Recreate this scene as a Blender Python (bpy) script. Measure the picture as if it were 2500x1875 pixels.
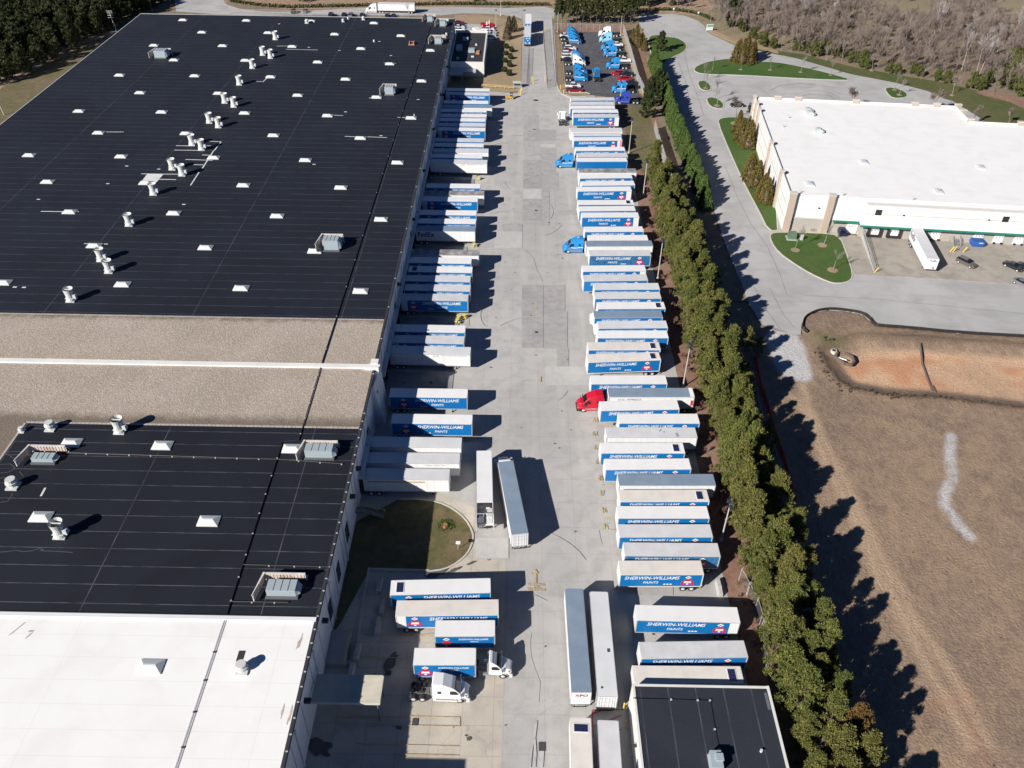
import bpy, math, random
import numpy as np
from mathutils import Vector, Matrix
R = math.radians
random.seed(7)
for o in list(bpy.data.objects): bpy.data.objects.remove(o)
scene = bpy.context.scene
C = scene.collection

# ---------------------------------------------------------------- camera, sky, sun, exposure
FPX, PITCH, ROLL, YAW, CAMH = 2044.17130, 0.677507484, 0.0152586887, 0.00302279893, 115.898611
_cp, _sp = math.cos(PITCH), math.sin(PITCH)
_fw, _up, _rt = Vector((0, _cp, -_sp)), Vector((0, _sp, _cp)), Vector((1, 0, 0))
_c, _s = math.cos(ROLL), math.sin(ROLL)
_rt, _up = _c * _rt + _s * _up, -_s * _rt + _c * _up
_RY = Matrix.Rotation(YAW, 3, 'Z')
_rt, _up, _fw = _RY @ _rt, _RY @ _up, _RY @ _fw
cam = bpy.data.cameras.new('camera')
camo = bpy.data.objects.new('camera', cam); C.objects.link(camo)
m = Matrix((_rt, _up, -_fw)).transposed().to_4x4(); m.translation = (0, 0, CAMH)
camo.matrix_world = m
cam.sensor_width = 36; cam.lens = FPX / 2500 * 36; cam.clip_start = 1; cam.clip_end = 4000
scene.camera = camo
w = bpy.data.worlds.new('World'); scene.world = w; w.use_nodes = True
SUNV = Vector((-5.3, -4.8, 4.11)).normalized()
ELEV = math.asin(SUNV.z)
nt = w.node_tree
sky = nt.nodes.new('ShaderNodeTexSky'); sky.sky_type = 'NISHITA'; sky.sun_disc = False
sky.sun_elevation = ELEV; sky.sun_rotation = math.atan2(SUNV.x, SUNV.y) % (2 * math.pi)
sky.air_density = 0.5; sky.dust_density = 0.0; sky.ozone_density = 8.0
bg = nt.nodes['Background']; nt.links.new(sky.outputs[0], bg.inputs[0]); bg.inputs[1].default_value = 0.05
sun = bpy.data.lights.new('sun', 'SUN'); sun.energy = 5.0; sun.angle = R(0.53); sun.color = (1.0, 0.95, 0.88)
suno = bpy.data.objects.new('sun', sun); C.objects.link(suno)
suno.rotation_euler = (-SUNV).to_track_quat('-Z', 'Y').to_euler()
scene.view_settings.view_transform = 'Standard'; scene.view_settings.look = 'None'
scene.view_settings.exposure = 0.66; scene.view_settings.gamma = 1
scene.render.engine = 'CYCLES'

# where a spot seen in the aerial survey picture (2500 x 1875) stands, at height z
def at(u, v, z=0.0):
    d = _rt * ((u - 1250) / FPX) - _up * ((v - 937.5) / FPX) + _fw
    t = (z - CAMH) / d.z
    return (d.x * t, d.y * t)
K = 700 / 2212
def zf(ox, oy, s=K):
    return lambda x, y, z=0.0: at(ox + x * s, oy + y * s, z)
Q = {(r, c): zf(c * 600, r * 450) for r in range(4) for c in range(4)}

# ---------------------------------------------------------------- materials
MATS = {}
def _nodes(name):
    mt = bpy.data.materials.new(name); mt.use_nodes = True
    return mt, mt.node_tree, mt.node_tree.nodes['Principled BSDF']
def ramp_mix(n, fac, a, b):
    mx = n.nodes.new('ShaderNodeMix'); mx.data_type = 'RGBA'
    if isinstance(fac, (int, float)): mx.inputs[0].default_value = fac
    else: n.links.new(fac, mx.inputs[0])
    for i, v in ((6, a), (7, b)):
        if isinstance(v, tuple): mx.inputs[i].default_value = (*v, 1)
        else: n.links.new(v, mx.inputs[i])
    return mx.outputs[2]
def noise(n, scale, detail=4, vec=None, dist=0, rough=0.55):
    t = n.nodes.new('ShaderNodeTexNoise'); t.inputs['Scale'].default_value = scale
    t.inputs['Detail'].default_value = detail; t.inputs['Distortion'].default_value = dist
    t.inputs['Roughness'].default_value = rough
    if vec: n.links.new(vec, t.inputs['Vector'])
    return t.outputs[0]
def rmp(n, val, lo, hi, a=0.0, b=1.0):
    t = n.nodes.new('ShaderNodeMapRange'); n.links.new(val, t.inputs[0])
    t.inputs[1].default_value = lo; t.inputs[2].default_value = hi
    t.inputs[3].default_value = a; t.inputs[4].default_value = b
    return t.outputs[0]
def wpos(n):
    g = n.nodes.new('ShaderNodeNewGeometry'); return g.outputs['Position']
def opos(n):
    g = n.nodes.new('ShaderNodeTexCoord'); return g.outputs['Object']
def scaled(n, vec, s):
    t = n.nodes.new('ShaderNodeMapping'); t.inputs['Scale'].default_value = s
    n.links.new(vec, t.inputs['Vector']); return t.outputs[0]
def mth(n, op, a, b=0.0):
    t = n.nodes.new('ShaderNodeMath'); t.operation = op
    for i, v in ((0, a), (1, b)):
        if isinstance(v, (int, float)): t.inputs[i].default_value = v
        else: n.links.new(v, t.inputs[i])
    return t.outputs[0]
def rnd(n):
    t = n.nodes.new('ShaderNodeObjectInfo'); return t.outputs['Random']

def paint(name, col, rough=0.5, metal=0.0, dirt=0.12, scale=0.6, dirtcol=None, alpha=None, bump=0, vary=0.0, spec=None):
    if name in MATS: return MATS[name]
    mt, n, p = _nodes(name)
    dc = dirtcol or tuple(c * 0.6 for c in col)
    f = rmp(n, noise(n, scale, 5, opos(n)), 0.35, 0.75, 0, dirt * 2)
    colr = ramp_mix(n, f, col, dc)
    if vary:
        colr = ramp_mix(n, mth(n, 'MULTIPLY', rnd(n), vary), colr, dc)
    n.links.new(colr, p.inputs['Base Color'])
    p.inputs['Roughness'].default_value = rough; p.inputs['Metallic'].default_value = metal
    if spec is not None: p.inputs['Specular IOR Level'].default_value = spec
    if alpha is not None: p.inputs['Alpha'].default_value = alpha
    if bump:
        b = n.nodes.new('ShaderNodeBump'); b.inputs['Strength'].default_value = bump
        n.links.new(noise(n, scale * 8, 4, opos(n)), b.inputs['Height']); n.links.new(b.outputs[0], p.inputs['Normal'])
    MATS[name] = mt; return mt

def ground_mat(name, cols, scales=(0.02, 0.25, 3.0), rough=0.95, joints=None, streak=None, bump=0.3, fine=0.35, cracks=0):
    """cols: base, second, dark specks"""
    mt, n, p = _nodes(name); v = wpos(n)
    a = ramp_mix(n, rmp(n, noise(n, scales[0], 5, v, 0.6), 0.38, 0.62), cols[0], cols[1])
    b = ramp_mix(n, rmp(n, noise(n, scales[1], 6, v, 0.5), 0.45, 0.72, 0, 0.7), a, cols[2])
    f = rmp(n, noise(n, scales[2], 4, v), 0.35, 0.7, 0, fine)
    c = ramp_mix(n, f, b, tuple(x * 0.55 for x in cols[2]))
    if streak:   # (direction scale vector, colour, amount)
        sv, sc, am = streak
        c = ramp_mix(n, rmp(n, noise(n, 1.0, 5, scaled(n, v, sv), 0.4), 0.52, 0.72, 0, am), c, sc)
    if joints:   # (dx, ox, dy, oy, width, colour, amount)
        dx, ox, dy, oy, wd, jc, am = joints
        s = n.nodes.new('ShaderNodeSeparateXYZ'); n.links.new(v, s.inputs[0])
        fs = []
        for out, d, off in ((s.outputs[0], dx, ox), (s.outputs[1], dy, oy)):
            if not d: continue
            md = mth(n, 'PINGPONG', mth(n, 'ADD', out, off), d / 2)
            fs.append(mth(n, 'LESS_THAN', md, wd))
        fac = fs[0] if len(fs) == 1 else mth(n, 'MAXIMUM', fs[0], fs[1])
        c = ramp_mix(n, mth(n, 'MULTIPLY', fac, am), c, jc)
    if cracks:
        vo = n.nodes.new('ShaderNodeTexVoronoi'); vo.feature = 'DISTANCE_TO_EDGE'; vo.inputs['Scale'].default_value = 0.045
        dv = n.nodes.new('ShaderNodeVectorMath'); dv.operation = 'ADD'; n.links.new(v, dv.inputs[0])
        nz = n.nodes.new('ShaderNodeTexNoise'); nz.inputs['Scale'].default_value = 0.25; nz.inputs['Detail'].default_value = 5; n.links.new(v, nz.inputs['Vector'])
        vm = n.nodes.new('ShaderNodeVectorMath'); vm.operation = 'SCALE'; vm.inputs['Scale'].default_value = 9; n.links.new(nz.outputs[1], vm.inputs[0])
        n.links.new(vm.outputs[0], dv.inputs[1]); n.links.new(dv.outputs[0], vo.inputs['Vector'])
        f2 = mth(n, 'MULTIPLY', mth(n, 'LESS_THAN', vo.outputs[0], 0.0022), cracks)
        c = ramp_mix(n, f2, c, tuple(x * 0.35 for x in cols[0]))
    n.links.new(c, p.inputs['Base Color']); p.inputs['Roughness'].default_value = rough
    p.inputs['Specular IOR Level'].default_value = 0.2
    if bump:
        bm = n.nodes.new('ShaderNodeBump'); bm.inputs['Strength'].default_value = bump; bm.inputs['Distance'].default_value = 0.3
        n.links.new(noise(n, scales[2], 6, v), bm.inputs['Height']); n.links.new(bm.outputs[0], p.inputs['Normal'])
    MATS[name] = mt; return mt

def leaf_mat(name, c1, c2, c3, scale=0.35):
    mt, n, p = _nodes(name)
    g = n.nodes.new('ShaderNodeNewGeometry'); v = g.outputs['Position']
    a = ramp_mix(n, rmp(n, noise(n, scale, 3, v), 0.38, 0.62), c1, c2)
    b = ramp_mix(n, mth(n, 'MULTIPLY', rnd(n), 0.55), a, c3)
    f = rmp(n, noise(n, scale * 9, 2, v), 0.4, 0.7, 0, 0.5)
    c = ramp_mix(n, f, b, tuple(x * 0.55 for x in c1))
    n.links.new(c, p.inputs['Base Color']); p.inputs['Roughness'].default_value = 0.7
    p.inputs['Specular IOR Level'].default_value = 0.25
    MATS[name] = mt; return mt

# ---------------------------------------------------------------- mesh building
class MB:
    def __init__(s): s.v = []; s.f = []; s.m = []; s.smooth = False
    def add(s, vs, fs, mi=0):
        k = len(s.v); s.v += [tuple(a) for a in vs]; s.f += [tuple(i + k for i in f) for f in fs]; s.m += [mi] * len(fs); return s
    def box(s, x0, y0, z0, x1, y1, z1, mi=0, M=None):
        vs = [(x, y, z) for z in (z0, z1) for x, y in ((x0, y0), (x1, y0), (x1, y1), (x0, y1))]
        if M is not None: vs = [tuple(M @ Vector(a)) for a in vs]
        return s.add(vs, [(3, 2, 1, 0), (4, 5, 6, 7), (0, 1, 5, 4), (1, 2, 6, 5), (2, 3, 7, 6), (3, 0, 4, 7)], mi)
    def hexa(s, vs, mi=0):
        return s.add(vs, [(3, 2, 1, 0), (4, 5, 6, 7), (0, 1, 5, 4), (1, 2, 6, 5), (2, 3, 7, 6), (3, 0, 4, 7)], mi)
    def prism(s, pts, z0, z1, mi=0, top=None):
        n = len(pts); vs = [(p[0], p[1], z0) for p in pts] + [(p[0], p[1], z1) for p in pts]
        fs = [tuple(range(n - 1, -1, -1)), tuple(range(n, 2 * n))] + [(i, (i + 1) % n, n + (i + 1) % n, n + i) for i in range(n)]
        s.add(vs, fs, mi)
        if top is not None: s.m[-n - 1] = top
        return s
    def sheet(s, pts, z, mi=0): return s.add([(p[0], p[1], z) for p in pts], [tuple(range(len(pts)))], mi)
    def cyl(s, p0, p1, r0, r1=None, n=12, mi=0, caps=True):
        r1 = r0 if r1 is None else r1
        a, b = Vector(p0), Vector(p1); d = (b - a).normalized()
        u = d.orthogonal().normalized(); w_ = d.cross(u)
        vs = []
        for c, r in ((a, r0), (b, r1)):
            for i in range(n):
                t = 2 * math.pi * i / n; vs.append(tuple(c + u * (r * math.cos(t)) + w_ * (r * math.sin(t))))
        fs = [(i, (i + 1) % n, n + (i + 1) % n, n + i) for i in range(n)]
        if caps: fs += [tuple(range(n - 1, -1, -1)), tuple(range(n, 2 * n))]
        return s.add(vs, fs, mi)
    def tube(s, pts, r, n=6, mi=0):
        for a, b in zip(pts, pts[1:]): s.cyl(a, b, r, r, n, mi)
        return s
    def sphere(s, c, r, nu=12, nv=8, mi=0, sz=1.0, sx=1.0):
        vs = []; fs = []
        for j in range(nv + 1):
            th = math.pi * j / nv
            for i in range(nu):
                ph = 2 * math.pi * i / nu
                vs.append((c[0] + sx * r * math.sin(th) * math.cos(ph), c[1] + r * math.sin(th) * math.sin(ph), c[2] + sz * r * math.cos(th)))
        for j in range(nv):
            for i in range(nu):
                fs.append((j * nu + i, (j + 1) * nu + i, (j + 1) * nu + (i + 1) % nu, j * nu + (i + 1) % nu))
        return s.add(vs, fs, mi)
    def loft(s, prof, mi=0):
        """prof: closed side outline [(x, z, halfwidth)]"""
        n = len(prof); vs = [(x, -h, z) for x, z, h in prof] + [(x, h, z) for x, z, h in prof]
        return s.add(vs, [tuple(range(n)), tuple(range(2 * n - 1, n - 1, -1))] + [(i, n + i, n + (i + 1) % n, (i + 1) % n) for i in range(n)], mi)
    def mesh(s, name, mats, bevel=0):
        me = bpy.data.meshes.new(name); me.from_pydata(s.v, [], s.f)
        for mt in mats: me.materials.append(mt)
        for p, mi in zip(me.polygons, s.m): p.material_index = mi
        if bevel:
            import bmesh
            bm = bmesh.new(); bm.from_mesh(me); bmesh.ops.recalc_face_normals(bm, faces=bm.faces)
            bmesh.ops.bevel(bm, geom=[e for e in bm.edges if len(e.link_faces) == 2 and e.calc_face_angle(0) > .5], offset=bevel, segments=3, profile=.6, affect='EDGES', clamp_overlap=True)
            for f_ in bm.faces: f_.smooth = f_.calc_area() < .35
            bm.to_mesh(me); bm.free()
        if s.smooth:
            me.polygons.foreach_set('use_smooth', [True] * len(me.polygons))
        me.validate(); me.update(); return me

def obj(name, mb, mats, parent=None, loc=None, rz=None, bevel=0):
    mats = mats if isinstance(mats, (list, tuple)) else [mats]
    me = mb.mesh(name, mats, bevel) if isinstance(mb, MB) else mb
    o = bpy.data.objects.new(name, me); C.objects.link(o)
    if parent: o.parent = parent
    if loc is not None: o.location = loc
    if rz is not None: o.rotation_euler = (0, 0, rz)
    return o
def tag(o, label=None, cat=None, group=None, kind=None):
    for k, v in (('label', label), ('category', cat), ('group', group), ('kind', kind)):
        if v: o[k] = v
    return o
def thing(name, label, cat, loc=(0, 0, 0), rz=0, group=None):
    o = bpy.data.objects.new(name, None); C.objects.link(o); o.empty_display_size = 0.2
    o.location = loc; o.rotation_euler = (0, 0, rz); return tag(o, label, cat, group)
KIDS = {}
def part(name, mb, mats, parent, bevel=0):
    o = obj(name, mb, mats, parent, bevel=bevel); KIDS.setdefault(parent.name, []).append(o); return o
def dup(root, loc, rz, label, group=None, scale=None):
    r = root.copy(); C.objects.link(r); r.location = loc; r.rotation_euler = (0, 0, rz); r['label'] = label
    if group: r['group'] = group
    if scale: r.scale = scale
    for ch in KIDS.get(root.name, []):
        c = ch.copy(); C.objects.link(c); c.parent = r; KIDS.setdefault(r.name, []).append(c)
        for g in KIDS.get(ch.name, []):
            d = g.copy(); C.objects.link(d); d.parent = c
    return r
def struct(name, mb, mats): return tag(obj(name, mb, mats), kind='structure')

ONES = 'zeroth first second third fourth fifth sixth seventh eighth ninth tenth eleventh twelfth thirteenth fourteenth fifteenth sixteenth seventeenth eighteenth nineteenth'.split()
TENS = {20: 'twent', 30: 'thirt', 40: 'fort', 50: 'fift', 60: 'sixt', 70: 'sevent', 80: 'eight', 90: 'ninet'}
def nth(n):
    if n < 20: return ONES[n]
    if n >= 100: return 'hundred' + ('th' if n == 100 else '-and-' + nth(n - 100))
    t = TENS[n // 10 * 10]
    return t + 'ieth' if n % 10 == 0 else t + 'y-' + ONES[n % 10]

_txt = {}
def text_geo(s, width, height, shear=0.18, bold=0.012):
    """flat letter outlines, origin at centre, u along x, v along y"""
    key = (s, width, height, shear)
    if key in _txt: return _txt[key]
    cu = bpy.data.curves.new('t', 'FONT'); cu.body = s; cu.offset = bold; cu.resolution_u = 2; cu.size = 1
    o = bpy.data.objects.new('t', cu); C.objects.link(o); bpy.context.view_layer.update()
    me = bpy.data.meshes.new_from_object(o.evaluated_get(bpy.context.evaluated_depsgraph_get()))
    vs = [v.co.copy() for v in me.vertices]; fs = [tuple(p.vertices) for p in me.polygons]
    bpy.data.objects.remove(o); bpy.data.curves.remove(cu); bpy.data.meshes.remove(me)
    x0, x1 = min(v.x for v in vs), max(v.x for v in vs); y0, y1 = min(v.y for v in vs), max(v.y for v in vs)
    vv = []
    for v in vs:
        y = ((v.y - y0) / (y1 - y0) - .5) * height
        vv.append((((v.x - x0) / (x1 - x0) - .5) * (width - abs(shear) * height) + shear * y, y))
    _txt[key] = (vv, fs); return _txt[key]
def decal(mb, geo, origin, ux, uy, mi=0):
    """put flat outline geometry on a surface: origin + u*ux + v*uy"""
    o, a, b = Vector(origin), Vector(ux), Vector(uy)
    vs, fs = geo
    mb.add([tuple(o + a * u + b * v) for u, v in vs], fs, mi)
# ================================================================ ground and paving
def px(f, pts, z=0.0): return [f(x, y, z) for x, y in pts]
def pn(pts, z=0.0): return [at(x, y, z) for x, y in pts]
def smooth_poly(pts, it=2, closed=True):
    for _ in range(it):
        n = len(pts); out = []
        for i in range(n if closed else n - 1):
            a, b = pts[i], pts[(i + 1) % n]
            out += [(a[0] * .75 + b[0] * .25, a[1] * .75 + b[1] * .25), (a[0] * .25 + b[0] * .75, a[1] * .25 + b[1] * .75)]
        if not closed: out = [pts[0]] + out + [pts[-1]]
        pts = out
    return pts
CONC = ground_mat('concrete', ((.435, .42, .405), (.37, .36, .35), (.31, .30, .285)), (0.035, 0.3, 4), bump=.04, streak=((.35, .03, 1), (.47, .45, .42), .55),
                  joints=(6.1, 0.7, 6.1, 1.1, .035, (.20, .19, .18), .4), cracks=.18, fine=.10)
CONC_TAN = ground_mat('concrete_tan', ((.50, .455, .385), (.43, .395, .34), (.33, .30, .26)), (0.05, 0.3, 4), joints=(4.6, 2.2, 4.6, .3, .04, (.2, .18, .16), .5), cracks=.3, fine=.1, bump=.04)
ROAD = ground_mat('road_asphalt', ((.415, .405, .405), (.36, .355, .355), (.28, .275, .27)), (0.03, 0.12, 5), fine=.06, bump=.03, cracks=.15,
                  streak=((.03, .3, 1), (.27, .26, .26), .4))
APRON = ground_mat('apron_concrete', ((.37, .335, .29), (.32, .29, .25), (.22, .20, .18)), (0.06, 0.35, 4), joints=(5.5, 0, 5.5, 0, .035, (.2, .18, .16), .35), fine=.1, bump=.04)
LOT = ground_mat('lot_asphalt', ((.062, .063, .075), (.085, .085, .095), (.14, .14, .15)), (0.08, 0.5, 5), fine=.25)
DRY = ground_mat('dry_lawn', ((.37, .28, .185), (.32, .245, .155), (.23, .175, .11)), (0.06, 0.7, 6), fine=.4)
MULCH = ground_mat('red_mulch', ((.26, .145, .105), (.31, .20, .15), (.15, .085, .06)), (0.12, 0.9, 7), fine=.55)
SCRUB = ground_mat('scrub_grass', ((.145, .14, .062), (.205, .155, .10), (.095, .08, .045)), (0.12, 0.7, 6), fine=.6)
LAWN = ground_mat('green_lawn', ((.048, .112, .022), (.078, .125, .034), (.06, .08, .025)), (0.07, 0.9, 7), fine=.4)
EARTH = ground_mat('brown_earth', ((.27, .215, .155), (.22, .17, .125), (.15, .11, .08)), (0.02, 0.3, 4), fine=.5)
mbe = MB()
for x0, y0, x1, y1 in ((-700, -200, 44.2, 1500), (227, -200, 900, 1500), (44.2, -200, 227, 28.2), (44.2, 179, 227, 1500)): mbe.sheet([(x0, y0), (x1, y0), (x1, y1), (x0, y1)], -0.06)
struct('ground', mbe, EARTH)

LY = [0.0]
def lay(name, pts, mat, h=None):
    LY[0] += 0.006
    return struct(name, MB().prism(pts, -0.05, LY[0] if h is None else h), mat)
def curb(name, pts, closed=True, wd=.22, h=.14):
    mb = MB(); n = len(pts); L = []
    for i in range(n):
        a = Vector(pts[i - 1] if (closed or i > 0) else pts[i]); b = Vector(pts[(i + 1) % n] if (closed or i < n - 1) else pts[i])
        d = (b - a).normalized(); nr = Vector((-d.y, d.x)) * wd / 2; p = Vector(pts[i]); L.append((p - nr, p + nr))
    for i in range(n if closed else n - 1):
        (a, b), (c, d) = L[i], L[(i + 1) % n]
        mb.hexa([(a.x, a.y, -.04), (c.x, c.y, -.04), (d.x, d.y, -.04), (b.x, b.y, -.04), (a.x, a.y, h), (c.x, c.y, h), (d.x, d.y, h), (b.x, b.y, h)])
    return struct(name, mb, paint('curb_concrete', (.50, .47, .42), .9, dirt=.25))

# dry verge around the guarded gate and the office
vg = pn([(1110, 36), (1300, 40), (1360, 40), (1530, 45), (1590, 160), (1590, 232), (1560, 262), (1452, 262), (1452, 230), (1372, 232), (1272, 222), (1090, 240)])
lay('dry_lawn', vg, DRY)
lay('scrub_verge', pn([(1500, 248), (1565, 228), (1600, 300), (1650, 455), (1620, 500), (1530, 500), (1528, 300)]), SCRUB)
# red mulch strip between the stalls and the pines
lay('mulch_strip', [(36.6, 30), (52, 30), (50, 150), (47, 240), (36.6, 262)], MULCH)
lay('mulch_bed', pn([(1358, 60), (1525, 58), (1530, 80), (1355, 84)]), MULCH)
# fenced dirt corridor
lay('dirt_corridor', pn([(1540, 90), (1575, 130), (1592, 200), (1606, 300), (1692, 480), (1640, 482), (1592, 300), (1550, 160)]), ground_mat('corridor_dirt', ((.24, .155, .105), (.28, .19, .13), (.16, .10, .07)), (0.1, 0.6, 5)))
# truck yard
yard = [(-28.6, 30), (36.6, 30), (36.6, 308), at(1452, 250), at(1452, 232), at(1400, 235), at(1374, 228), at(1362, 214), at(1355, 90), at(1345, 20), at(1268, 22), at(1277, 60), at(1271, 214), at(1262, 228), at(1170, 222), at(1085, 215), (-28.6, 330)]
lay('truck_yard', yard, CONC)
tanz = [(-28.6, 30), at(1233, 1875), at(1242, 1366), at(1163, 1366), at(1163, 1335), at(1140, 1330), at(1100, 1290), (-28.6, 100)]
lay('concrete_apron', [(-28.6, 30), (-.9, 30), (-.9, at(1242, 1366)[1]), at(1165, 1366), at(1160, 1240), at(1060, 1200), (-28.6, 104)], CONC_TAN)
# slab repairs in the yard
f1, f2 = Q[0, 2], Q[1, 2]
def patch(name, cols): return ground_mat(name, cols, (0.15, 0.6, 5), fine=.1, bump=.04)
PD = patch('patch_dark', ((.31, .30, .295), (.37, .355, .345), (.25, .24, .235)))
PM = patch('patch_mid', ((.33, .325, .32), (.37, .36, .35), (.27, .26, .25)))
PL = patch('patch_light', ((.47, .46, .44), (.43, .42, .41), (.38, .36, .34)))
mbp = MB()
def quad(f, x0, y0, x1, y1, mi, z):
    mbp.sheet(px(f, [(x0, y1), (x1, y1), (x1, y0), (x0, y0)]), z, mi)
zz = 0.052
for k, (f, x0, y0, x1, y1, mi) in enumerate([(f1, 248, 888, 365, 998, 1), (f1, 248, 1000, 372, 1090, 0), (f1, 372, 1002, 495, 1088, 1), (f1, 375, 1112, 495, 1140, 2),
        (f1, 375, 1145, 498, 1330, 1), (f1, 385, 1332, 517, 1458, 1), (f1, 245, 1235, 384, 1454, 0), (f1, 245, 1462, 385, 1536, 2), (f2, 240, 116, 382, 282, 0), (f2, 384, 38, 448, 318, 1), (f1, 385, 1462, 446, 1659, 1),
        (f2, 532, 200, 700, 235, 1), (f2, 20, 366, 236, 495, 2), (f2, 86, 306, 238, 364, 1), (f2, 234, 778, 400, 1264, 0), (f2, 402, 780, 566, 980, 0), (f2, 402, 982, 586, 1266, 1), (f2, 505, 1272, 595, 1405, 1),
        (f2, 414, 1410, 760, 1552, 2), (Q[3, 1], 1772, -112, 2028, 44, 2), (Q[3, 2], 1105, 200, 1400, 330, 1)]):
    quad(f, x0, y0, x1, y1, mi, zz + .004 * k)
struct('yard_slabs', mbp, [PD, PM, PL])
# dock pits: darker worn apron in front of the empty docks
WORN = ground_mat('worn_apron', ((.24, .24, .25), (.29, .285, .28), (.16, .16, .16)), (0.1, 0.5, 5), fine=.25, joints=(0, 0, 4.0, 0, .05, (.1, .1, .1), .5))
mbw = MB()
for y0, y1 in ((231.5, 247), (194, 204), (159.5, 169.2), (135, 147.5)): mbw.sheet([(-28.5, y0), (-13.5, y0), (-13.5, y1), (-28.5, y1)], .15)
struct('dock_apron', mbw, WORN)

# grass island with kerb by the near docks
g3, g4 = Q[2, 1], Q[3, 1]
isl = px(g3, [(1180, 1012), (1330, 1012), (1480, 1035), (1600, 1090), (1690, 1165), (1745, 1260), (1750, 1330), (1710, 1420), (1640, 1490), (1540, 1540), (1415, 1565), (960, 1545), (905, 1640)]) + [(-28.4, 74), (-28.4, 103.5)]
isl = isl[:-2] + [at(833, 1518), (-28.4, 79), (-28.4, 103.0)]
lay('grass_island', isl, ground_mat('island_grass', ((.125, .115, .05), (.20, .145, .085), (.07, .08, .03)), (0.25, .8, 7), fine=.6), .15)
curb('island_kerb', smooth_poly(px(g3, [(1180, 1012), (1330, 1010), (1480, 1030), (1600, 1085), (1692, 1160), (1750, 1260), (1755, 1330), (1715, 1425), (1640, 1495), (1540, 1550), (1415, 1568)]), 1, False), False, .3, .2)
# sunken dock court by the lower docks: raised walk with steps
curb('court_kerb', px(g4, [(1415, 140), (950, 125), (885, 520), (860, 760), (800, 850), (640, 855)]), False, .5, .2)

# painted lines and numbers
YEL = paint('yellow_line', (.53, .40, .22), .8, dirt=.6, scale=1.5)
YLT = paint('worn_yellow', (.52, .44, .26), .8, dirt=.8, scale=1.5)
mbl = MB(); TYR = []
def line(a, b, wd=.12, mi=0, z=.16):
    a, b = Vector(a), Vector(b); d = (b - a).normalized(); n = Vector((-d.y, d.x)) * wd / 2
    mbl.add([(*(a - n), z), (*(b - n), z), (*(b + n), z), (*(a + n), z)], [(0, 1, 2, 3)], mi)
h3 = Q[2, 2]
for y in (450, 560, 672, 902, 1026, 1160, 1245): line(h3(860 - 40 + (y > 700) * 30, y), h3(960 + (y > 700) * 10, y), .14, 1)
for x0, y0, x1, y1 in ((1285, 1265, 1650, 1272), (1285, 1335, 1650, 1342), (1650, 1268, 1650, 1342), (840, 800, 1265, 815), (1370, 632, 1450, 628), (880, 625, 1370, 638), (850, 1475, 1640, 1495), (1130, 1555, 1640, 1565), (700, 1265, 1285, 1262), (700, 1338, 1285, 1335)):
    line(g4(x0, y0), g4(x1, y1), .13, 0)
for y0 in (1240, 1300): pass
line(Q[1, 1](1715, 985 + 0), Q[1, 1](1722, 1090), .12, 0)
RED = paint('red_line', (.42, .04, .05), .8, dirt=.5, scale=2)
k3 = Q[3, 2]
for x0, y0, x1, y1 in ((775, 1217, 1015, 1212), (775, 1217, 785, 1430), (780, 1245, 850, 1218), (790, 1340, 1005, 1255), (880, 1410, 1000, 1365)):
    line(k3(x0, y0), k3(x1, y1), .13, 2)
def ground_text(s, x, y, width, height, mi, ang=0, z=.17):
    ca, sa = math.cos(ang), math.sin(ang)
    decal(mbl, text_geo(s, width, height, 0, .02), (x, y, z), (ca, sa, 0), (-sa, ca, 0), mi)
for k in range(20):
    rr_ = random.Random(k); x, y = rr_.uniform(-4, 13), rr_.uniform(52, 300); R_ = rr_.uniform(7, 16); a0 = rr_.uniform(0, 6.28); sw = rr_.uniform(.5, 1.3)
    TYR.append([(x + R_ * math.cos(a0 + sw * j / 7), y + R_ * math.sin(a0 + sw * j / 7)) for j in range(8)])
for i, (u, v, s) in enumerate([(800, 400, '63'), (798, 505, '62'), (810, 612, '61'), (822, 722, '60'), (838, 848, '48'), (850, 965, '47'), (865, 1095, '46'), (877, 1220, '45')]):
    x, y = h3(u, v); ground_text(s, x, y, 1.1, 1.5, 1, math.pi / 2 * 0)
x, y = k3(340, 205); line((x, y - 1.0), (x, y + 1.2), .35, 0); mbl.add([(x - .55, y + 1.2, .161), (x + .55, y + 1.2, .161), (x, y + 2.1, .161)], [(0, 1, 2)], 0)
for i, s in enumerate(('SHIPPING', 'AND', 'RECEIVING')):
    x, y = k3(343, 247 + i * 19); ground_text(s, x, y, (2.9, 1.1, 3.1)[i], .62, 0)
x, y = Q[1, 2](347, 960); line((x, y - .8), (x, y + 1), .3, 0)
x, y = Q[1, 2](378, 1510); line((x, y - .8), (x, y + 1), .3, 0)
tag(obj('painted_markings', mbl, [YEL, YLT, RED]), kind='structure')
# drains in the yard
mbd = MB()
for (f, x, y, a, b) in ((Q[3, 2], 388, 1498, .9, 1.3), (g4, 1306, 1308, .8, 1.1), (g4, 1100, 928, .9, .8), (Q[1, 2], 345, 1144, .7, .7), (Q[1, 2], 343, 205, .7, .6), (Q[0, 2], 330, 1001, .8, .6)):
    X, Y = f(x, y); mbd.box(X - a / 2, Y - b / 2, .10, X + a / 2, Y + b / 2, .18)
for (f, x, y, r) in ((Q[0, 2], 341, 776, .9), (Q[1, 1], 1428, 1534, .45), (Q[1, 1], 1220, 1535, .25)):
    X, Y = f(x, y); mbd.cyl((X, Y, .1), (X, Y, .17), r, n=16)
struct('storm_drains', mbd, paint('cast_iron', (.05, .05, .05), .8))
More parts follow.
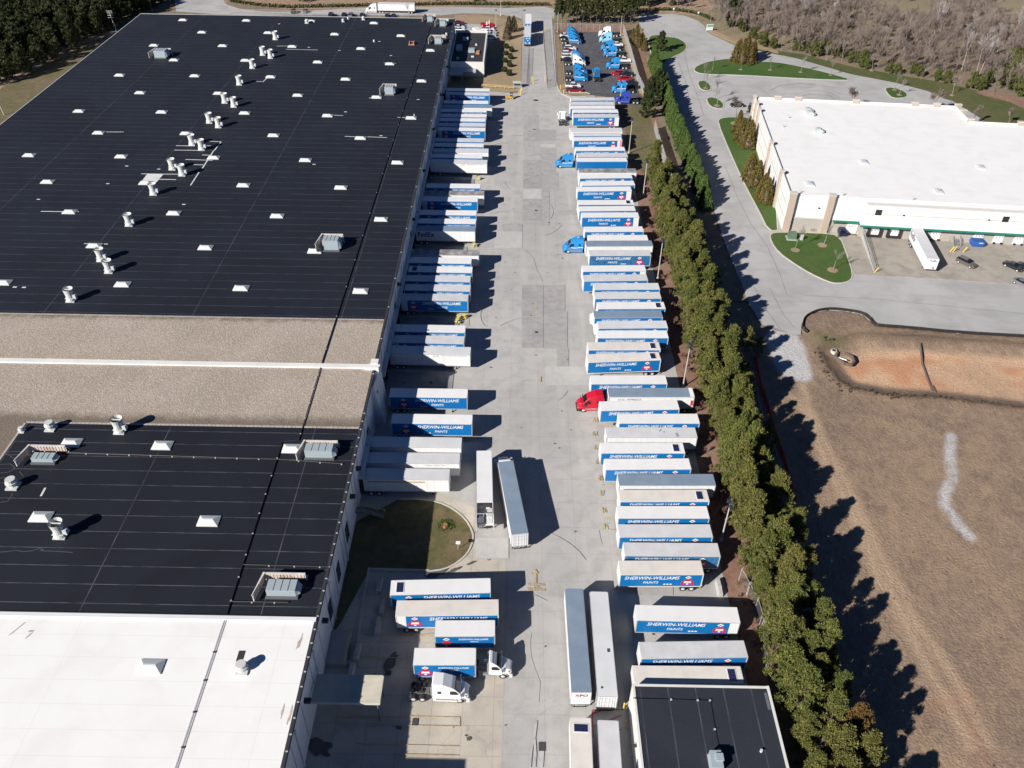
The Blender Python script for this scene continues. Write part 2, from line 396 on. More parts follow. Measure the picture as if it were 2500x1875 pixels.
# oily stains: real dark spots on the slabs
mbs = MB(); rs = random.Random(3)
def blob(x, y, rx, ry, z, mi=0, n=18, rot=0):
    pts = []
    for i in range(n):
        t = 2 * math.pi * i / n; r = 1 + rs.uniform(-.3, .3)
        a, b = rx * r * math.cos(t), ry * r * math.sin(t)
        pts.append((x + a * math.cos(rot) - b * math.sin(rot), y + a * math.sin(rot) + b * math.cos(rot)))
    mbs.sheet(pts, z, mi)
for (u, v, rx, ry) in ((1740, 1502, .9, .25), (1610, 1555, 1.3, .3), (1460, 1570, 2.0, .9)):
    x, y = g3(u, v); blob(x, y, rx, ry, .155, 0, rot=.5)
for (u, v, rx, ry) in ((1720, 1437, .35, .3), (1700, 1413, .2, .15), (1120, 845, .8, 1.6), (1180, 1350, .5, .3), (560, 1500, 2.2, 1.2)):
    x, y = g4(u, v); blob(x, y, rx, ry, .156, 0, rot=-.4)
for _ in range(60):
    x, y = rs.uniform(-8, 16), rs.uniform(50, 300); blob(x, y, rs.uniform(.08, .3), rs.uniform(.08, .25), .157, rs.choice((0, 1)), 9)
struct('pavement_stains', mbs, [paint('oil_stain', (.10, .095, .09), .6, dirt=.4), paint('rust_stain', (.26, .23, .20), .9, dirt=.4)])
# tyre tracks and long dark rust runs on the lane near the camera
mbt = MB()
def ribbon(mb, pts, wd, z, mi=0):
    for i in range(len(pts) - 1):
        a, b = Vector(pts[i]), Vector(pts[i + 1]); d = (b - a).normalized(); n = Vector((-d.y, d.x)) * wd / 2
        mb.add([(*(a - n), z), (*(b - n), z), (*(b + n), z), (*(a + n), z)], [(0, 1, 2, 3)], mi)
ribbon(mbt, px(k3, [(330, 1659), (338, 1560), (330, 1430), (345, 1300)]), .35, .154)
ribbon(mbt, px(k3, [(298, 1659), (305, 1560), (318, 1450)]), .25, .1545)
ribbon(mbt, px(k3, [(378, 1659), (384, 1580), (388, 1525)]), .7, .155)
ribbon(mbt, px(k3, [(305, 620), (292, 700), (300, 800), (330, 900), (370, 1000), (360, 1160)]), .08, .1555)
ribbon(mbt, px(h3, [(825, 1250), (835, 1310), (850, 1360)]), .10, .1555)
ribbon(mbt, px(Q[1, 2], [(250, 500), (320, 570), (345, 660), (392, 752)]), .10, .1555)
for k in range(9):
    y = 1150 + k * 14; ribbon(mbt, px(h3, [(880, y), (950, y - 12)]), .12, .1552 + k * .0001)
for k, pts in enumerate(TYR): ribbon(mbt, pts, .16, .1558 + k * .0001)
struct('tyre_marks', mbt, paint('tyre_mark', (.335, .325, .315), .9, dirt=1.4, scale=.5, dirtcol=(.42, .41, .40)))

# ---------------------------------------------------------------- far road, junction and office car park
r0, r1c = Q[0, 0], Q[0, 1]
lay('far_verge', pn([(60, -40), (420, 0), (560, 5), (700, 22), (1000, 22), (1110, 30), (1110, 10), (1330, 12), (1500, 22), (1720, 40), (1740, 20), (1700, -40), (60, -40)][::-1]), ground_mat('verge_clay', ((.36, .24, .16), (.32, .25, .17), (.26, .15, .10)), (0.05, 0.5, 5)))
lay('far_road', pn([(424, -12), (430, 27), (530, 34), (600, 36), (1080, 37), (1130, 32), (1210, 34), (1265, 42), (1278, 48), (1352, 46), (1356, 24), (1330, 16), (1240, 20), (1110, 17), (900, 19), (700, 29), (650, 29), (590, 23), (555, 12), (535, -12)][::-1]), ROAD)
lay('office_car_park', px(zf(1050, 0, .15823), [(380, 300), (520, 372), (800, 372), (880, 500), (1010, 640), (380, 640)]), ROAD)
# parking lot with kerb and island
P = zf(1350, 50, 240 / 1896)
lot = px(P, [(150, 228), (1285, 222), (1440, 700), (1660, 1400), (1730, 1640), (1190, 1640), (1000, 1470), (720, 1440), (640, 1388), (250, 1385)])
lay('parking_lot', lot, LOT)
curb('lot_kerb', px(P, [(250, 1390), (640, 1390), (715, 1420), (640, 1470), (330, 1490), (180, 1430), (110, 1340), (70, 1200), (60, 900), (30, 300)]), False, .3, .18)

# ---------------------------------------------------------------- access road, turning circle, lawns
e3, e4, s4 = Q[0, 2], Q[0, 3], Q[1, 3]
acc = pn([(1885, 811), (1861, 795), (1830, 744), (1766, 583), (1744, 513), (1735, 470), (1700, 370), (1650, 262), (1616, 165)]) + px(e3, [(1200, 300), (1140, 180), (1130, 130), (1200, 113), (1400, 108), (1500, 125), (1590, 160), (1640, 200), (1660, 245), (1700, 270), (1870, 350), (2212, 425)]) \
    + px(e4, [(450, 440), (880, 560), (1220, 620), (1470, 690), (1600, 750), (1640, 765), (1900, 930), (1800, 1100), (100, 1100)]) + pn([(1900, 380), (1929, 560), (2060, 575), (2520, 600), (2520, 822), (2338, 814), (2211, 801), (2142, 796.5), (2132, 792), (2113, 773), (2078.5, 762), (2021.5, 757), (1987, 763), (1964.6, 773), (1956.7, 792), (1955, 817)])
lay('access_road', acc, ROAD)
mbr = MB(); 
for pts in ([(30, 160), (100, 300), (230, 480), (330, 700), (380, 850)], [(120, 780), (230, 980), (340, 1130)], [(250, 800), (350, 1000), (440, 1110)], [(-100, -150), (0, 100), (30, 160)]): ribbon(mbr, px(s4, pts), .12, .10)
for pts in ([(530, 705), (620, 700), (720, 720), (790, 760)], [(500, 740), (560, 730), (700, 735), (760, 765)], [(250, 700), (330, 660), (500, 645), (780, 680)]): ribbon(mbr, px(e4, pts), .3, .10)
for pts in ([(1440, 480), (1470, 560), (1500, 640), (1520, 740), (1540, 860)], [(1500, 330), (1490, 420), (1520, 560), (1580, 720), (1640, 900)]): ribbon(mbr, px(e3, pts), .15, .10)
ribbon(mbr, px(s4, [(520, 860), (1100, 890), (1700, 950), (2212, 1000)]), .12, .10)
struct('road_cracks', mbr, paint('road_crack', (.22, .215, .21), .95, dirt=.6, scale=1))
# concrete dock apron of the white warehouse
lay('loading_apron', px(s4, [(795, 395), (850, 560), (905, 700), (1300, 720), (1700, 745), (2300, 790), (2300, 480), (1000, 405)]), APRON, .17)
lay('sidewalk', px(s4, [(245, 380), (330, 355), (760, 372), (795, 395), (640, 385), (400, 372)]), paint('sidewalk_concrete', (.42, .38, .32), .9, dirt=.3), .19)
def lawn(pts, it=1, kerb=True, mat=None, kh=.2):
    p = smooth_poly(pts, it); lay('green_lawn', p, mat or LAWN, .18)
    if kerb: curb('lawn_kerb', p, True, .35, kh)
b2w = [(1785, 285), (1845, 250), (1909, 561)]
lawn(pn([(1752, 300), (1757, 290), (1785, 286), (1850, 290), (1868, 380), (1906, 562), (1876, 565), (1851, 513), (1820, 456), (1785, 380)]))
lawn(px(s4, [(248, 383), (330, 372), (640, 378), (790, 400), (850, 560), (892, 700), (870, 750), (780, 770), (700, 755), (560, 690), (430, 610), (320, 530), (262, 450)]))
lawn(px(e3, [(1552, 545), (1590, 505), (1700, 470), (1850, 452)]) + px(e4, [(150, 478), (300, 480), (500, 518), (700, 565), (900, 622), (700, 618), (400, 603), (0, 580)]) + px(e3, [(1620, 575)]))
lawn(px(e3, [(1590, 630), (1650, 622), (1695, 665), (1688, 700), (1630, 700), (1600, 675)]))
lawn(px(e3, [(1655, 757), (1720, 752), (1785, 792), (1792, 838), (1720, 838), (1675, 812)]))
lawn(px(e4, [(1135, 682), (1200, 675), (1305, 712), (1312, 755), (1200, 762), (1155, 722)]))
lawn(px(e3, [(1200, 300), (1250, 268), (1360, 288), (1430, 293), (1495, 330), (1508, 368), (1480, 405), (1390, 445), (1320, 500), (1250, 480)]))
# lawn beyond the far road edge
lay('verge_lawn', px(e4, [(150, 392), (450, 450), (880, 575), (1220, 640), (1470, 705), (1600, 765), (1660, 780), (1910, 935), (2260, 960), (2260, 800), (1900, 715), (1600, 640), (1300, 590), (900, 520), (500, 420), (160, 370)][::-1]), ground_mat('verge_lawn', ((.10, .105, .042), (.055, .09, .025), (.14, .11, .06)), (.05, .5, 6), fine=.4))
lay('mulch_bed', px(e4, [(1830, 712), (1900, 740), (2100, 790), (2260, 860), (2260, 800), (2120, 740), (1900, 700)][::-1]), MULCH)
lay('verge_grass', px(e3, [(1640, 205), (1700, 262), (1900, 340), (2212, 418), (2212, 395), (1900, 310), (1740, 250), (1690, 200)][::-1]), DRY)

# ---------------------------------------------------------------- open field with tracks, basin and gravel
def seg_d(p, a, b):
    ab = b - a; t = np.clip(((p - a) @ ab) / (ab @ ab), 0, 1); return np.linalg.norm(p - (a + t[:, None] * ab), axis=1)
def poly_d(P_, pts): return np.min([seg_d(P_, np.array(a), np.array(b)) for a, b in zip(pts, pts[1:])], axis=0)
def inside(P_, pts):
    r = np.zeros(len(P_), bool); n = len(pts)
    for i in range(n):
        (x0, y0), (x1, y1) = pts[i], pts[(i + 1) % n]
        c = ((y0 > P_[:, 1]) != (y1 > P_[:, 1])) & (P_[:, 0] < (x1 - x0) * (P_[:, 1] - y0) / (y1 - y0 + 1e-12) + x0); r ^= c
    return r
nx, ny, st = 230, 190, 0.8
gx, gy = np.meshgrid(44 + np.arange(nx) * st, 28 + np.arange(ny) * st); GP = np.stack([gx.ravel(), gy.ravel()], 1)
t4 = Q[2, 3]
silt = px(s4, [(540, 1150), (500, 1120), (498, 1080), (520, 1030), (590, 992), (650, 975), (740, 968), (880, 985), (960, 1000), (1010, 1035), (1050, 1085), (1090, 1098), (1300, 1112), (1700, 1152), (2300, 1185)])
basin = px(s4, [(640, 1290), (900, 1180), (1300, 1190), (1800, 1230), (2400, 1270)]) + px(t4, [(2400, 330), (1600, 230), (1150, 200), (880, 150), (780, 90), (700, -20)])
bd = poly_d(GP, basin + basin[:1]); bi = inside(GP, basin)
dep = np.where(bi, -1.5 * np.clip(bd / 4.5, 0, 1) ** 1.0, 0.35 * np.exp(-(bd / 1.6) ** 2))
roadside = inside(GP, silt + [(400, silt[-1][1]), (400, 400), (0, 400), (0, silt[0][1] + 3), px(s4, [(200, 1080)])[0], px(s4, [(470, 1150)])[0]])
zb = np.where(roadside, -0.25, 0.06 + dep)
rngf = np.random.default_rng(5)
def vnoise(P_, sc, seed):
    r = np.random.default_rng(seed); g = r.random((260, 260)); q = P_ / sc; i = np.floor(q).astype(int); f = q - i; f = f * f * (3 - 2 * f)
    a = g[i[:, 1] % 260, i[:, 0] % 260]; b = g[i[:, 1] % 260, (i[:, 0] + 1) % 260]; c = g[(i[:, 1] + 1) % 260, i[:, 0] % 260]; d = g[(i[:, 1] + 1) % 260, (i[:, 0] + 1) % 260]
    return (a * (1 - f[:, 0]) + b * f[:, 0]) * (1 - f[:, 1]) + (c * (1 - f[:, 0]) + d * f[:, 0]) * f[:, 1]
nz1, nz2, nz3 = vnoise(GP, 9, 1), vnoise(GP, 2.6, 2), vnoise(GP, 22, 3)
trk1 = px(t4, [(380, 200), (480, 250), (560, 420), (640, 600), (730, 830), (830, 1000), (930, 1220), (1020, 1420), (1100, 1659)]) + px(Q[3, 3], [(1180, 300), (1300, 540), (1420, 800), (1600, 1100), (1800, 1500)])
trk2 = px(t4, [(500, 120), (560, 330), (650, 520), (740, 700), (850, 900), (950, 1120), (1060, 1350), (1190, 1640)]) + px(Q[3, 3], [(1250, 260), (1380, 560), (1500, 700), (1750, 1100), (1950, 1500)])
straw = np.maximum(np.exp(-(poly_d(GP, trk1) / 1.0) ** 2), np.exp(-(poly_d(GP, trk2) / 1.0) ** 2)) * (.7 + .3 * nz2)
for pts in ([(700, 410), (850, 395), (900, 430)], [(1300, 580), (1400, 470), (1480, 500), (1490, 560)], [(640, 500), (780, 480)], [(1100, 950), (1300, 1200), (1500, 1300)], [(1900, 900), (2050, 1300)], [(1150, 1150), (1250, 1300), (1180, 1500)]):
    straw = np.maximum(straw, .5 * np.exp(-(poly_d(GP, px(t4, pts)) / .6) ** 2) * nz2)
clay = np.where(bi, np.clip((bd - 2.5) / 3, 0, 1), 0) * (.45 + .7 * nz1) 
redc = np.where(bi, np.clip((nz1 * .6 + nz2 * .4 - .5) * 5, 0, 1) * np.clip((bd - 3.5) / 3, 0, 1), 0)
r1_ = px(Q[3, 3], [(1500, 1200), (1750, 1100), (1800, 1300), (1900, 1600)])
redc = np.maximum(redc, .35 * np.exp(-(poly_d(GP, r1_) / 1.5) ** 2) * nz2)
brush = np.where(~bi, np.exp(-(np.maximum(bd - .4, 0) / 1.5) ** 2), np.exp(-(bd / 1.2) ** 2)) * (.45 + .5 * nz2)
grav = px(t4, [(1650, 520), (1640, 640), (1650, 760), (1660, 860), (1600, 960), (1600, 1050), (1660, 1140), (1720, 1220), (1800, 1300)])
gd = poly_d(GP, grav); gravel = np.clip((1.45 - gd) / .9, 0, 1) * np.clip(.3 + vnoise(GP, 1.2, 14) * 1.0, 0, 1)
gpat = px(s4, [(265, 1135), (445, 1165), (500, 1260), (555, 1480), (545, 1510), (470, 1505), (350, 1460), (290, 1350), (240, 1200)])
gi = inside(GP, gpat); gdd = poly_d(GP, gpat + gpat[:1]); gravel = np.maximum(gravel, np.where(gi, 1, np.exp(-(gdd / .7) ** 2)))
green = np.exp(-(np.linalg.norm(GP - np.array(s4(700, 1200)), axis=1) / 3) ** 2)
bm_ = vnoise(GP, 5, 9)
dark = np.clip((nz3 * .5 + nz1 * .5 - .42) * 3, 0, 1) * .6
vs = np.column_stack([GP, zb + (nz2 - .5) * .10 * (~roadside)]); ii = (np.arange(ny - 1)[:, None] * nx + np.arange(nx - 1)).ravel()
fc = np.column_stack([ii, ii + 1, ii + nx + 1, ii + nx])
me = bpy.data.meshes.new('dry_field'); me.from_pydata(vs.tolist(), [], fc.tolist())
for nm, arr in (('laya', np.column_stack([straw, clay, gravel, np.ones(len(GP))])), ('layb', np.column_stack([redc, brush, green, np.ones(len(GP))])), ('layc', np.column_stack([dark, bm_, nz3, np.ones(len(GP))]))):
    at_ = me.attributes.new(nm, 'FLOAT_COLOR', 'POINT'); at_.data.foreach_set('color', arr.astype(np.float32).ravel())
me.polygons.foreach_set('use_smooth', [True] * len(me.polygons))
mt, n, p = _nodes('dry_field'); v = wpos(n)
def attr(nm):
    a = n.nodes.new('ShaderNodeAttribute'); a.attribute_name = nm; s = n.nodes.new('ShaderNodeSeparateColor'); n.links.new(a.outputs[0], s.inputs[0]); return s.outputs
A_, B_, C_ = attr('laya'), attr('layb'), attr('layc')
c = ramp_mix(n, rmp(n, noise(n, .16, 8, v, 2.2, .68), .40, .60), (.205, .145, .115), (.27, .195, .145))
c = ramp_mix(n, C_[0], c, (.165, .12, .10))
c = ramp_mix(n, rmp(n, noise(n, .045, 5, v, 1.5), .52, .62, 0, .55), c, (.31, .225, .155))
c = ramp_mix(n, rmp(n, noise(n, .35, 6, scaled(n, v, (1, .35, 1)), 2.0), .52, .66, 0, .5), c, (.15, .115, .09))
c = ramp_mix(n, rmp(n, noise(n, 1.1, 6, scaled(n, v, (1, .6, 1)), 1.2), .42, .70, 0, .55), c, (.37, .27, .165))
c = ramp_mix(n, rmp(n, noise(n, 5, 5, v, .8), .5, .75, 0, .5), c, (.13, .10, .075))
nf = rmp(n, noise(n, 2.5, 5, v), .3, .7, .45, 1.3)
c = ramp_mix(n, mth(n, 'MULTIPLY', A_[0], mth(n, 'MULTIPLY', nf, .95)), c, (.42, .305, .21))
c = ramp_mix(n, mth(n, 'MULTIPLY', A_[1], mth(n, 'MULTIPLY', nf, 1.1)), c, (.56, .37, .24))
c = ramp_mix(n, mth(n, 'MULTIPLY', B_[0], mth(n, 'MULTIPLY', nf, .8)), c, (.44, .20, .11))
c = ramp_mix(n, mth(n, 'MULTIPLY', B_[1], nf), c, (.12, .085, .06))
c = ramp_mix(n, mth(n, 'MULTIPLY', B_[2], .6), c, (.10, .13, .04))
c = ramp_mix(n, mth(n, 'MULTIPLY', A_[2], nf), c, (.47, .47, .48))
n.links.new(c, p.inputs['Base Color']); p.inputs['Roughness'].default_value = 1; p.inputs['Specular IOR Level'].default_value = .1
bmp = n.nodes.new('ShaderNodeBump'); bmp.inputs['Strength'].default_value = .5; bmp.inputs['Distance'].default_value = .5
n.links.new(noise(n, 2.2, 7, v, .5), bmp.inputs['Height']); n.links.new(bmp.outputs[0], p.inputs['Normal'])
me.materials.append(mt)
tag(obj('dry_field', me, []), kind='structure') if False else None
fo = bpy.data.objects.new('dry_field', me); C.objects.link(fo); fo['kind'] = 'structure'
# black silt fence along the kerb
mbf = MB()
sl = smooth_poly(silt, 1, False)
for a, b in zip(sl, sl[1:]): 
    a, b = Vector(a), Vector(b); d = (b - a).normalized(); nr = Vector((-d.y, d.x)) * .04
    mbf.hexa([(*(a - nr), 0), (*(b - nr), 0), (*(b + nr), 0), (*(a + nr), 0), (a.x - nr.x, a.y - nr.y, .85), (b.x - nr.x, b.y - nr.y, .85), (b.x + nr.x, b.y + nr.y, .85), (a.x + nr.x, a.y + nr.y, .85)])
sf = thing('silt_fence', 'low black silt fence cloth curving along the dirt lot edge', 'fence')
part('fence_cloth', mbf, paint('silt_cloth', (.018, .016, .016), .8), sf)
mbk = MB(); acc_ = 0
for a, b in zip(sl, sl[1:]):
    acc_ += math.dist(a, b)
    if acc_ > 2.0: acc_ = 0; mbk.cyl((a[0], a[1], 0), (a[0], a[1], 1.1), .05, n=5)
part('stakes', mbk, paint('fence_stake', (.25, .18, .1), .9), sf)
# ================================================================ buildings
ZR, XE, XW = 10.8, -28.5, -165.5
YF, YG0, YFW0, YFW1, YG1, YW, YN = 384, 152.6, 135.9, 134.7, 116.9, 74.4, 30
WHITE = paint('white_panel', (.66, .67, .68), .75, dirt=.12, scale=.25)
TRIM = paint('dark_trim', (.035, .035, .04), .6, dirt=.2)
def roofmat(name, base, seam, dy, oy, dx, ox, amt=.7, seamw=.07, second=None):
    mt, n, p = _nodes(name); v = wpos(n)
    s = n.nodes.new('ShaderNodeSeparateXYZ'); n.links.new(v, s.inputs[0])
    a = ramp_mix(n, rmp(n, noise(n, .05, 5, v, .8), .4, .6), base, second or tuple(x * 1.35 for x in base))
    a = ramp_mix(n, rmp(n, noise(n, 3.5, 5, v), .45, .7, 0, .4), a, tuple(x * 1.9 for x in base))
    fy = mth(n, 'LESS_THAN', mth(n, 'PINGPONG', mth(n, 'ADD', s.outputs[1], oy), dy / 2), seamw)
    fx = mth(n, 'LESS_THAN', mth(n, 'PINGPONG', mth(n, 'ADD', s.outputs[0], ox), dx / 2), seamw)
    br = rmp(n, noise(n, .35, 3, v), .35, .6, .25, 1)
    fac = mth(n, 'MULTIPLY', mth(n, 'MULTIPLY', mth(n, 'MAXIMUM', fy, fx), br), amt)
    c = ramp_mix(n, fac, a, seam)
    n.links.new(c, p.inputs['Base Color']); p.inputs['Roughness'].default_value = .75; p.inputs['Specular IOR Level'].default_value = .3
    return mt
RB = roofmat('black_roof', (.0078, .010, .0165), (.12, .125, .14), 3.5, .6, 33, 38.4 - 33 + 33, .5)
RB2 = roofmat('black_roof_near', (.007, .0085, .014), (.13, .13, .145), 3.5, -4.7 + 1.75, 27, 10, .62)
def gravelmat():
    mt, n, p = _nodes('gravel_ballast'); v = wpos(n)
    a = ramp_mix(n, rmp(n, noise(n, .09, 5, v, .6), .38, .62), (.37, .315, .265), (.315, .27, .22))
    a = ramp_mix(n, rmp(n, noise(n, 2.2, 6, v, 1.0, .7), .42, .66, 0, .7), a, (.22, .175, .14))
    a = ramp_mix(n, rmp(n, noise(n, 4.5, 3, v), .52, .7, 0, .8), a, (.56, .49, .41))
    s = n.nodes.new('ShaderNodeSeparateXYZ'); n.links.new(v, s.inputs[0])
    ed = rmp(n, mth(n, 'ADD', s.outputs[1], mth(n, 'MULTIPLY', noise(n, .5, 4, v), 3)), 119.5, 121.8, .75, 0)
    a = ramp_mix(n, ed, a, (.10, .075, .055))
    ed2 = rmp(n, mth(n, 'ADD', s.outputs[1], mth(n, 'MULTIPLY', noise(n, .5, 4, v), 4)), 152.5, 154.6, 0, .8)
    a = ramp_mix(n, ed2, a, (.10, .075, .055))
    n.links.new(a, p.inputs['Base Color']); p.inputs['Roughness'].default_value = 1
    b = n.nodes.new('ShaderNodeBump'); b.inputs['Strength'].default_value = .35; b.inputs['Distance'].default_value = .4
    n.links.new(noise(n, 3, 6, v), b.inputs['Height']); n.links.new(b.outputs[0], p.inputs['Normal']); return mt
WROOF = ground_mat('white_roof', ((.75, .745, .735), (.76, .755, .745), (.69, .68, .66)), (0.04, 0.2, 3), rough=.6, bump=0, fine=.03, joints=(30, 3, 3.6, 1, .04, (.58, .57, .55), .45))
wh = thing('warehouse', 'huge long warehouse with black, gravel and white roof sections beside the truck yard', 'warehouse', (XE, 200, 0))
WX, WY = XE, 200
def wp(name, mb, mats, parent=None):
    for i, vv in enumerate(mb.v): mb.v[i] = (vv[0] - WX, vv[1] - WY, vv[2])
    if parent is None: return part(name, mb, mats, wh)
    o = obj(name, mb, mats, parent); return o
# walls
mb = MB(); mb.box(XE - .4, YN, 0, XE, YF, ZR - .05); mb.box(XW, YN, 0, XW + .4, YF, ZR - .05); mb.box(XW + .4, YF - .4, 0, XE - .4, YF, ZR - .05); mb.box(XW + .4, YN, 0, XE - .4, YN + .4, ZR - .05)
wp('wall', mb, WHITE)
wp('roof', MB().box(XW + .1, YG0, ZR - .4, XE - .35, YF - .1, ZR), RB).__setitem__('label', 'dark membrane roof with pale seams, far section')
mbg = MB(); mbg.box(XW + .1, YFW0, ZR - .4, XE - .35, YG0 - .02, ZR - .03)
mbg.box(XW + .1, YG1, ZR - .4, XE - .35, YFW1, ZR - .03); mbg.box(XW + .1, YW, ZR - .4, -91.6, YG1 - .01, ZR - .03)
wp('gravel_roof', mbg, gravelmat()).__setitem__('label', 'tan gravel covered roof section')
wp('near_roof', MB().box(-91.2, YW, ZR - .4, XE - .35, YG1 - .4, ZR), RB2).__setitem__('label', 'black membrane roof, near section')
mbx = MB()
for i in range(80):
    x = XE - .4 - i * .79
    if x < -91: break
    mbx.box(x - .74, YG1 - .42, ZR - .2, x, YG1, ZR + .08)
for i in range(52):
    y = YG1 - .42 - i * .8
    if y < YW: break
    mbx.box(-91.6, y - .75, ZR - .2, -91.2, y, ZR + .08)
wp('paver_edge', mbx, paint('edge_pavers', (.42, .37, .34), .9, dirt=.4, scale=1))
mbx = MB()
for i in range(170):
    x = XE - .4 - i * .8
    mbx.box(x - .76, YG0 - .3, ZR - .2, x, YG0 + .02, ZR + .03)
wp('paver_edge', mbx, paint('edge_pavers', None or (.42, .37, .34)))
wp('white_roof', MB().box(XW + .1, YN + .2, ZR - .4, XE - .35, YW - .02, ZR + .02), WROOF)
mb = MB(); mb.box(XW + .1, YW - .55, ZR - .3, XE - .1, YW + .1, ZR + .28, 0); mb.box(XW + .1, YW + .12, ZR - .3, XE - .2, YW + .3, ZR + .22, 1)
wp('roof_curb', mb, [WHITE, TRIM])
mb = MB(); mb.box(XE - .35, YN, ZR - .6, XE + .12, YF, ZR + .10); mb.box(XW - .1, YF - .35, ZR - .3, XE - .35, YF + .1, ZR + .14, 1); mb.box(XW - .12, YN, ZR - .5, XW + .2, YF, ZR + .12, 1)
wp('roof_edge_trim', mb, [TRIM, paint('metal_coping', (.42, .43, .44), .5, dirt=.3)])
mb = MB(); mb.box(-75, 2, 0, XE - .002, 38.6, 17.6)
wp('high_bay', mb, WHITE)
# little clips on the gutter edge
mb = MB(); y = YN + 1
while y < YF - 4: mb.box(XE - .15, y, ZR + .1, XE + .16, y + .16, ZR + .2); y += 2.3 if y < 120 else 12.2
wp('gutter_clips', mb, paint('galvanised', (.55, .56, .58), .45, metal=.3))
# firewall with fin
mb = MB(); mb.box(XW, YFW1, ZR - .3, XE + 1.0, YFW0, ZR + .35); mb.box(XE - 2.0, YFW1 - .4, ZR - .3, XE + .9, YFW1 - .02, ZR + .7)
mb.hexa([(XE - .02, YFW1 - 5.0, 0), (XE + 1.9, YFW1 - 5.0, 0), (XE + 1.9, YFW0, 0), (XE - .02, YFW0, 0), (XE - .02, YFW1 - 5.0, ZR - .6), (XE + .35, YFW1 - 5.0, ZR - .6), (XE + .98, YFW0, ZR - .3), (XE - .02, YFW0, ZR - .3)])
mb.box(XE - 1.0, YFW0 + .02, ZR - .3, XE + .5, YFW0 + 1.7, ZR + .45)
wp('firewall', mb, paint('firewall_paint', (.68, .67, .655), .7, dirt=.15, scale=.3))
# pipes on the roof (black gas line with pipe blocks)
PIPE = paint('black_pipe', (.012, .011, .012), .5); BLK = paint('pipe_block', (.42, .40, .40), .7)
mb = MB()
XP = -39.6
def run(pts, r=.10, blocks=3.8, z=ZR + .22):
    for a, b in zip(pts, pts[1:]):
        mb.cyl((a[0], a[1], z), (b[0], b[1], z), r, n=6)
        L = math.dist(a, b); k = blocks
        while k < L:
            t = k / L; x, y = a[0] + (b[0] - a[0]) * t, a[1] + (b[1] - a[1]) * t
            mb.box(x - .11, y - .11, ZR, x + .11, y + .11, ZR + .24, 1); k += blocks
zr = lambda f, x, y: f(x, y, ZR)
pa = zr(Q[0, 1], 1425, 200); pb = zr(Q[1, 1], 590, 1375); pc = zr(Q[2, 1], 410, 555); pd = zr(Q[2, 1], 285, 568); pe = zr(Q[3, 0], 1740, 510)
run([pa, pb], .11, 12.2, ZR + .14); run([pb, pc, pd, pe], .09, 4.4, ZR + .14)
ph = zr(Q[2, 0], 500, 655); run([(ph[0], ph[1]), zr(Q[2, 0], 2140, 705), zr(Q[2, 1], 740, 740)], .07, 3.9)
run([zr(Q[2, 0], 1880, 1518), zr(Q[2, 1], 640, 1535)], .08, 4.0); run([zr(Q[3, 0], 1770, 380), zr(Q[3, 1], 330, 388)], .08, 3.4)
wp('gas_pipe', mb, [PIPE, BLK])
mb = MB()
for a, b in ((pe, zr(Q[3, 0], 1360, 1659)),): 
    for off in (-.14, .14): mb.cyl((a[0] + off, a[1], ZR + .10), (b[0] + off, b[1] - 2, ZR + .10), .035, n=6)
    for t in (.25, .45, .66, .88): x, y = a[0] + (b[0] - a[0]) * t, a[1] + (b[1] - a[1]) * t; mb.box(x - .22, y - .1, ZR, x + .22, y + .1, ZR + .14, 1)
wp('conduit', mb, [paint('steel_pipe', (.45, .45, .46), .45, metal=.4), TRIM])

# skylights
PL_ = paint('skylight_plastic', (.60, .62, .61), .35, dirt=.12, scale=1)
GL = paint('skylight_pane', (.42, .45, .45), .25, dirt=.1)
def skylight_mesh(wd=3.5, dp=2.3, h=.62):
    m_ = MB(); a, b = wd / 2, dp / 2
    m_.box(-a, -b, 0, a, b, .18, 0)
    m_.add([(-a, -b, .18), (a, -b, .18), (a, b, .18), (-a, b, .18), (-a + .75, -.12, h), (a - .95, -.12, h), (a - .95, .12, h), (-a + .75, .12, h)],
           [(0, 1, 5, 4), (1, 2, 6, 5), (2, 3, 7, 6), (3, 0, 4, 7), (4, 5, 6, 7)], 0)
    m_.m[-4] = 1
    return m_.mesh('skylight', [PL_, GL])
SKM = skylight_mesh()
sk = [(Q[0, 0], p_) for p_ in [(1413, 156), (1903, 160), (1560, 251), (1190, 352), (1720, 355), (1345, 465), (2070, 255), (1895, 468), (925, 582), (1505, 587), (2090, 595), (1083, 717), (1688, 722), (612, 859), (1250, 866), (1890, 874), (763, 1026), (1437, 1031), (2112, 1046), (228, 1199), (937, 1209), (1650, 1218), (370, 1404), (1880, 1431), (1125, 1413), (540, 1636), (1343, 1646)]] + \
     [(Q[0, 1], p_) for p_ in [(688, 266), (1198, 278), (990, 180), (505, 164), (360, 361), (890, 377), (1425, 391), (557, 481), (1112, 495), (772, 613), (1357, 627), (403, 737), (1010, 752), (633, 894), (1277, 912), (887, 1067), (462, 1237), (1172, 1256), (735, 1449)]] + \
     [(Q[1, 0], p_) for p_ in [(2140, 246), (730, 475), (1588, 490), (30, 760), (948, 774), (1862, 803)]] + \
     [(Q[1, 1], p_) for p_ in [(1045, 272), (535, 517), (887, 825)]] + [(Q[2, 0], p_) for p_ in [(553, 575), (1255, 595), (320, 1146), (1612, 1179)]] + [(Q[2, 1], (360, 620)), (Q[3, 0], (1165, 880))]
for f, (x, y) in sk:
    X, Y = f(x, y, ZR); o = bpy.data.objects.new('skylight', SKM); C.objects.link(o); o.parent = wh; o.location = (X - WX, Y - WY, ZR)
